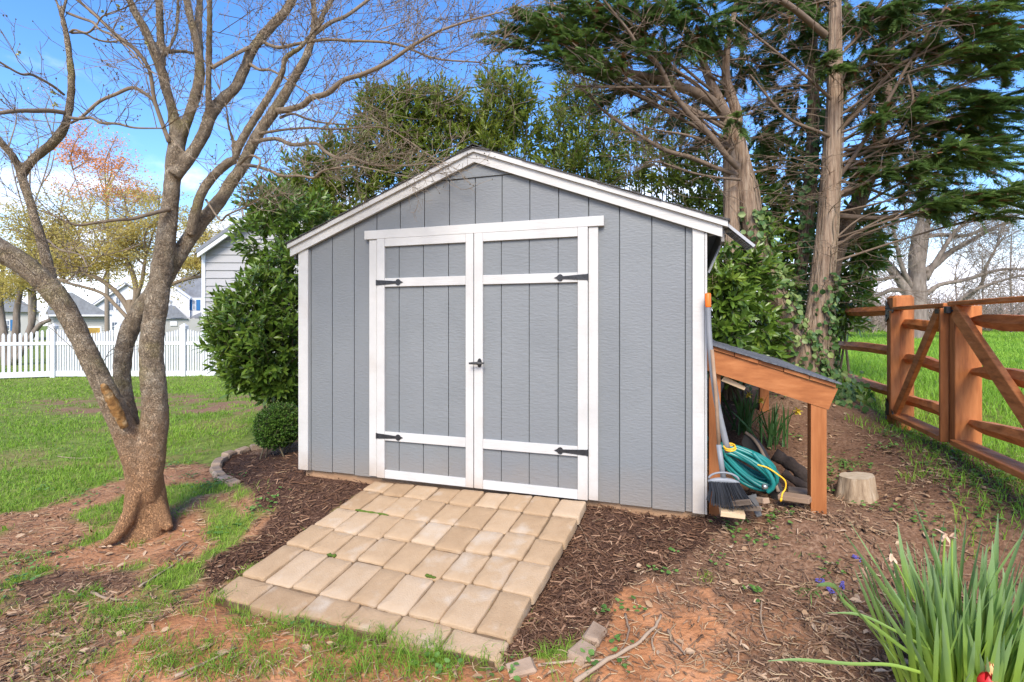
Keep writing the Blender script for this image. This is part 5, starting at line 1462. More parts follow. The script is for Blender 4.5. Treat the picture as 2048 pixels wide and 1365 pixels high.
    limb([(518, 268, 7), (540, 264, 6), (576, 259, 5), (623, 256, 5), (665, 259, 4), (763, 255, 3), (810, 278, 3), (850, 305, 2)], Z0 + .15, Z0 + .1)
    limb([(528, 85, 8), (545, 93, 7), (564, 95, 7), (605, 86, 6), (655, 80, 6), (705, 82, 5), (790, 88, 5), (869, 117, 4), (957, 125, 3)], Z0 + .1, Z0 - .2)
    limb([(628, 68, 10), (664, 44, 8), (693, 32, 7), (737, 0, 6), (790, -40, 4)], Z0 + .3, Z0 + .6)
    limb([(560, 236, 6), (585, 228, 5), (613, 238, 5), (640, 245, 4), (690, 250, 3)], Z0 + .2, Z0 + .5)
    limb([(338, 285, 10), (322, 240, 10), (309, 200, 9), (302, 155, 9), (294, 130, 9), (270, 99, 9), (232, 70, 8), (193, 33, 7), (154, 0, 6), (110, -30, 4)], Z0 - .1, Z0 - .5)
    limb([(308, 202, 8), (288, 186, 7), (264, 176, 7), (231, 189, 7), (198, 204, 7), (165, 233, 6), (141, 247, 5)], Z0 - .15, Z0 - .3)
    limb([(130, 226, 9), (100, 222, 9), (70, 222, 9), (40, 222, 8), (10, 225, 8), (-40, 232, 6)], Z0 - .3, Z0 - .7)
    limb([(139, 236, 7), (160, 238, 6), (182, 236, 6), (203, 246, 6), (235, 248, 5), (270, 256, 4), (325, 257, 3)], Z0 - .32, Z0 - .8)
    limb([(140, 65, 5), (150, 60, 4), (175, 66, 4), (193, 50, 4), (205, 33, 3), (232, 22, 2)], Z0 - .3, Z0 - .5)
    limb([(142, 66, 5), (168, 67, 4), (190, 78, 4), (215, 84, 4), (240, 82, 3)], Z0 - .3, Z0 - .2)
    limb([(134, 26, 6), (160, 36, 6), (185, 45, 6), (200, 60, 5), (225, 72, 5), (260, 100, 4), (290, 135, 4)], Z0 - .3, Z0 - .6)
    limb([(128, 190, 6), (105, 172, 6), (75, 155, 6), (60, 149, 6), (40, 148, 5), (0, 125, 5), (-40, 100, 4)], Z0 - .3, Z0 - .8)
    limb([(337, 104, 8), (365, 103, 6), (387, 107, 5)], Z0 - .1, Z0 + .1)
    limb([(424, 136, 9), (455, 118, 8), (484, 102, 8), (505, 92, 8)], Z0 - .1, Z0 + .1)
    limb([(498, 128, 8), (520, 140, 6), (542, 141, 5), (575, 160, 4), (620, 190, 3)], Z0 + .1, Z0 - .2)
    limb([(412, 400, 5), (440, 440, 4), (455, 430, 4), (490, 415, 3)], Z0, Z0 - .4)
    limb([(478, 330, 6), (500, 312, 5), (520, 320, 5), (515, 338, 4)], Z0, Z0 - .2)
    limb([(340, 418, 9), (318, 424, 8), (295, 430, 8), (265, 438, 7), (235, 440, 7), (190, 446, 6), (150, 450, 5), (105, 430, 4)], Z0 - .1, Z0 - .5)
    limb([(95, 480, 5), (120, 500, 4), (160, 510, 4), (175, 535, 3)], Z0 - .3, Z0 - .9)
    L.build('limb', M['twig'], t, smooth=True)
    # twigs on every limb
    out, tips = [], []
    for pts, rad in clean:
        seg = np.linalg.norm(np.diff(pts, axis=0), axis=1); Ltot = seg.sum()
        thin = rad.mean() < .018
        n = int(Ltot * (9 if thin else 4.5))
        for k in range(n):
            i = rnd.randint(int(len(pts) * (.15 if thin else .35)), len(pts) - 2)
            tdir = pts[i + 1] - pts[i]; tdir /= np.linalg.norm(tdir) + 1e-6
            a = rng.normal(size=3); a[2] = abs(a[2]) * .4; a /= np.linalg.norm(a)
            d = tdir * .6 + a * .8
            grow(out, pts[i], d, rnd.uniform(.16, .5) if thin else rnd.uniform(.25, .7), rnd.uniform(.0022, .0034), rnd.choice((1, 2, 2)), .35, .32, (2, 4), tips, 5)
        e = pts[-1] - pts[-3]; e /= np.linalg.norm(e) + 1e-6
        if thin: 
            for _ in range(3): grow(out, pts[-1], e + rng.normal(size=3) * .3, rnd.uniform(.25, .5), .0035, 2, .25, .3, (3, 5), tips, 5)
    # dense pale spray of fine twigs over the roof edge
    for (px, py, Z, n) in [(700, 318, 3.35, 10), (760, 320, 3.35, 9), (650, 345, 3.2, 6), (800, 335, 3.4, 5), (720, 300, 3.4, 5), (620, 330, 3.3, 5)]:
        for _ in range(n):
            p = P(px + rnd.uniform(-35, 35), py + rnd.uniform(-18, 18), Z + rnd.uniform(-.15, .15))
            grow(out, p, (rnd.uniform(-.2, 1), rnd.uniform(-.5, .5), rnd.uniform(-.35, .4)), rnd.uniform(.12, .3), .0019, 2, .1, .4, (3, 5), None, 4)
    # fine network in front of the sky
    for (px, py, s, n) in [(700, 60, 90, 26), (820, 60, 90, 26), (900, 110, 60, 14), (760, 180, 60, 14), (640, 150, 60, 10), (860, 200, 50, 8), (480, 60, 60, 8), (620, 240, 60, 10), (560, 310, 50, 10)]:
        for _ in range(n):
            p = P(px + rnd.uniform(-s, s), py + rnd.uniform(-s * .6, s * .6), Z0 + rnd.uniform(-.5, .6))
            grow(out, p, (rnd.uniform(-.2, 1), rnd.uniform(-.6, .6), rnd.uniform(-.1, .5)), rnd.uniform(.25, .6), .0028, 2, .2, .28, (3, 4), tips, 5)
    tw = tubes(out, 3); tw.build('twigs', M['twig'], t, kind='stuff')
    g = MB()
    T = [tips[i] for i in rng.permutation(len(tips))[:2600]]
    for p, d in T:
        r = rnd.uniform(.0035, .0058); p = np.array(p)
        V = p + np.array([(r, 0, 0), (-r, 0, 0), (0, r, 0), (0, -r, 0), (0, 0, r * 1.3), (0, 0, -r * 1.3)])
        g.add(V, [[0, 2, 4], [2, 1, 4], [1, 3, 4], [3, 0, 4], [2, 0, 5], [1, 2, 5], [3, 1, 5], [0, 3, 5]])
    g.build('buds', M['bud'], t, kind='stuff')
    for (px, py) in [(204, 26), (236, 15), (243, 56), (293, 89), (37, 107), (106, 188), (110, 210), (40, 224)]:
        p = P(px, py, Z0 - .4); g = MB()
        V, Tt, kk = leaf_arrays(np.repeat([np.array(p)], 9, 0), unit(rng.normal(size=(9, 3)) + np.array([0, 0, .8])), randdir(9), np.full(9, .020), np.full(9, .015), .3)
        g.add(V, [Tt]); g.build('open_bud', M['flower_bud'], t)
build_dogwood()

def leafy_tree(name, lab, px, py, Z, trunk_rows, pads, lm, bark, leafL, nleaf, twl=.5, tw_per=26, group=None, twr=.006, stems=1, flat=.2):
    """deciduous tree in the distance: trunk, limbs to each pad of crown, twigs and small leaves"""
    b = P(px, py, Z); t = empty(name, (b.x, b.y, Hs(b.x, b.y)), 0, lab, 'tree', group)
    g = MB(); ends = []
    for rows in trunk_rows:
        p_, r_ = pxline(rows, Z, Z + .01, 5); g.tube(p_, r_, 10, True, .5, .05); ends.append(p_)
    g.build('trunk', bark, t, smooth=True)
    out = []; lp, ld = [], []
    allp = np.concatenate(ends)
    g = MB()
    for (ax, ay, dz, rx, rz) in pads:
        c = np.array(P(ax, ay, Z + dz))
        k = allp[np.argmin(np.linalg.norm(allp - c - np.array((0, 0, -rz * 1.5)), axis=1))]
        mid = (k + c) / 2 + rng.normal(size=3) * rx * .2
        pts = smooth_poly([k, mid, c], 4); g.tube(pts, np.linspace(.032, .012, len(pts)) * min(Z / 16, 1.25), 6, False, rnd.random())
        for _ in range(tw_per):
            s = rnd.uniform(.35, 1); q = pts[int(s * (len(pts) - 1))]
            d = randdir(1)[0] * np.array((rx, rx, rz)); d = d / np.linalg.norm(d)
            grow(out, q, d, rx * rnd.uniform(.5, 1.0), twr * Z / 16, 1, .05, .3, (3, 5), None, 4, flat)
    g.build('limb', bark, t, smooth=True)
    tubes(out, 3).build('twigs', bark, t, kind='stuff')
    P_ = np.concatenate([a for a, _ in out]); idx = rng.integers(0, len(P_), nleaf)
    pp = P_[idx] + rng.normal(size=(nleaf, 3)) * leafL * 1.2
    if nleaf:
        V, Tt, kk = leaf_arrays(pp, unit(rng.normal(size=(nleaf, 3)) + np.array([0, 0, -.3])), randdir(nleaf), leafL * rng.uniform(.6, 1.3, nleaf), leafL * rng.uniform(.35, .7, nleaf), .2)
        m = MB(); m.add(V, [Tt], np.repeat(np.clip(.5 * vn(pp[:, 0], pp[:, 2], 1.2, 3) + .5 * rng.random(nleaf), 0, 1), kk)); m.build('leaves', lm, t, kind='stuff')
def build_far_trees():
    leafy_tree('young_leaf_tree', 'wide tree with yellow green young leaves behind the white fence', 262, 745, 16.5,
               [[(264, 760, 18), (264, 690, 17), (262, 625, 16), (258, 600, 12)], [(262, 630, 12), (245, 600, 11), (222, 575, 10), (190, 555, 9), (140, 542, 7)], [(262, 625, 12), (272, 590, 12), (266, 550, 11), (250, 515, 8)], [(262, 620, 10), (282, 570, 9), (290, 520, 7)], [(258, 640, 9), (232, 612, 8), (200, 585, 7), (130, 565, 5)], [(300, 640, 10), (330, 580, 9), (370, 560, 7), (410, 552, 5)]],
               [(60, 470, .5, 1.1, .5), (110, 430, 0, 1.2, .6), (150, 500, -.6, 1.1, .5), (190, 400, .5, 1.2, .6), (225, 470, 0, 1.1, .7), (270, 420, -.4, 1.2, .6), (300, 490, .4, 1.1, .5), (345, 440, 0, 1.1, .6), (385, 500, .3, 1.0, .5), (410, 460, -.4, .8, .5), (420, 535, .2, .9, .35), (130, 385, .4, 1.1, .5), (240, 372, 0, 1.1, .5), (320, 385, .3, 1.1, .5), (60, 410, 0, 1.1, .5), (390, 420, 0, 1.0, .5), (20, 440, .5, 1.0, .5), (250, 520, .8, 1.0, .4), (100, 520, .8, 1.0, .4), (30, 520, 0, 1.0, .5), (180, 540, .9, .9, .3), (340, 530, .6, .9, .35)],
               M['yellow_leaf'], M['twig'], .075, 40000, tw_per=34)
    leafy_tree('grey_stemmed_tree', 'grey tree of several curving stems left of the fence corner', 20, 730, 18.,
               [[(18, 740, 30), (10, 690, 24), (4, 640, 16), (0, 590, 13), (6, 540, 9)], [(24, 730, 22), (32, 670, 18), (34, 620, 15), (42, 575, 12), (50, 540, 8)], [(28, 720, 18), (60, 660, 15), (68, 610, 12), (66, 570, 9)], [(30, 725, 14), (62, 675, 13), (80, 650, 11), (100, 640, 8)]],
               [(-20, 520, 0, 1.2, .6), (20, 500, .5, 1.1, .6), (55, 540, -.3, 1.0, .5), (80, 500, .3, 1.1, .6), (0, 560, .4, 1.0, .4), (-50, 560, 0, 1.2, .5), (110, 470, .2, .9, .5)],
               M['yellow_leaf'], M['bark_grey'], .08, 13000, tw_per=24)
    leafy_tree('red_leaf_maple', 'tall maple with orange red young leaves against the sky', 215, 700, 26.,
               [[(215, 720, 12), (214, 600, 10), (216, 480, 7), (212, 380, 4)], [(216, 480, 4), (260, 420, 3), (290, 380, 2)], [(214, 520, 4), (170, 420, 3), (140, 320, 2)]],
               [(215, 300, 0, 1.1, 1.2), (245, 330, .5, 1.3, 1.0), (190, 330, -.5, 1.2, 1.0), (270, 360, 0, 1.1, .8), (165, 300, .4, 1.0, .9), (235, 270, 0, .9, 1.0), (185, 245, 0, .9, 1.0), (150, 360, .5, 1.0, .8), (290, 385, 0, .8, .6), (205, 370, .4, 1.2, .7), (130, 290, 0, .8, .9), (250, 390, .3, 1.2, .6)],
               M['orange_leaf'], M['twig_pale'], .11, 6500, tw_per=26, twr=.0032)
    leafy_tree('bare_twig_tree', 'fine twigged nearly bare tree at the far left with a few orange leaves', 60, 700, 30.,
               [[(62, 720, 12), (60, 560, 9), (58, 420, 6), (62, 300, 3)], [(60, 460, 4), (30, 360, 3), (10, 250, 2)], [(60, 430, 4), (95, 330, 3), (110, 230, 2)]],
               [(60, 220, 0, 1.2, 2.0), (20, 200, .5, 1.2, 2.0), (100, 190, -.5, 1.2, 1.6), (0, 300, 0, 1.3, 1.5), (60, 330, .3, 1.4, 1.4), (110, 300, 0, 1.3, 1.4), (-30, 250, 0, 1.3, 1.6), (130, 240, 0, 1.0, 1.2), (70, 150, 0, .8, 1.0)],
               M['orange_leaf'], M['twig_pale'], .07, 700, tw_per=30, twr=.0035)
    leafy_tree('fine_twig_tree', 'small bare tree showing over the grey gable', 480, 720, 30., [[(490, 720, 12), (490, 500, 8), (485, 420, 4)]], [(480, 415, 0, .6, .8), (500, 430, 0, .6, .7), (465, 440, 0, .5, .6)], M['orange_leaf'], M['twig_pale'], .05, 0, tw_per=22, twr=.003)
    # the big bare field tree at the right
    Z = 23.; b = P(1838, 690, Z)
    t = empty('bare_field_tree', (b.x, b.y, Hs(b.x, b.y)), 0, 'large bare grey tree in the field behind the gate post', 'tree')
    g = MB(); cl = []
    for rows, dz in [([(1832, 705, 52), (1833, 660, 46), (1834, 600, 42), (1834, 550, 38), (1833, 510, 33), (1837, 470, 24), (1842, 440, 15), (1846, 400, 10)], 0), ([(1822, 600, 24), (1800, 560, 22), (1775, 530, 18), (1752, 505, 13), (1735, 490, 8)], .5), ([(1826, 580, 14), (1806, 540, 11), (1795, 500, 9), (1785, 450, 6)], -.5), ([(1850, 545, 16), (1870, 530, 16), (1900, 505, 13), (1945, 480, 10), (1990, 455, 7), (2040, 435, 4)], .6),
                     ([(1842, 530, 20), (1850, 480, 16), (1856, 440, 11), (1862, 400, 8)], .4), ([(1850, 560, 15), (1880, 510, 11), (1910, 465, 9), (1960, 420, 6)], -.6), ([(1846, 476, 9), (1880, 470, 8), (1930, 472, 7), (1975, 455, 5)], 0), ([(1820, 585, 10), (1785, 580, 9), (1760, 590, 8), (1735, 600, 6), (1710, 590, 4)], .8), ([(1850, 590, 12), (1880, 570, 9), (1930, 560, 8), (2000, 540, 6), (2060, 540, 4)], -.8), ([(1826, 560, 9), (1790, 555, 7), (1750, 560, 6), (1700, 545, 4)], 0),
                     ([(1895, 620, 8), (1935, 595, 9), (1962, 570, 8), (1972, 535, 7), (1990, 500, 5), (2000, 470, 3)], -1), ([(1880, 640, 8), (1915, 605, 8), (1950, 580, 7), (2010, 560, 5), (2070, 545, 4)], -1.2)]:
        p_, r_ = pxline(rows, Z, Z + dz, 5); r_ = np.maximum(r_, .015); g.tube(p_, r_, 10, True, rnd.random(), .04); cl.append((p_, r_))
    g.build('trunk', M['bark_grey'], t, smooth=True)
    out = []
    for p_, r_ in cl:
        for k in range(44):
            i = rnd.randint(len(p_) // 3, len(p_) - 2); d = p_[i + 1] - p_[i]; d /= np.linalg.norm(d)
            grow(out, p_[i], d * .7 + randdir(1)[0] * .7, rnd.uniform(.7, 2.6), .014, 2, .1, .3, (3, 4), None, 5, 0, .6)
    tubes(out, 3).build('twigs', M['twig_pale'], t, kind='stuff')
    # slim bare trees at the right edge and other trunks in the far wood
    for k, (px, h0, w, Z, lab) in enumerate([(2022, 470, 6, 34, 'slim bare young tree behind the right gate leaf'), (1912, 530, 4, 40, 'slender bare sapling just right of the big bare field tree'), (1745, 500, 7, 36, 'thin bare tree seen between conifer trunks and big bare tree'), (1965, 510, 5, 42, 'thin bare tree standing in the far wood between two slimmer ones')]):
        b = P(px, 690, Z); t = empty('bare_tree', (b.x, b.y, Hs(b.x, b.y)), 0, lab, 'tree', 'slim bare trees of the far wood')
        p_, r_ = pxline([(px, 700, w * 1.2), (px + 2, 620, w), (px - 1, 560, w * .8), (px + 1, h0, w * .4)], Z, Z, 5)
        g = MB(); g.tube(p_, np.maximum(r_, .03), 7, False, .6); g.build('trunk', M['bark_grey'], t, smooth=True)
        out = []
        for q in range(26):
            i = rnd.randint(len(p_) // 3, len(p_) - 1); a = rnd.random() * 6.28
            grow(out, p_[i], (math.cos(a), math.sin(a), .9), rnd.uniform(.8, 2.2), .016, 2, .15, .25, (2, 4), None, 4, 0, .55)
        tubes(out, 3).build('twigs', M['twig_pale'], t, kind='stuff')
    # the far wood: thickets in masses
    out = []
    for k in range(1700):
        Z = rnd.uniform(33, 52); px = rnd.uniform(1560, 2350)
        x = (px - CX) / F * Z; zz = Hs(x, Z)
        h = rnd.choice((rnd.uniform(.8, 2.0), rnd.uniform(1.5, 3.2), rnd.uniform(2, 4.8)))
        for _ in range(2):
            grow(out, (x + rnd.uniform(-.4, .4), Z, zz + rnd.uniform(0, .4) * h), (rnd.uniform(-.7, .7), rnd.uniform(-.4, .4), 1.0), h * .6, .028, 1, .0, .5, (3, 5), None, 4, 0, .6)
    tag(tubes(out, 3).build('far_wood', M['thicket'], kind='stuff', label='grey brown leafless thicket along the far edge of the field'), cat='woods')
    n = 5000; px = rng.uniform(1900, 2400, n); Z = rng.uniform(48, 54, n); x = (px - CX) / F * Z
    hgt = 1.0 + 1.2 * vn(x, Z, .35, 2)
    pp = np.stack([x, Z, H(x, Z) + hgt * rng.random(n)], 1)
    V, T_, kk = leaf_arrays(pp, randdir(n), randdir(n), np.full(n, .35), np.full(n, .22), .2)
    m = MB(); m.add(V, [T_], np.repeat(rng.random(n), kk)); tag(m.build('far_shrubbery', M['fargreen'], kind='stuff', label='low dark green shrubbery at the field edge behind the right gate leaf'), cat='shrubs')
build_far_trees()

# ------------------------------------------------------------------ conifers
def sprays(pp, D, L, n=7, wid=.010, tint=None, droop=.25):
    """flat feathery sprays: a mid rib and paired leaflets"""
    N = len(pp); D = unit(D); up = np.tile(np.array([0, 0, 1.0]), (N, 1)) + rng.normal(size=(N, 3)) * .35
    S = unit(np.cross(D, up)); U = np.cross(S, D)
    V, T = [], []; 
    for k in range(n):
        s = (k + .6) / n
        b = pp + D * (L * s)[:, None] - np.array([0, 0, 1.]) * (droop * L * s * s)[:, None]
        ll = L * (.40 * (1 - .65 * s)) * rng.uniform(.75, 1.25, N)
        for sg in (-1, 1):
            e = unit(D * .85 + S * sg * .75 - np.array([0, 0, 1.]) * .15)
            w = unit(np.cross(e, U))
            V.append(np.stack([b - w * wid * .5, b + w * wid * .5, b + e * ll[:, None]], 1))
    tip = pp + D * L[:, None] - np.array([0, 0, 1.]) * (droop * L)[:, None]
    V.append(np.stack([pp - S * wid * .35, pp + S * wid * .35, tip], 1))
    V = np.stack(V, 1); m = V.shape[1]
    Q = np.arange(N * m * 3).reshape(-1, 3)
    return V.reshape(-1, 3), Q, np.repeat(tint, m * 3)
def build_conifers():
    ivy_pts = []
    def conifer(name, lab, trunks, Z, limbs, pads, bark, dead=0, dens=1.0, npd=15):
        b = P(trunks[0][0][0], trunks[0][0][1], Z); t = empty(name, (b.x, b.y, Hs(b.x, b.y)), 0, lab, 'conifer')
        g = MB(); TP = []
        for rows, dz in [(r, 0) if not isinstance(r, tuple) else r for r in trunks]:
            p_, r_ = pxline(rows, Z, Z + dz, 6)
            p_[0, 2] = min(p_[0, 2], Hs(p_[0, 0], p_[0, 1]) - .05)
            n = 20; V, q = tube_data(p_, r_, n); V = V.reshape(len(p_), n, 3); a = np.arange(n) / n * 6.283
            for k in range(len(p_)):
                V[k] = p_[k] + (V[k] - p_[k]) * (1 + .07 * np.sin(5 * a + k * .12) + .045 * np.sin(11 * a + k * .22) + .03 * np.sin(17 * a))[:, None]
            g.add(V.reshape(-1, 3), [q]); TP.append((p_, r_))
        g.build('trunk', bark, t, smooth=True)
        allp = np.concatenate([a for a, _ in TP])
        g = MB(); L2 = []
        for rows, za, zb in limbs:
            p_, r_ = pxline(rows, za, zb, 5); g.tube(p_, np.maximum(r_, .003), 8, False, rnd.random(), .05); L2.append((p_, r_))
        out = []; PP, DD, LL, TI = [], [], [], []
        for pad in pads:
            px, py, pz, rx, rz, n = pad[:6]
            c = np.array(P(px, py, pz)); 
            cand = allp[(allp[:, 2] < c[2] + .3)]
            if len(cand) == 0: cand = allp
            k = cand[np.argmin(np.abs(cand[:, 2] - (c[2] - .25 * np.linalg.norm((cand - c)[:, :2], axis=1))))]
            mid = (k + c) / 2 + np.array((0, 0, .12)) + rng.normal(size=3) * .08
            pts = smooth_poly([k, mid, c], 5); Lb = np.linalg.norm(c - k)
            g.tube(pts, np.linspace(.006 + .0055 * Lb, .004, len(pts)), 6, False, rnd.random())
            outd = unit((c - k) * np.array([1, 1, .2]))
            # branchlets through the pad
            nb = max(3, n // npd)
            for _ in range(nb):
                s = rnd.uniform(.55, 1.0); q0 = pts[int(s * (len(pts) - 1))]
                tgt, _d = ell(1, c, (rx, rx, rz), .3); tgt = tgt[0]; tgt[2] -= .15 * np.linalg.norm((tgt - c)[:2])
                bp = smooth_poly([q0, (q0 + tgt) / 2 + np.array((0, 0, .06)), tgt], 4)
                out.append((bp, np.linspace(.006, .002, len(bp))))
                m = max(8, int(npd * 2.7 * dens))
                ss = rng.uniform(.25, 1.05, m); ii = np.clip((ss * (len(bp) - 1)).astype(int), 0, len(bp) - 2); ff = (ss * (len(bp) - 1) - ii)[:, None]
                pos = bp[ii] * (1 - ff) + bp[ii + 1] * ff
                dv = unit(unit(bp[-1] - bp[0]) * .9 + outd * .3 + rng.normal(size=(m, 3)) * np.array([.5, .5, .22]))
                PP.append(pos); DD.append(dv); LL.append(rng.uniform(.055, .145, m)); TI.append(np.clip((pad[6] if len(pad) > 6 else .35) + .12, 0, 1) + rng.normal(size=m) * .18 + rnd.gauss(0, .10))
        g.build('limb', M['trunk_twig'], t, smooth=True)
        for k in range(dead):                          # dead inner twigs
            p_, r_ = TP[rnd.randrange(len(TP))]; i = rnd.randint(len(p_) // 4, len(p_) - 2); a = rnd.random() * 6.28
            grow(out, p_[i], (math.cos(a), math.sin(a) * .8, rnd.uniform(-.15, .45)), rnd.uniform(.3, 1.0), .006, 2, .0, .25, (2, 4), None, 5, .25, .5)
        for p_, r_ in L2:
            for k in range(int(np.linalg.norm(p_[-1] - p_[0]) * 16)):
                i = rnd.randint(3, len(p_) - 2); d = p_[i + 1] - p_[i]; d /= np.linalg.norm(d)
                grow(out, p_[i], d * .6 + randdir(1)[0] * np.array((.9, .9, .5)), rnd.uniform(.2, .7), .0042, 1, .0, .3, (3, 5), None, 4, .1, .5)
        tubes(out, 3).build('twigs', M['trunk_twig'], t, kind='stuff')
        if PP:
            PP = np.concatenate(PP); DD = np.concatenate(DD); LL = np.concatenate(LL); TI = np.clip(np.concatenate(TI), 0, 1)
            V, Q, tt = sprays(PP, DD, LL, 6, .0135, TI)
            m = MB(); m.add(V, [Q], tt); m.build('crown', M['conifer'], t, kind='stuff')
            k = rng.random(len(PP)) < .035
            V, Q, tt = sprays(PP[k] + rng.normal(size=(k.sum(), 3)) * .05, DD[k], LL[k] * .8, 6, .017, rng.random(k.sum()))
            m = MB(); m.add(V, [Q], tt); m.build('dry_sprays', M['conifer_dry'], t, kind='stuff')
        return TP
    # leaning conifer, forking over the roof
    A = [[(1612, 760, 66), (1598, 700, 58), (1575, 640, 52), (1552, 590, 47), (1532, 540, 45), (1512, 480, 44), (1502, 430, 44), (1493, 380, 44), (1482, 330, 42), (1472, 290, 40), (1464, 258, 38)],
         [(1462, 262, 30), (1450, 232, 26), (1437, 200, 22), (1420, 162, 17), (1404, 118, 14), (1394, 86, 12), (1360, 45, 10), (1326, 0, 8), (1300, -40, 5)],
         [(1466, 270, 24), (1474, 235, 22), (1462, 190, 20), (1452, 150, 17), (1456, 90, 13), (1470, 20, 10), (1480, -50, 7)]]
    la = [([(1455, 240, 24), (1433, 212, 22), (1400, 190, 21), (1368, 177, 20), (1335, 166, 19), (1298, 155, 17), (1258, 146, 14), (1235, 138, 12), (1211, 126, 11), (1185, 105, 9), (1165, 89, 8), (1142, 60, 6), (1122, 31, 5), (1100, 0, 3)], 5.55, 4.9),
          ([(1476, 335, 14), (1455, 315, 13), (1430, 283, 13), (1405, 255, 13), (1381, 231, 12), (1358, 203, 11), (1338, 175, 11), (1328, 150, 10), (1313, 126, 9), (1296, 110, 8), (1276, 92, 8), (1255, 60, 6), (1227, 25, 5), (1200, -10, 3)], 5.4, 4.6),
          ([(1474, 350, 10), (1430, 335, 9), (1380, 315, 9), (1331, 301, 9), (1280, 272, 7), (1227, 237, 6), (1200, 215, 5), (1178, 191, 5), (1147, 163, 3)], 5.5, 4.8),
          ([(1480, 360, 6), (1430, 355, 5), (1380, 345, 5), (1320, 325, 4), (1290, 325, 3)], 5.4, 4.9), ([(1470, 300, 7), (1420, 285, 6), (1370, 270, 5), (1320, 262, 4), (1290, 255, 3)], 5.5, 4.9),
          ([(1450, 235, 6), (1400, 235, 6), (1340, 222, 5), (1280, 190, 5), (1230, 175, 4), (1150, 172, 3)], 5.5, 4.7), ([(1340, 175, 5), (1280, 175, 5), (1200, 175, 4), (1150, 172, 3)], 5.0, 4.7)]
    pa = [(1060, 60, 4.7, .38, .16, 180, .45), (1120, 85, 4.9, .40, .17, 190, .45), (1180, 60, 4.9, .42, .18, 190, .4), (1240, 40, 4.9, .45, .2, 190, .35), (1300, 45, 5.0, .45, .2, 190, .3), (1020, 45, 4.6, .30, .12, 110, .45), (1360, 90, 5.2, .42, .18, 170, .3), (1180, 130, 4.8, .36, .12, 130, .4), (1250, 110, 4.9, .36, .14, 120, .3),
          (1420, 60, 5.3, .4, .2, 170, .25), (1100, 10, 4.8, .5, .15, 170, .4), (1250, -10, 4.8, .5, .2, 170, .35), (1400, 10, 5.1, .5, .2, 170, .3), (1150, 150, 4.8, .3, .1, 70, .4), (1330, 150, 5.3, .35, .14, 90, .25), (1480, 250, 5.2, .16, .14, 60, .45), (1300, 215, 5.3, .35, .12, 70, .2), (1380, 250, 5.6, .35, .15, 80, .15), (1000, 80, 4.6, .22, .1, 60, .4), (1090, 120, 4.7, .28, .10, 80, .4), (1210, 190, 5.0, .25, .1, 60, .2),
          (1500, 60, 6.2, .5, .25, 170, .1), (1530, 140, 6.3, .5, .25, 170, .08), (1540, 220, 6.3, .45, .22, 150, .08), (1500, 150, 6.2, .4, .2, 120, .1), (1550, 290, 6.3, .4, .2, 110, .1), (1420, 190, 6.4, .4, .2, 110, .1), (1350, 230, 6.5, .4, .2, 110, .12), (1300, 180, 6.4, .4, .18, 100, .15), (1400, 300, 6.5, .4, .2, 100, .1), (1440, 110, 6.3, .4, .2, 110, .15), (1530, 400, 6.6, .4, .22, 110, .1), (1570, 340, 6.5, .35, .2, 90, .1), (1250, 80, 6.2, .45, .2, 120, .25), (1150, 40, 6.0, .45, .18, 120, .3)]
    TA = conifer('leaning_conifer', 'leaning conifer with stringy bark forking over the shed roof', A, 5.55, la, pa, M['bark_con'], 80)
    B = [[(1618, 775, 74), (1622, 720, 64), (1631, 650, 50), (1639, 598, 47), (1646, 540, 45), (1652, 484, 43), (1659, 400, 41), (1665, 308, 38), (1668, 240, 36), (1670, 176, 33), (1670, 90, 29), (1670, 0, 25), (1668, -90, 18)]]
    lb = [([(1672, 432, 12), (1720, 435, 10), (1770, 436, 9), (1820, 430, 8), (1890, 422, 6), (1940, 418, 4)], 5.6, 5.1), ([(1680, 352, 10), (1710, 310, 9), (1745, 255, 9), (1780, 195, 8), (1815, 132, 7), (1855, 70, 6), (1894, 9, 5), (1910, -20, 4)], 5.6, 4.9), ([(1682, 258, 11), (1720, 220, 10), (1760, 170, 9), (1797, 132, 8), (1850, 105, 6), (1930, 70, 4)], 5.6, 5.0),
          ([(1676, 392, 9), (1705, 378, 8), (1758, 354, 7)], 5.6, 5.3), ([(1684, 300, 6), (1740, 296, 6), (1790, 288, 5), (1840, 272, 4)], 5.6, 5.2), ([(1682, 338, 6), (1740, 336, 6), (1800, 340, 5), (1840, 345, 4)], 5.6, 5.4), ([(1650, 70, 16), (1620, 45, 14), (1590, 20, 13), (1560, 0, 12)], 5.6, 5.2), ([(1684, 362, 6), (1740, 380, 5), (1810, 400, 5), (1860, 415, 4)], 5.6, 5.3),
          ([(1690, 100, 8), (1720, 70, 7), (1760, 10, 6), (1780, -30, 5)], 5.6, 5.2), ([(1688, 160, 8), (1750, 120, 7), (1830, 60, 6), (1900, 40, 4)], 5.6, 4.8), ([(1815, 150, 5), (1825, 190, 6), (1822, 225, 6), (1800, 268, 5)], 5.1, 5.2), ([(1680, 280, 9), (1640, 265, 7), (1570, 232, 6), (1500, 150, 4)], 5.6, 5.4), ([(1675, 210, 8), (1620, 160, 6), (1560, 110, 5), (1470, 40, 4)], 5.6, 5.2)]
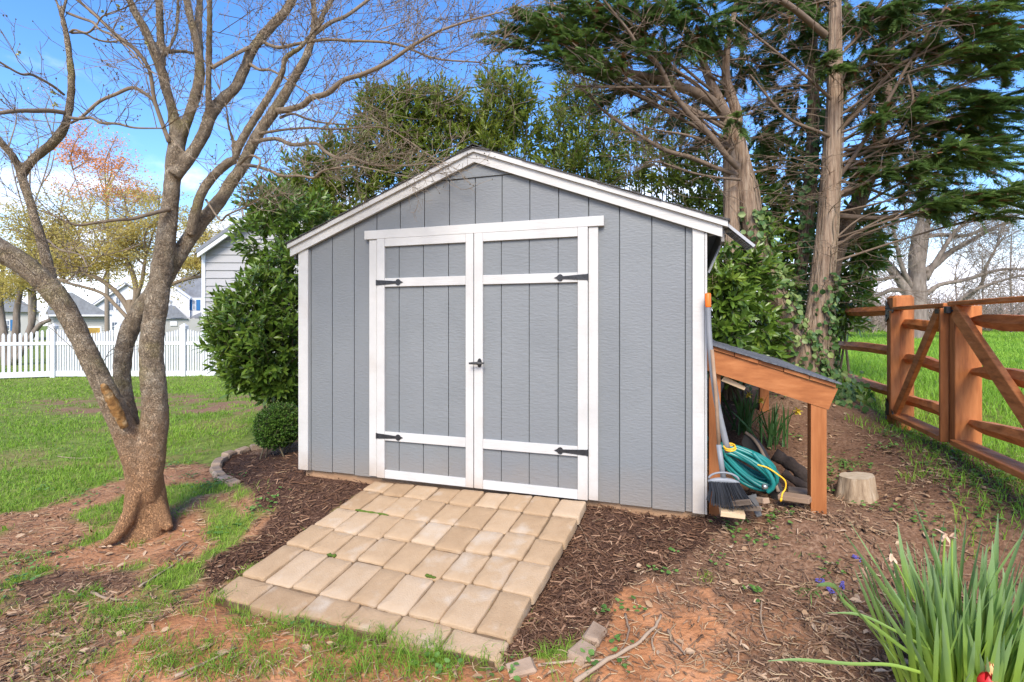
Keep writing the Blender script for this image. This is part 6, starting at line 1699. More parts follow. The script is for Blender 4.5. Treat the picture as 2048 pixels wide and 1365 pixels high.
    pb = [(1760, 355, 5.4, .40, .12, 120, .3), (1830, 345, 5.2, .42, .12, 160, .5), (1900, 320, 5.1, .42, .13, 180, .55), (1960, 300, 5.0, .42, .13, 180, .4), (1880, 370, 5.2, .36, .10, 120, .45), (1950, 395, 5.0, .40, .10, 150, .55), (2010, 405, 4.9, .40, .10, 170, .6), (2050, 385, 4.8, .38, .12, 150, .5), (1925, 430, 5.0, .22, .07, 80, .45), (2040, 430, 4.8, .26, .06, 70, .5), (1890, 425, 5.1, .22, .08, 70, .35),
          (1790, 245, 5.3, .40, .14, 140, .3), (1860, 220, 5.2, .42, .14, 170, .3), (1930, 200, 5.1, .42, .14, 170, .35), (2000, 215, 5.0, .42, .15, 170, .3), (1840, 290, 5.7, .45, .14, 170, .15), (1920, 260, 5.6, .45, .16, 170, .12), (1990, 265, 5.5, .42, .15, 150, .15), (2050, 290, 5.3, .4, .15, 130, .25),
          (1780, 40, 5.3, .45, .16, 170, .3), (1860, 30, 5.1, .45, .16, 180, .45), (1940, 40, 5.0, .45, .16, 190, .55), (2010, 30, 4.9, .42, .18, 190, .6), (1900, 100, 5.1, .42, .14, 170, .45), (1980, 120, 5.0, .42, .14, 180, .5), (2045, 130, 4.8, .4, .15, 160, .5), (1820, 110, 5.3, .42, .14, 150, .3), (1750, 130, 5.4, .38, .14, 110, .3), (1730, 50, 5.6, .4, .16, 120, .25), (2040, 200, 4.8, .35, .14, 110, .35), (2060, 60, 4.7, .4, .16, 120, .5),
          (1640, 120, 5.3, .20, .08, 60, .55), (1655, 145, 5.3, .18, .07, 50, .5), (1730, 205, 5.6, .3, .12, 70, .15), (1700, 20, 5.8, .4, .2, 100, .2), (1600, 40, 5.9, .45, .22, 150, .12), (1560, 30, 5.7, .4, .2, 130, .15), (1600, 110, 6.2, .4, .2, 120, .08), (1480, 20, 5.7, .45, .2, 130, .15), (1590, -30, 5.6, .5, .2, 130, .2), (1760, 300, 5.9, .4, .14, 110, .08), (1730, 330, 6., .35, .14, 90, .06)]
    TB = conifer('tall_conifer', 'tall straight conifer with broad dark sprays beside the cedar fence', B, 5.6, lb, pb, M['bark_con'], 45, 1.45)
    C = [[(1588, 760, 40), (1588, 700, 34), (1593, 620, 28), (1600, 540, 26), (1613, 440, 26), (1622, 340, 25), (1626, 264, 24), (1627, 170, 22), (1626, 88, 19), (1624, 0, 15), (1622, -70, 10)]]
    pc = [(1560, 200, 6.5, .5, .25, 150, .08), (1600, 260, 6.6, .45, .2, 120, .06), (1570, 90, 6.4, .5, .25, 150, .1), (1650, 60, 6.5, .5, .22, 130, .1), (1700, 150, 6.6, .5, .2, 130, .08), (1720, 250, 6.7, .45, .2, 110, .06), (1510, 280, 6.5, .4, .2, 110, .08), (1520, 10, 6.4, .6, .25, 150, .1)]
    TC = conifer('ivy_clad_conifer', 'slim conifer clad in ivy between the two stouter trunks', C, 6.1, [], pc, M['bark_dark'], 60, 1.1)
    Dk = [[(1650, 620, 40), (1662, 540, 38), (1676, 495, 36), (1698, 440, 34), (1722, 396, 31), (1740, 345, 28), (1753, 303, 26), (1766, 240, 22), (1776, 176, 18), (1784, 90, 12), (1790, 0, 7)]]
    pd_ = [(1800, 200, 6.6, .5, .2, 150, .08), (1860, 150, 6.6, .55, .2, 150, .1), (1760, 90, 6.5, .5, .22, 140, .1), (1880, 250, 6.6, .6, .18, 160, .08), (1800, 310, 6.6, .45, .16, 120, .06), (1950, 170, 6.6, .55, .2, 150, .12), (1830, 60, 6.5, .5, .2, 140, .12), (1820, 390, 6.4, .35, .12, 80, .1), (1930, 330, 6.5, .5, .16, 130, .12), (2020, 340, 6.4, .5, .16, 130, .15), (1700, 340, 6.6, .4, .16, 90, .05), (1900, 400, 6.4, .4, .12, 90, .15), (1980, 60, 6.4, .55, .2, 130, .15), (1750, 180, 6.5, .45, .2, 110, .1), (1880, 330, 6.5, .5, .16, 110, .12), (1720, 60, 6.4, .45, .2, 100, .12)]
    conifer('dark_conifer', 'dark trunked conifer leaning right behind the tall straight one', Dk, 6.2, [], pd_, M['bark_dark'], 50, 1.1)
    # ivy
    def ivy(lab, TP, s0, s1, n, side, base, Z, spread=1.15, bias=0.0, lo=.3):
        p_, r_ = TP[0]; m = len(p_)
        s = rng.uniform(s0, s1, n) ** 1.0 * (m - 1); i = np.clip(s.astype(int), 0, m - 2); f = (s - i)[:, None]
        c = p_[i] * (1 - f) + p_[i + 1] * f; r = r_[i]
        a = side + rng.normal(size=n) * .9
        o_ = np.stack([np.cos(a), np.sin(a), np.zeros(n)], 1)
        pos = c + o_ * (r * spread * rng.uniform(.95, 1.45, n))[:, None]; pos[:, 2] += rng.normal(size=n) * .04
        if base:
            nb_ = base; k = rng.normal(size=(nb_, 2)) * np.array([.22, .16]); bx = p_[0, 0] + k[:, 0] + bias; by = p_[0, 1] - .12 + k[:, 1]
            bz = H(bx, by) + np.abs(rng.normal(size=nb_)) * .16
            pos = np.concatenate([pos, np.stack([bx, by, bz], 1)]); o_ = np.concatenate([o_, np.tile(np.array([[0., -1, .3]]), (nb_, 1))])
        N = len(pos); D = unit(o_ * .3 + np.array([0, 0, -.75]) + rng.normal(size=(N, 3)) * .45); Nn = unit(o_ + rng.normal(size=(N, 3)) * .4)
        L = rng.uniform(.035, .085, N); tint = np.clip(lo + rng.normal(size=N) * .25, 0, 1)
        t = empty('ivy', pos.mean(0), 0, lab, 'ivy', 'ivy on the conifers')
        order = np.argsort(-L); big = order[:150]; rest = order[150:]
        for k in big:
            V, T_, kk = leaf_arrays(pos[k:k+1], D[k:k+1], Nn[k:k+1], L[k:k+1], L[k:k+1] * .95, .18, True)
            g = MB(); g.add(V, [T_], float(tint[k])); g.build('leaf', M['ivy'], t)
        V, T_, kk = leaf_arrays(pos[rest], D[rest], Nn[rest], L[rest], L[rest] * .95, .18, True)
        g = MB(); g.add(V, [T_], np.repeat(tint[rest], kk)); g.build('small_leaves', M['ivy'], t, kind='stuff')
        g = MB()
        for k in range(7):
            i0 = rnd.randint(0, m // 3); pts = []
            for q in range(i0, min(m, i0 + m // 2)):
                a_ = side + rnd.uniform(-.15, .15) + k * .35 - 1.0; pts.append(p_[q] + np.array((math.cos(a_), math.sin(a_), 0)) * r_[q] * 1.08)
            g.tube(pts, .006, 5, False)
        g.build('vine', M['twig'], t)
    ivy('pale ivy climbing the leaning conifer and heaping at its foot', TA, .02, .62, 520, -.7, 260, 5.5, bias=.05, lo=.62)
    ivy('deep green ivy thick round the slim middle conifer', TC, .1, .68, 560, -1.4, 120, 6.1, spread=1.6, lo=.35)
    ivy('thin ivy creeping up the foot of the tall straight conifer', TB, .0, .32, 260, -.5, 200, 5.6, bias=.05, lo=.5)
build_conifers()
# ------------------------------------------------------------------ broad-leaved shrubs
def shrub(name, lab, cat, base, pads, m, leafL=.105, ratio=.34, per=9, twl=.24, parts=0, stems=6, group=None, upb=.45, shell=.45, stem_m=None, tint0=.4, stemr=.018, flowers=0, straight=False, hi=True):
    t = empty(name, (base[0], base[1], Hs(base[0], base[1])), 0, lab, cat, group)
    tw = []; P_, D_, N_, L_, T_ = [], [], [], [], []
    bz = Hs(base[0], base[1]); ends = []
    fl = []
    for pad in pads:
        px, py, pz, rx, rz, n = pad[:6]; ry = pad[6] if len(pad) > 6 else rx
        tt = pad[7] if len(pad) > 7 else tint0
        c = np.array(P(px, py, pz)); ends.append((c, rx, rz))
        pos, dr = ell(n, c, (rx, ry, rz), shell)
        d = unit(dr * np.array([1, 1, .6]) + np.array([0, 0, upb]) + rng.normal(size=(n, 3)) * .3)
        for p, dd in zip(pos, d):
            l = twl * rng.uniform(.6, 1.25); a0 = p - dd * l * .6
            tw.append((np.array([a0, (a0 + p) / 2 + rng.normal(size=3) * .008, p + dd * l * .4]), np.array([.0035, .003, .002])))
            k = int(per * rng.uniform(.7, 1.3)); s = np.linspace(.2, 1, k)
            b = a0 + dd * (l * s)[:, None]
            ph = np.arange(k) * 2.4 + rng.random() * 6
            e1 = unit(np.cross(dd, np.array([.3, .2, .9]))); e2 = np.cross(dd, e1)
            rad = e1 * np.cos(ph)[:, None] + e2 * np.sin(ph)[:, None]
            ang = (1.05 - .6 * s)[:, None]
            ld = dd * np.cos(ang) + rad * np.sin(ang) - np.array([0, 0, .12])
            P_.append(b); D_.append(ld); N_.append(unit(dd - rad * .35 + np.array([0, 0, .5]) + rng.normal(size=(k, 3)) * .25))
            L_.append(leafL * rng.uniform(.65, 1.2, k) * (1 - .25 * (s > .9))); T_.append(np.clip(tt + rng.normal() * .14 + rng.normal(size=k) * .12 + .22 * (s > .85), 0, 1))
            if flowers and rng.random() < flowers: fl.append((p + dd * l * .4, dd))
    P_, D_, N_, L_, T_ = map(np.concatenate, (P_, D_, N_, L_, T_))
    W_ = L_ * ratio * rng.uniform(.85, 1.2, len(L_))
    if parts:
        px = np.hypot(P_[:, 0], P_[:, 1] ); facing = L_ / P_[:, 1] * (1 + .3 * rng.random(len(L_)))
        # the leaves nearest the eye in each direction show largest
        cellx = np.floor((P_[:, 0] / P_[:, 1]) * 28).astype(int); cellz = np.floor((P_[:, 2] - CZ) / P_[:, 1] * 28).astype(int)
        key = cellx * 1000 + cellz; order = np.argsort(P_[:, 1]); seen = {}; sel = []
        for i in order:
            if seen.get(key[i], 0) < 3: seen[key[i]] = seen.get(key[i], 0) + 1; sel.append(i)
        sel = np.array(sorted(sel, key=lambda i: -facing[i])[:parts])
    else: sel = np.array([], int)
    rest = np.setdiff1d(np.arange(len(P_)), sel)
    for i in sel:
        V, f, kk = leaf_arrays(P_[i:i+1], D_[i:i+1], N_[i:i+1], L_[i:i+1], W_[i:i+1], .22, True)
        g = MB(); g.add(V, [f], float(T_[i])); g.build('leaf', m, t)
    V, f, kk = leaf_arrays(P_[rest], D_[rest], N_[rest], L_[rest], W_[rest], .22, hi)
    g = MB(); g.add(V, [f], np.repeat(T_[rest], kk)); g.build('foliage', m, t, kind='stuff')
    tubes(tw, 3).build('twigs', stem_m or M['laurel_stem'], t, kind='stuff')
    g = MB()
    for k in range(stems):
        c, rx, rz = ends[k % len(ends)]
        b = np.array([base[0] + rnd.uniform(-.15, .15), base[1] + rnd.uniform(-.12, .12), bz - .05])
        if straight: b = np.array([c[0] + rnd.uniform(-.5, .5) * rx, c[1] + rnd.uniform(-.3, .3), bz - .05])
        e = c + np.array((rnd.uniform(-.6, .6) * rx, rnd.uniform(-.3, .3) * rx, rz * .7))
        pts = smooth_poly([b, b * .5 + e * .5 + rng.normal(size=3) * .08, e], 5); g.tube(pts, np.linspace(stemr, .006, len(pts)), 7, False, rnd.random())
    g.build('stem', stem_m or M['laurel_stem'], t, smooth=True)
    if fl:
        g = MB()
        for p, d in fl:
            for k in range(26):
                s = k / 26; q = p + d * (.02 + .09 * s) + rng.normal(size=3) * .006; r = .0035
                V = q + np.array([(r, 0, 0), (-r, 0, 0), (0, r, 0), (0, -r, 0), (0, 0, r), (0, 0, -r)])
                g.add(V, [[0, 2, 4], [2, 1, 4], [1, 3, 4], [3, 0, 4], [2, 0, 5], [1, 2, 5], [3, 1, 5], [0, 3, 5]])
        g.build('flower_spikes', M['laurel_flower'], t, kind='stuff')
    return t
def build_shrubs():
    b = P(560, 815, 5.7)
    shrub('laurel_bush', 'big glossy laurel bush bulging past the left corner of the shed', 'laurel bush', (b.x, b.y),
          [(545, 600, 5.7, .42, .45, 120, .5), (512, 650, 5.5, .38, .40, 150, .5), (488, 690, 5.5, .30, .34, 120, .4), (560, 700, 5.5, .40, .40, 130, .5), (520, 745, 5.5, .36, .24, 90, .4), (575, 770, 5.6, .28, .2, 60, .35), (488, 620, 5.6, .28, .25, 70, .3), (595, 540, 5.8, .38, .36, 110, .5),
           (540, 480, 6.0, .34, .36, 100, .4), (590, 430, 6.1, .42, .34, 110, .5), (545, 410, 6.1, .28, .24, 60, .4), (600, 640, 5.7, .3, .4, 80, .5), (458, 655, 5.6, .16, .2, 40, .3), (495, 745, 5.5, .22, .18, 40, .3), (600, 800, 5.7, .2, .12, 25, .3)],
          M['laurel'], leafL=.118, ratio=.33, parts=300, stems=7, flowers=.02, tint0=.42)
    # the tall row behind the shed: separate bushes
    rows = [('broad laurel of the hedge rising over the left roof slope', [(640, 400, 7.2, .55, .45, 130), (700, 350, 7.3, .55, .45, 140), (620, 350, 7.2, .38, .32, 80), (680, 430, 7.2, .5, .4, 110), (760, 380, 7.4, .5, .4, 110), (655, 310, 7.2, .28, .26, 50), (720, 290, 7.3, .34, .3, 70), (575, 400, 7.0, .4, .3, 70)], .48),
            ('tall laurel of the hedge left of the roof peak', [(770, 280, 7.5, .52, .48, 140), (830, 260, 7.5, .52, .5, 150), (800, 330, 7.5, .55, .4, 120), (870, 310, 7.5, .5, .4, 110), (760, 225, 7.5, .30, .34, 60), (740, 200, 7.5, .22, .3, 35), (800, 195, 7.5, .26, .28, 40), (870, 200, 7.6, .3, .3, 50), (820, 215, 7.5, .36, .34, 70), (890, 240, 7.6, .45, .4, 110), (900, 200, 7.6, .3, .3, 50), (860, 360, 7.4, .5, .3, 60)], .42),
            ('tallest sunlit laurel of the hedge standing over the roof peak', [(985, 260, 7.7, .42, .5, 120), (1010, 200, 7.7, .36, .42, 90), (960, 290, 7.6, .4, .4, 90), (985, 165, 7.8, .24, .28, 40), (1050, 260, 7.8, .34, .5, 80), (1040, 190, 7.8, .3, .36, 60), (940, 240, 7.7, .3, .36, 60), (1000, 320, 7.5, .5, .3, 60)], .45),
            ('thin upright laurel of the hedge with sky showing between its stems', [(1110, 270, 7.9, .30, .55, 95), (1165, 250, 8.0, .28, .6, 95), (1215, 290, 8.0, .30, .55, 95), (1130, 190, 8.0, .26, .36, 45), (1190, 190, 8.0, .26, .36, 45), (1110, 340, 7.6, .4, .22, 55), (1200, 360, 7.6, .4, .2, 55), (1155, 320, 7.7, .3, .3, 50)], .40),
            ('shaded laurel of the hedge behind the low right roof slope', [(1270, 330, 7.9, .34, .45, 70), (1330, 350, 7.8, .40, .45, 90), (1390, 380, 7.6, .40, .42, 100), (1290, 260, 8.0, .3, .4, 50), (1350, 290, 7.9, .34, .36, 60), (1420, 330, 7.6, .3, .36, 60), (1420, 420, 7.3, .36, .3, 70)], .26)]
    for lab, pads, tn in rows:
        c = P(pads[0][0], 760, pads[0][2]); sparse = 'thin upright' in lab or 'shaded' in lab
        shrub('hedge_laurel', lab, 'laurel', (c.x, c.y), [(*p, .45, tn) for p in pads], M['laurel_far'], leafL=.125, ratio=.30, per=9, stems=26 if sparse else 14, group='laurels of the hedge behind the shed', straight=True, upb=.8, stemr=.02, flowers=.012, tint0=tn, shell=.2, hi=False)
    b = P(1480, 740, 5.2)
    shrub('laurel_bush', 'dark laurel with big drooping leaves above the lean-to roof', 'laurel bush', (b.x, b.y + .3),
          [(1450, 600, 5.0, .22, .34, 70, .3), (1490, 560, 5.3, .25, .32, 70, .3), (1445, 680, 4.8, .20, .2, 60, .25), (1500, 650, 5.2, .26, .24, 70, .3), (1535, 590, 6.2, .30, .45, 70, .3), (1440, 530, 5.4, .22, .22, 45, .3), (1490, 480, 5.8, .32, .25, 60, .3), (1545, 500, 6.4, .34, .36, 70, .3), (1520, 690, 5.2, .22, .14, 40, .3), (1470, 720, 5.0, .25, .12, 40, .3), (1590, 420, 6.6, .36, .32, 80, .3), (1560, 330, 6.9, .4, .35, 70, .3), (1500, 400, 6.6, .36, .3, 60, .3), (1600, 520, 6.8, .34, .4, 60, .25), (1560, 680, 6.1, .25, .2, 35, .3), (1430, 560, 4.9, .14, .1, 18, .2, .85)],
          M['laurel'], leafL=.135, ratio=.33, parts=220, stems=5, upb=.1, tint0=.32)
    b = P(1705, 700, 6.6)
    shrub('laurel_bush', 'narrow dark laurel behind the tall straight conifer trunk', 'laurel bush', (b.x, b.y + .2),
          [(1700, 520, 6.6, .32, .34, 60, .3), (1690, 590, 6.6, .26, .30, 60, .3), (1735, 490, 6.6, .24, .3, 40, .3), (1690, 640, 6.6, .20, .16, 30, .3), (1720, 450, 6.6, .3, .25, 45, .3)],
          M['laurel'], leafL=.15, ratio=.27, parts=120, stems=4, upb=-.25, tint0=.25)
    b = P(556, 893, 4.9)
    shrub('boxwood_ball', 'small round bright green boxwood in the mulch beside the shed', 'boxwood', (b.x, b.y), [(556, 852, 4.9, .20, .20, 1150, .2, .55), (547, 866, 4.88, .16, .14, 380, .16, .5), (570, 840, 4.9, .14, .15, 380, .15, .6), (556, 856, 4.9, .15, .15, 260, .15, .25)],
          M['box'], leafL=.024, ratio=.62, per=9, twl=.06, stems=5, shell=.78, tint0=.50, stemr=.008, upb=.3, hi=False)
build_shrubs()

# ------------------------------------------------------------------ bulbs and flowers
def strap(mb, base, d, L, w, bend, tint=None, seg=9, roll=0.0, keel=.25, kink=None):
    """one channelled strap leaf rising from base towards d, bending over"""
    d = unit(np.array(d, float)); side = np.cross(d, np.array([0, 0, 1.]))
    if np.linalg.norm(side) < .05: side = np.array([1., 0, 0])
    side = unit(side); side = unit(side * math.cos(roll) + np.cross(d, side) * math.sin(roll))
    p = np.array(base, float); V = []; T = []; cur = d.copy()
    for k in range(seg + 1):
        s = k / seg
        ww = w * (.62 + .38 * min(1, s * 3)) * (1 if s < .72 else max(.10, 1 - ((s - .72) / .28) ** 1.8))
        n = unit(np.cross(side, cur))
        V += [p - side * ww * .5, p - n * ww * keel * .5, p + side * ww * .5]; T += [s ** 1.5] * 3
        cur = unit(cur + np.array([0, 0, -1.0]) * bend / seg)
        if kink and abs(s - kink) < .5 / seg: cur = unit(cur + np.array([d[0], d[1], -1.6]) * .9)
        p = p + cur * L / seg
    f = []
    for k in range(seg):
        a = k * 3; f += [[a, a + 1, a + 4, a + 3], [a + 1, a + 2, a + 5, a + 4]]
    mb.add(np.array(V), f, np.array(T) if tint is None else np.full(len(V), tint))
    return p
def build_bulbs():
    ctr = P(1905, 1415, 1.92); zb = Hs(ctr.x, ctr.y)
    t = empty('daffodil_clump', (ctr.x, ctr.y, zb), 0, 'large clump of long grey green daffodil leaves in the near right corner', 'daffodils')
    fans = []
    # leaves whose tips were read off the photograph
    tips = [(1685, 1120, 1.75), (1707, 1065, 1.8), (1732, 1046, 2.0), (1845, 1015, 2.0), (1800, 1056, 2.1), (1886, 1036, 2.1), (1993, 1040, 1.95), (2021, 1050, 1.9), (2046, 1042, 1.8), (1780, 1095, 2.0), (1910, 1060, 2.1), (1930, 1050, 2.1), (1955, 1060, 2.05), (1870, 1075, 2.15), (1820, 1110, 2.0),
            (1985, 1095, 1.9), (2010, 1085, 1.85), (1760, 1130, 1.9), (1850, 1140, 1.95), (1920, 1120, 1.9), (1890, 1150, 1.85), (1960, 1130, 1.9), (2040, 1110, 1.8), (1800, 1160, 1.85), (1835, 1190, 1.8), (1990, 1170, 1.8), (2070, 1080, 1.75), (2090, 1120, 1.7), (2080, 1170, 1.7), (1940, 1190, 1.75), (1875, 1100, 2.0), (1900, 1090, 2.05), (1770, 1180, 1.8), (1745, 1200, 1.75)]
    for (px, py, Z) in tips:
        e = np.array(P(px, py, Z)); b = np.array((ctr.x + rnd.gauss(0, .075), ctr.y + rnd.gauss(0, .06), 0)); b[2] = Hs(b[0], b[1]) - .02
        fans.append((b, e - b, np.linalg.norm(e - b) * 1.03, rnd.uniform(.05, .30)))
    for k in range(280):
        b = np.array((ctr.x + min(.42, max(-.12, rnd.gauss(.12, .13))), ctr.y + rnd.gauss(0, .07), 0)); b[2] = Hs(b[0], b[1]) - .02
        a = rnd.random() * 6.283; lean = abs(rnd.gauss(.18, .18))
        d = np.array((math.cos(a) * lean + (b[0] - ctr.x - .08) * 1.3, math.sin(a) * lean * .8 + (b[1] - ctr.y) * 1.2, 1.0))
        fans.append((b, d, rnd.uniform(.40, .64), rnd.uniform(.05, .40)))
    for (b, d, L, bend) in fans:
        g = MB(); strap(g, b, d, L, rnd.uniform(.014, .021), bend, None, 10, rnd.uniform(-.9, .9)); g.build('leaf', M['daff'], t, smooth=True)
    # bent and lying leaves towards the left
    for (pts, w) in [([(1850, 1330, 1.8), (1760, 1262, 1.9), (1690, 1205, 2.0), (1668, 1172, 2.05), (1640, 1170, 2.1), (1632, 1174, 2.12)], .016), ([(1840, 1345, 1.75), (1780, 1330, 1.75), (1700, 1328, 1.75), (1600, 1320, 1.76), (1536, 1322, 1.78)], .012), ([(1860, 1300, 1.85), (1790, 1262, 1.9), (1720, 1230, 1.95), (1655, 1226, 2.0)], .011)]:
        g = MB(); A = smooth_poly([P(*q) for q in pts], 4); V = []
        for k, p in enumerate(A):
            s = k / (len(A) - 1); ww = w * (1 if s < .75 else max(.1, 1 - (s - .75) * 3.6)); V += [(p[0], p[1], p[2] + ww * .5), (p[0], p[1] - .003, p[2]), (p[0], p[1], p[2] - ww * .5)]
        f = []
        for k in range(len(A) - 1): f += [[k * 3, k * 3 + 1, k * 3 + 4, k * 3 + 3], [k * 3 + 1, k * 3 + 2, k * 3 + 5, k * 3 + 4]]
        g.add(np.array(V), f, np.repeat(np.linspace(.35, .9, len(A)), 3)); g.build('leaf', M['daff'], t, smooth=True)
    for (px, py) in [(1890, 1068), (1904, 1078), (1784, 1112)]:
        p = np.array(P(px, py, 2.0)); g = MB()
        for k in range(5): strap(g, p + rng.normal(size=3) * .005, (rnd.uniform(-1, 1), rnd.uniform(-1, 1), rnd.uniform(-1, .6)), .035, .012, .6, .5, 4)
        g.build('wilted_flower', M['wilt'], t)
        g = MB(); b = np.array((ctr.x + rnd.gauss(0, .05), ctr.y, zb)); g.tube(smooth_poly([b, (b + p) / 2 + np.array((0, 0, .04)), p], 4), .0035, 6, False, .4); g.build('flower_stalk', M['daff'], t)
    # daffodils at the back of the lean-to
    for (px, py, Z, n, L, lab, fl) in [(1490, 862, 4.5, 34, .42, 'yellow daffodils growing behind the hose, left clump under the lean-to', [(1497, 789, 4.4), (1522, 800, 4.35)]), (1540, 880, 4.2, 30, .38, 'dark leaved daffodils in front of the rear cedar post, right clump under the lean-to', [(1596, 822, 4.0)])]:
        p = P(px, py, Z); b0 = Hs(p.x, p.y); t = empty('daffodil_clump', (p.x, p.y, b0), 0, lab, 'daffodils', 'daffodils under the lean-to')
        for k in range(n):
            a = rnd.random() * 6.28; lean = abs(rnd.gauss(.25, .2)); g = MB()
            b = (p.x + rnd.gauss(0, .06), p.y + rnd.gauss(0, .05), b0 - .01)
            strap(g, b, (math.cos(a) * lean, math.sin(a) * lean * .6, 1), L * rnd.uniform(.6, 1.1), rnd.uniform(.013, .019), rnd.uniform(.1, 1.0), rnd.random(), 8, rnd.uniform(-1, 1)); g.build('leaf', M['daff_dark'], t, smooth=True)
        for (fx, fy, fz) in fl:
            e = np.array(P(fx, fy, fz)); g = MB(); b = np.array((p.x, p.y, b0)); g.tube(smooth_poly([b, (b + e) / 2 + np.array((0, 0, .06)), e], 5), .004, 6, False, .4); st = g.build('stalk', M['daff_dark'], t, smooth=True)
            g = MB(); f_ = unit(np.array([-.35, -1, .1]))
            e1 = unit(np.cross(f_, np.array([0, 0, 1.]))); e2 = np.cross(f_, e1)
            for k in range(6):
                a = k * math.pi / 3; strap(g, e, (e1 * math.cos(a) + e2 * math.sin(a)) + f_ * .25, .036, .034, .1, .5, 5, .0, .05)
            g.tube([e, e + f_ * .018, e + f_ * .026], [.006, .011, .014], 10, False); g.build('flower', M['petal_y'], t)
    # lying leaves of the right clump
    # tulips at the very bottom edge
    for (px, py, Z, col_, lab, op) in [(1976, 1362, 1.62, 'petal_r', 'red tulip at the bottom edge in front of the daffodil leaves', True), (1981, 1334, 1.72, 'petal_o', 'closed orange tulip bud above the red tulip', False)]:
        p = np.array(P(px, py, Z)); gz = Hs(p[0], p[1]); t = empty('tulip', (p[0], p[1], gz), 0, lab, 'tulip')
        g = MB(); g.tube(smooth_poly([(p[0] + .02, p[1], gz), (p[0] + .01, p[1], (gz + p[2]) / 2), tuple(p - np.array((0, 0, .03)))], 4), .004, 8); g.build('stalk', M['daff'], t, smooth=True)
        h = .055 if op else .046; r = .026 if op else .014
        for k in range(6):
            a0 = k * math.pi / 3; V = []; f = []; nr = 6
            for i in range(nr):
                s = i / (nr - 1); rr = r * (math.sin(math.pi * min(1, .18 + s * .72)) ** .8) * (1 + .06 * (k % 2)); w = .62 * math.sin(math.pi * (.12 + .84 * s)) ** .7
                if s > .98: w = .06
                for j in (-1, 0, 1):
                    a = a0 + j * w; V.append((p[0] + rr * math.cos(a), p[1] + rr * math.sin(a), p[2] - .03 + h * s - .002 * abs(j)))
            for i in range(nr - 1):
                for j in range(2): f.append([i * 3 + j, i * 3 + j + 1, i * 3 + 4 + j, i * 3 + 3 + j])
            g = MB(); g.add(V, f); g.build('petal', M[col_], t, smooth=True)
    # grape hyacinths
    for k, (px, py, lab) in enumerate([(1713, 1116, 'violet grape hyacinth spike farthest back, beside a bent pale leaf'), (1640, 1162, 'violet grape hyacinth lying at the left end of the little group'), (1684, 1172, 'violet grape hyacinth standing upright right of the lowest one'), (1661, 1182, 'lowest violet grape hyacinth spike of the little group')]):
        p = G(px, py + 10); t = empty('grape_hyacinth', p, 0, lab, 'grape hyacinth', 'grape hyacinths in the mulch')
        q = np.array(P(px, py, p.y)); g = MB(); ax = unit(np.array([(-.9, 0, .5), (-1, 0, .25), (.15, 0, 1), (-.6, 0, .7)][k]))
        for i in range(46):
            s = rnd.random(); a = rnd.random() * 6.28; e1 = np.array((0, 1., 0)); e2 = np.cross(ax, e1); c = q + ax * (s - .5) * .045 + (e1 * math.cos(a) + e2 * math.sin(a)) * .011 * (1.1 - .7 * s); r = .0042
            V = c + np.array([(r, 0, 0), (-r, 0, 0), (0, r, 0), (0, -r, 0), (0, 0, r), (0, 0, -r)])
            g.add(V, [[0, 2, 4], [2, 1, 4], [1, 3, 4], [3, 0, 4], [2, 0, 5], [1, 2, 5], [3, 1, 5], [0, 3, 5]])
        g.build('flower_spike', M['petal_b'], t)
        g = MB(); g.tube([q - ax * .02, np.array((p.x, p.y, p.z))], .0025, 5); g.build('stalk', M['weed'], t)
        g = MB()
        for i in range(7):
            a = rnd.random() * 6.28; strap(g, (p.x, p.y, p.z), (math.cos(a), math.sin(a), .7), rnd.uniform(.06, .13), .004, 1.6, rnd.random(), 6)
        g.build('leaves', M['weed'], t)
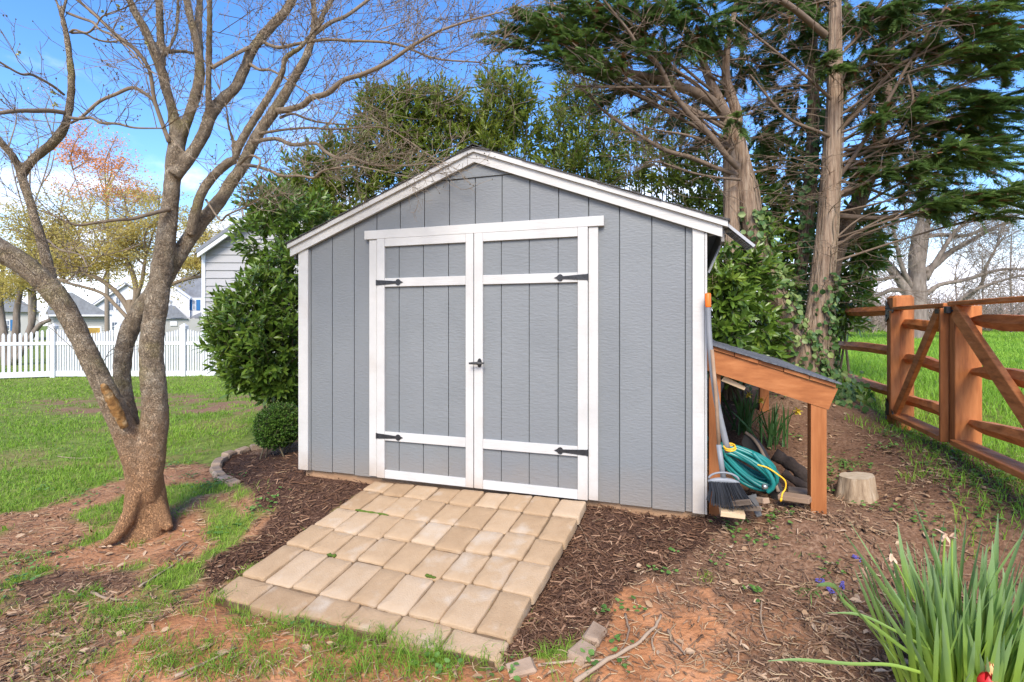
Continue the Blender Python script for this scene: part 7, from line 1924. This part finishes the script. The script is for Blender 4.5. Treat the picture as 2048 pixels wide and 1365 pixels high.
    for (px, py, nn, s, lab) in [(1620, 1180, 46, .13, 'arching tuft of thin leaves beside the grape hyacinths'), (1602, 1103, 30, .09, 'small low grass tuft in the mulch behind the grape hyacinths'), (1700, 925, 80, .20, 'fine green grass tuft leaning over in the mulch behind the stump')]:
        p = G(px, py); t = empty('grass_tuft', p, 0, lab, 'grass tuft'); g = MB()
        for i in range(nn):
            a = rnd.random() * 6.28; strap(g, (p.x + rnd.gauss(0, .02), p.y + rnd.gauss(0, .02), p.z), (math.cos(a), math.sin(a), .8), rnd.uniform(.5, 1) * s, .0035, rnd.uniform(1.2, 2.6), rnd.random(), 6)
        g.build('blades', M['weed'], t, kind='stuff')
    # fallen sticks
    sticks = [([(1150, 1375), (1215, 1330), (1270, 1300), (1310, 1262), (1322, 1240)], .010, 'longest pale crooked stick, lying across the bare clay'), ([(1308, 1310), (1304, 1285), (1320, 1265)], .005, 'short twig curving beside the longest crooked stick'), ([(1336, 1268), (1345, 1290), (1365, 1310), (1370, 1320)], .006, 'dark straight stick on clay right of the longest crooked stick'), ([(1250, 1235), (1258, 1265), (1252, 1290), (1240, 1310)], .006, 'bent dark twig at the mulch edge above the longest crooked stick'), ([(1523, 1205), (1522, 1245), (1530, 1275), (1535, 1288)], .004, 'upright wavy twig on the brown chips left of the clay spot'),
              ([(1590, 1243), (1640, 1252), (1680, 1270), (1712, 1290)], .004, 'thin pale twig on the chips left of the big daffodil clump'), ([(280, 1180), (310, 1160), (355, 1130), (395, 1098)], .006, 'pale straight stick by the mulch edge left of the ramp'), ([(185, 1192), (215, 1205), (248, 1208)], .008, 'short thick stick in the dirt at lower left'), ([(350, 1110), (365, 1095), (378, 1090)], .007, 'small grey stick beside the mulch edge near the tree'), ([(350, 1362), (420, 1330), (475, 1302)], .006, 'pale stick in front of the left ramp corner'), ([(115, 916), (150, 920), (200, 918)], .004, 'thin pale stick lying in the lawn left of the tree'), ([(1180, 1100), (1155, 1052), (1120, 1050)], .003, 'fine twig on the right edge of the ramp'), ([(1075, 1340), (1140, 1332), (1200, 1328), (1260, 1322)], .006, 'pale root like stick below the ramp corner')]
    for rows, r, lab in sticks:
        pts = []
        for q in rows:
            p = G(*q); pts.append((p.x, p.y, p.z + r + .012))
        A = smooth_poly(pts, 4); A += rng.normal(size=A.shape) * r * .25
        g = MB(); g.tube(A, np.linspace(r, r * .55, len(A)) * (1 + .12 * np.sin(np.arange(len(A)) * 2.1)), 7, True, .85 if 'pale' in lab else .08 if 'dark' in lab else .45); tag(g.build('stick', M['stick'], smooth=True), lab, 'stick', 'fallen sticks')
build_bulbs()
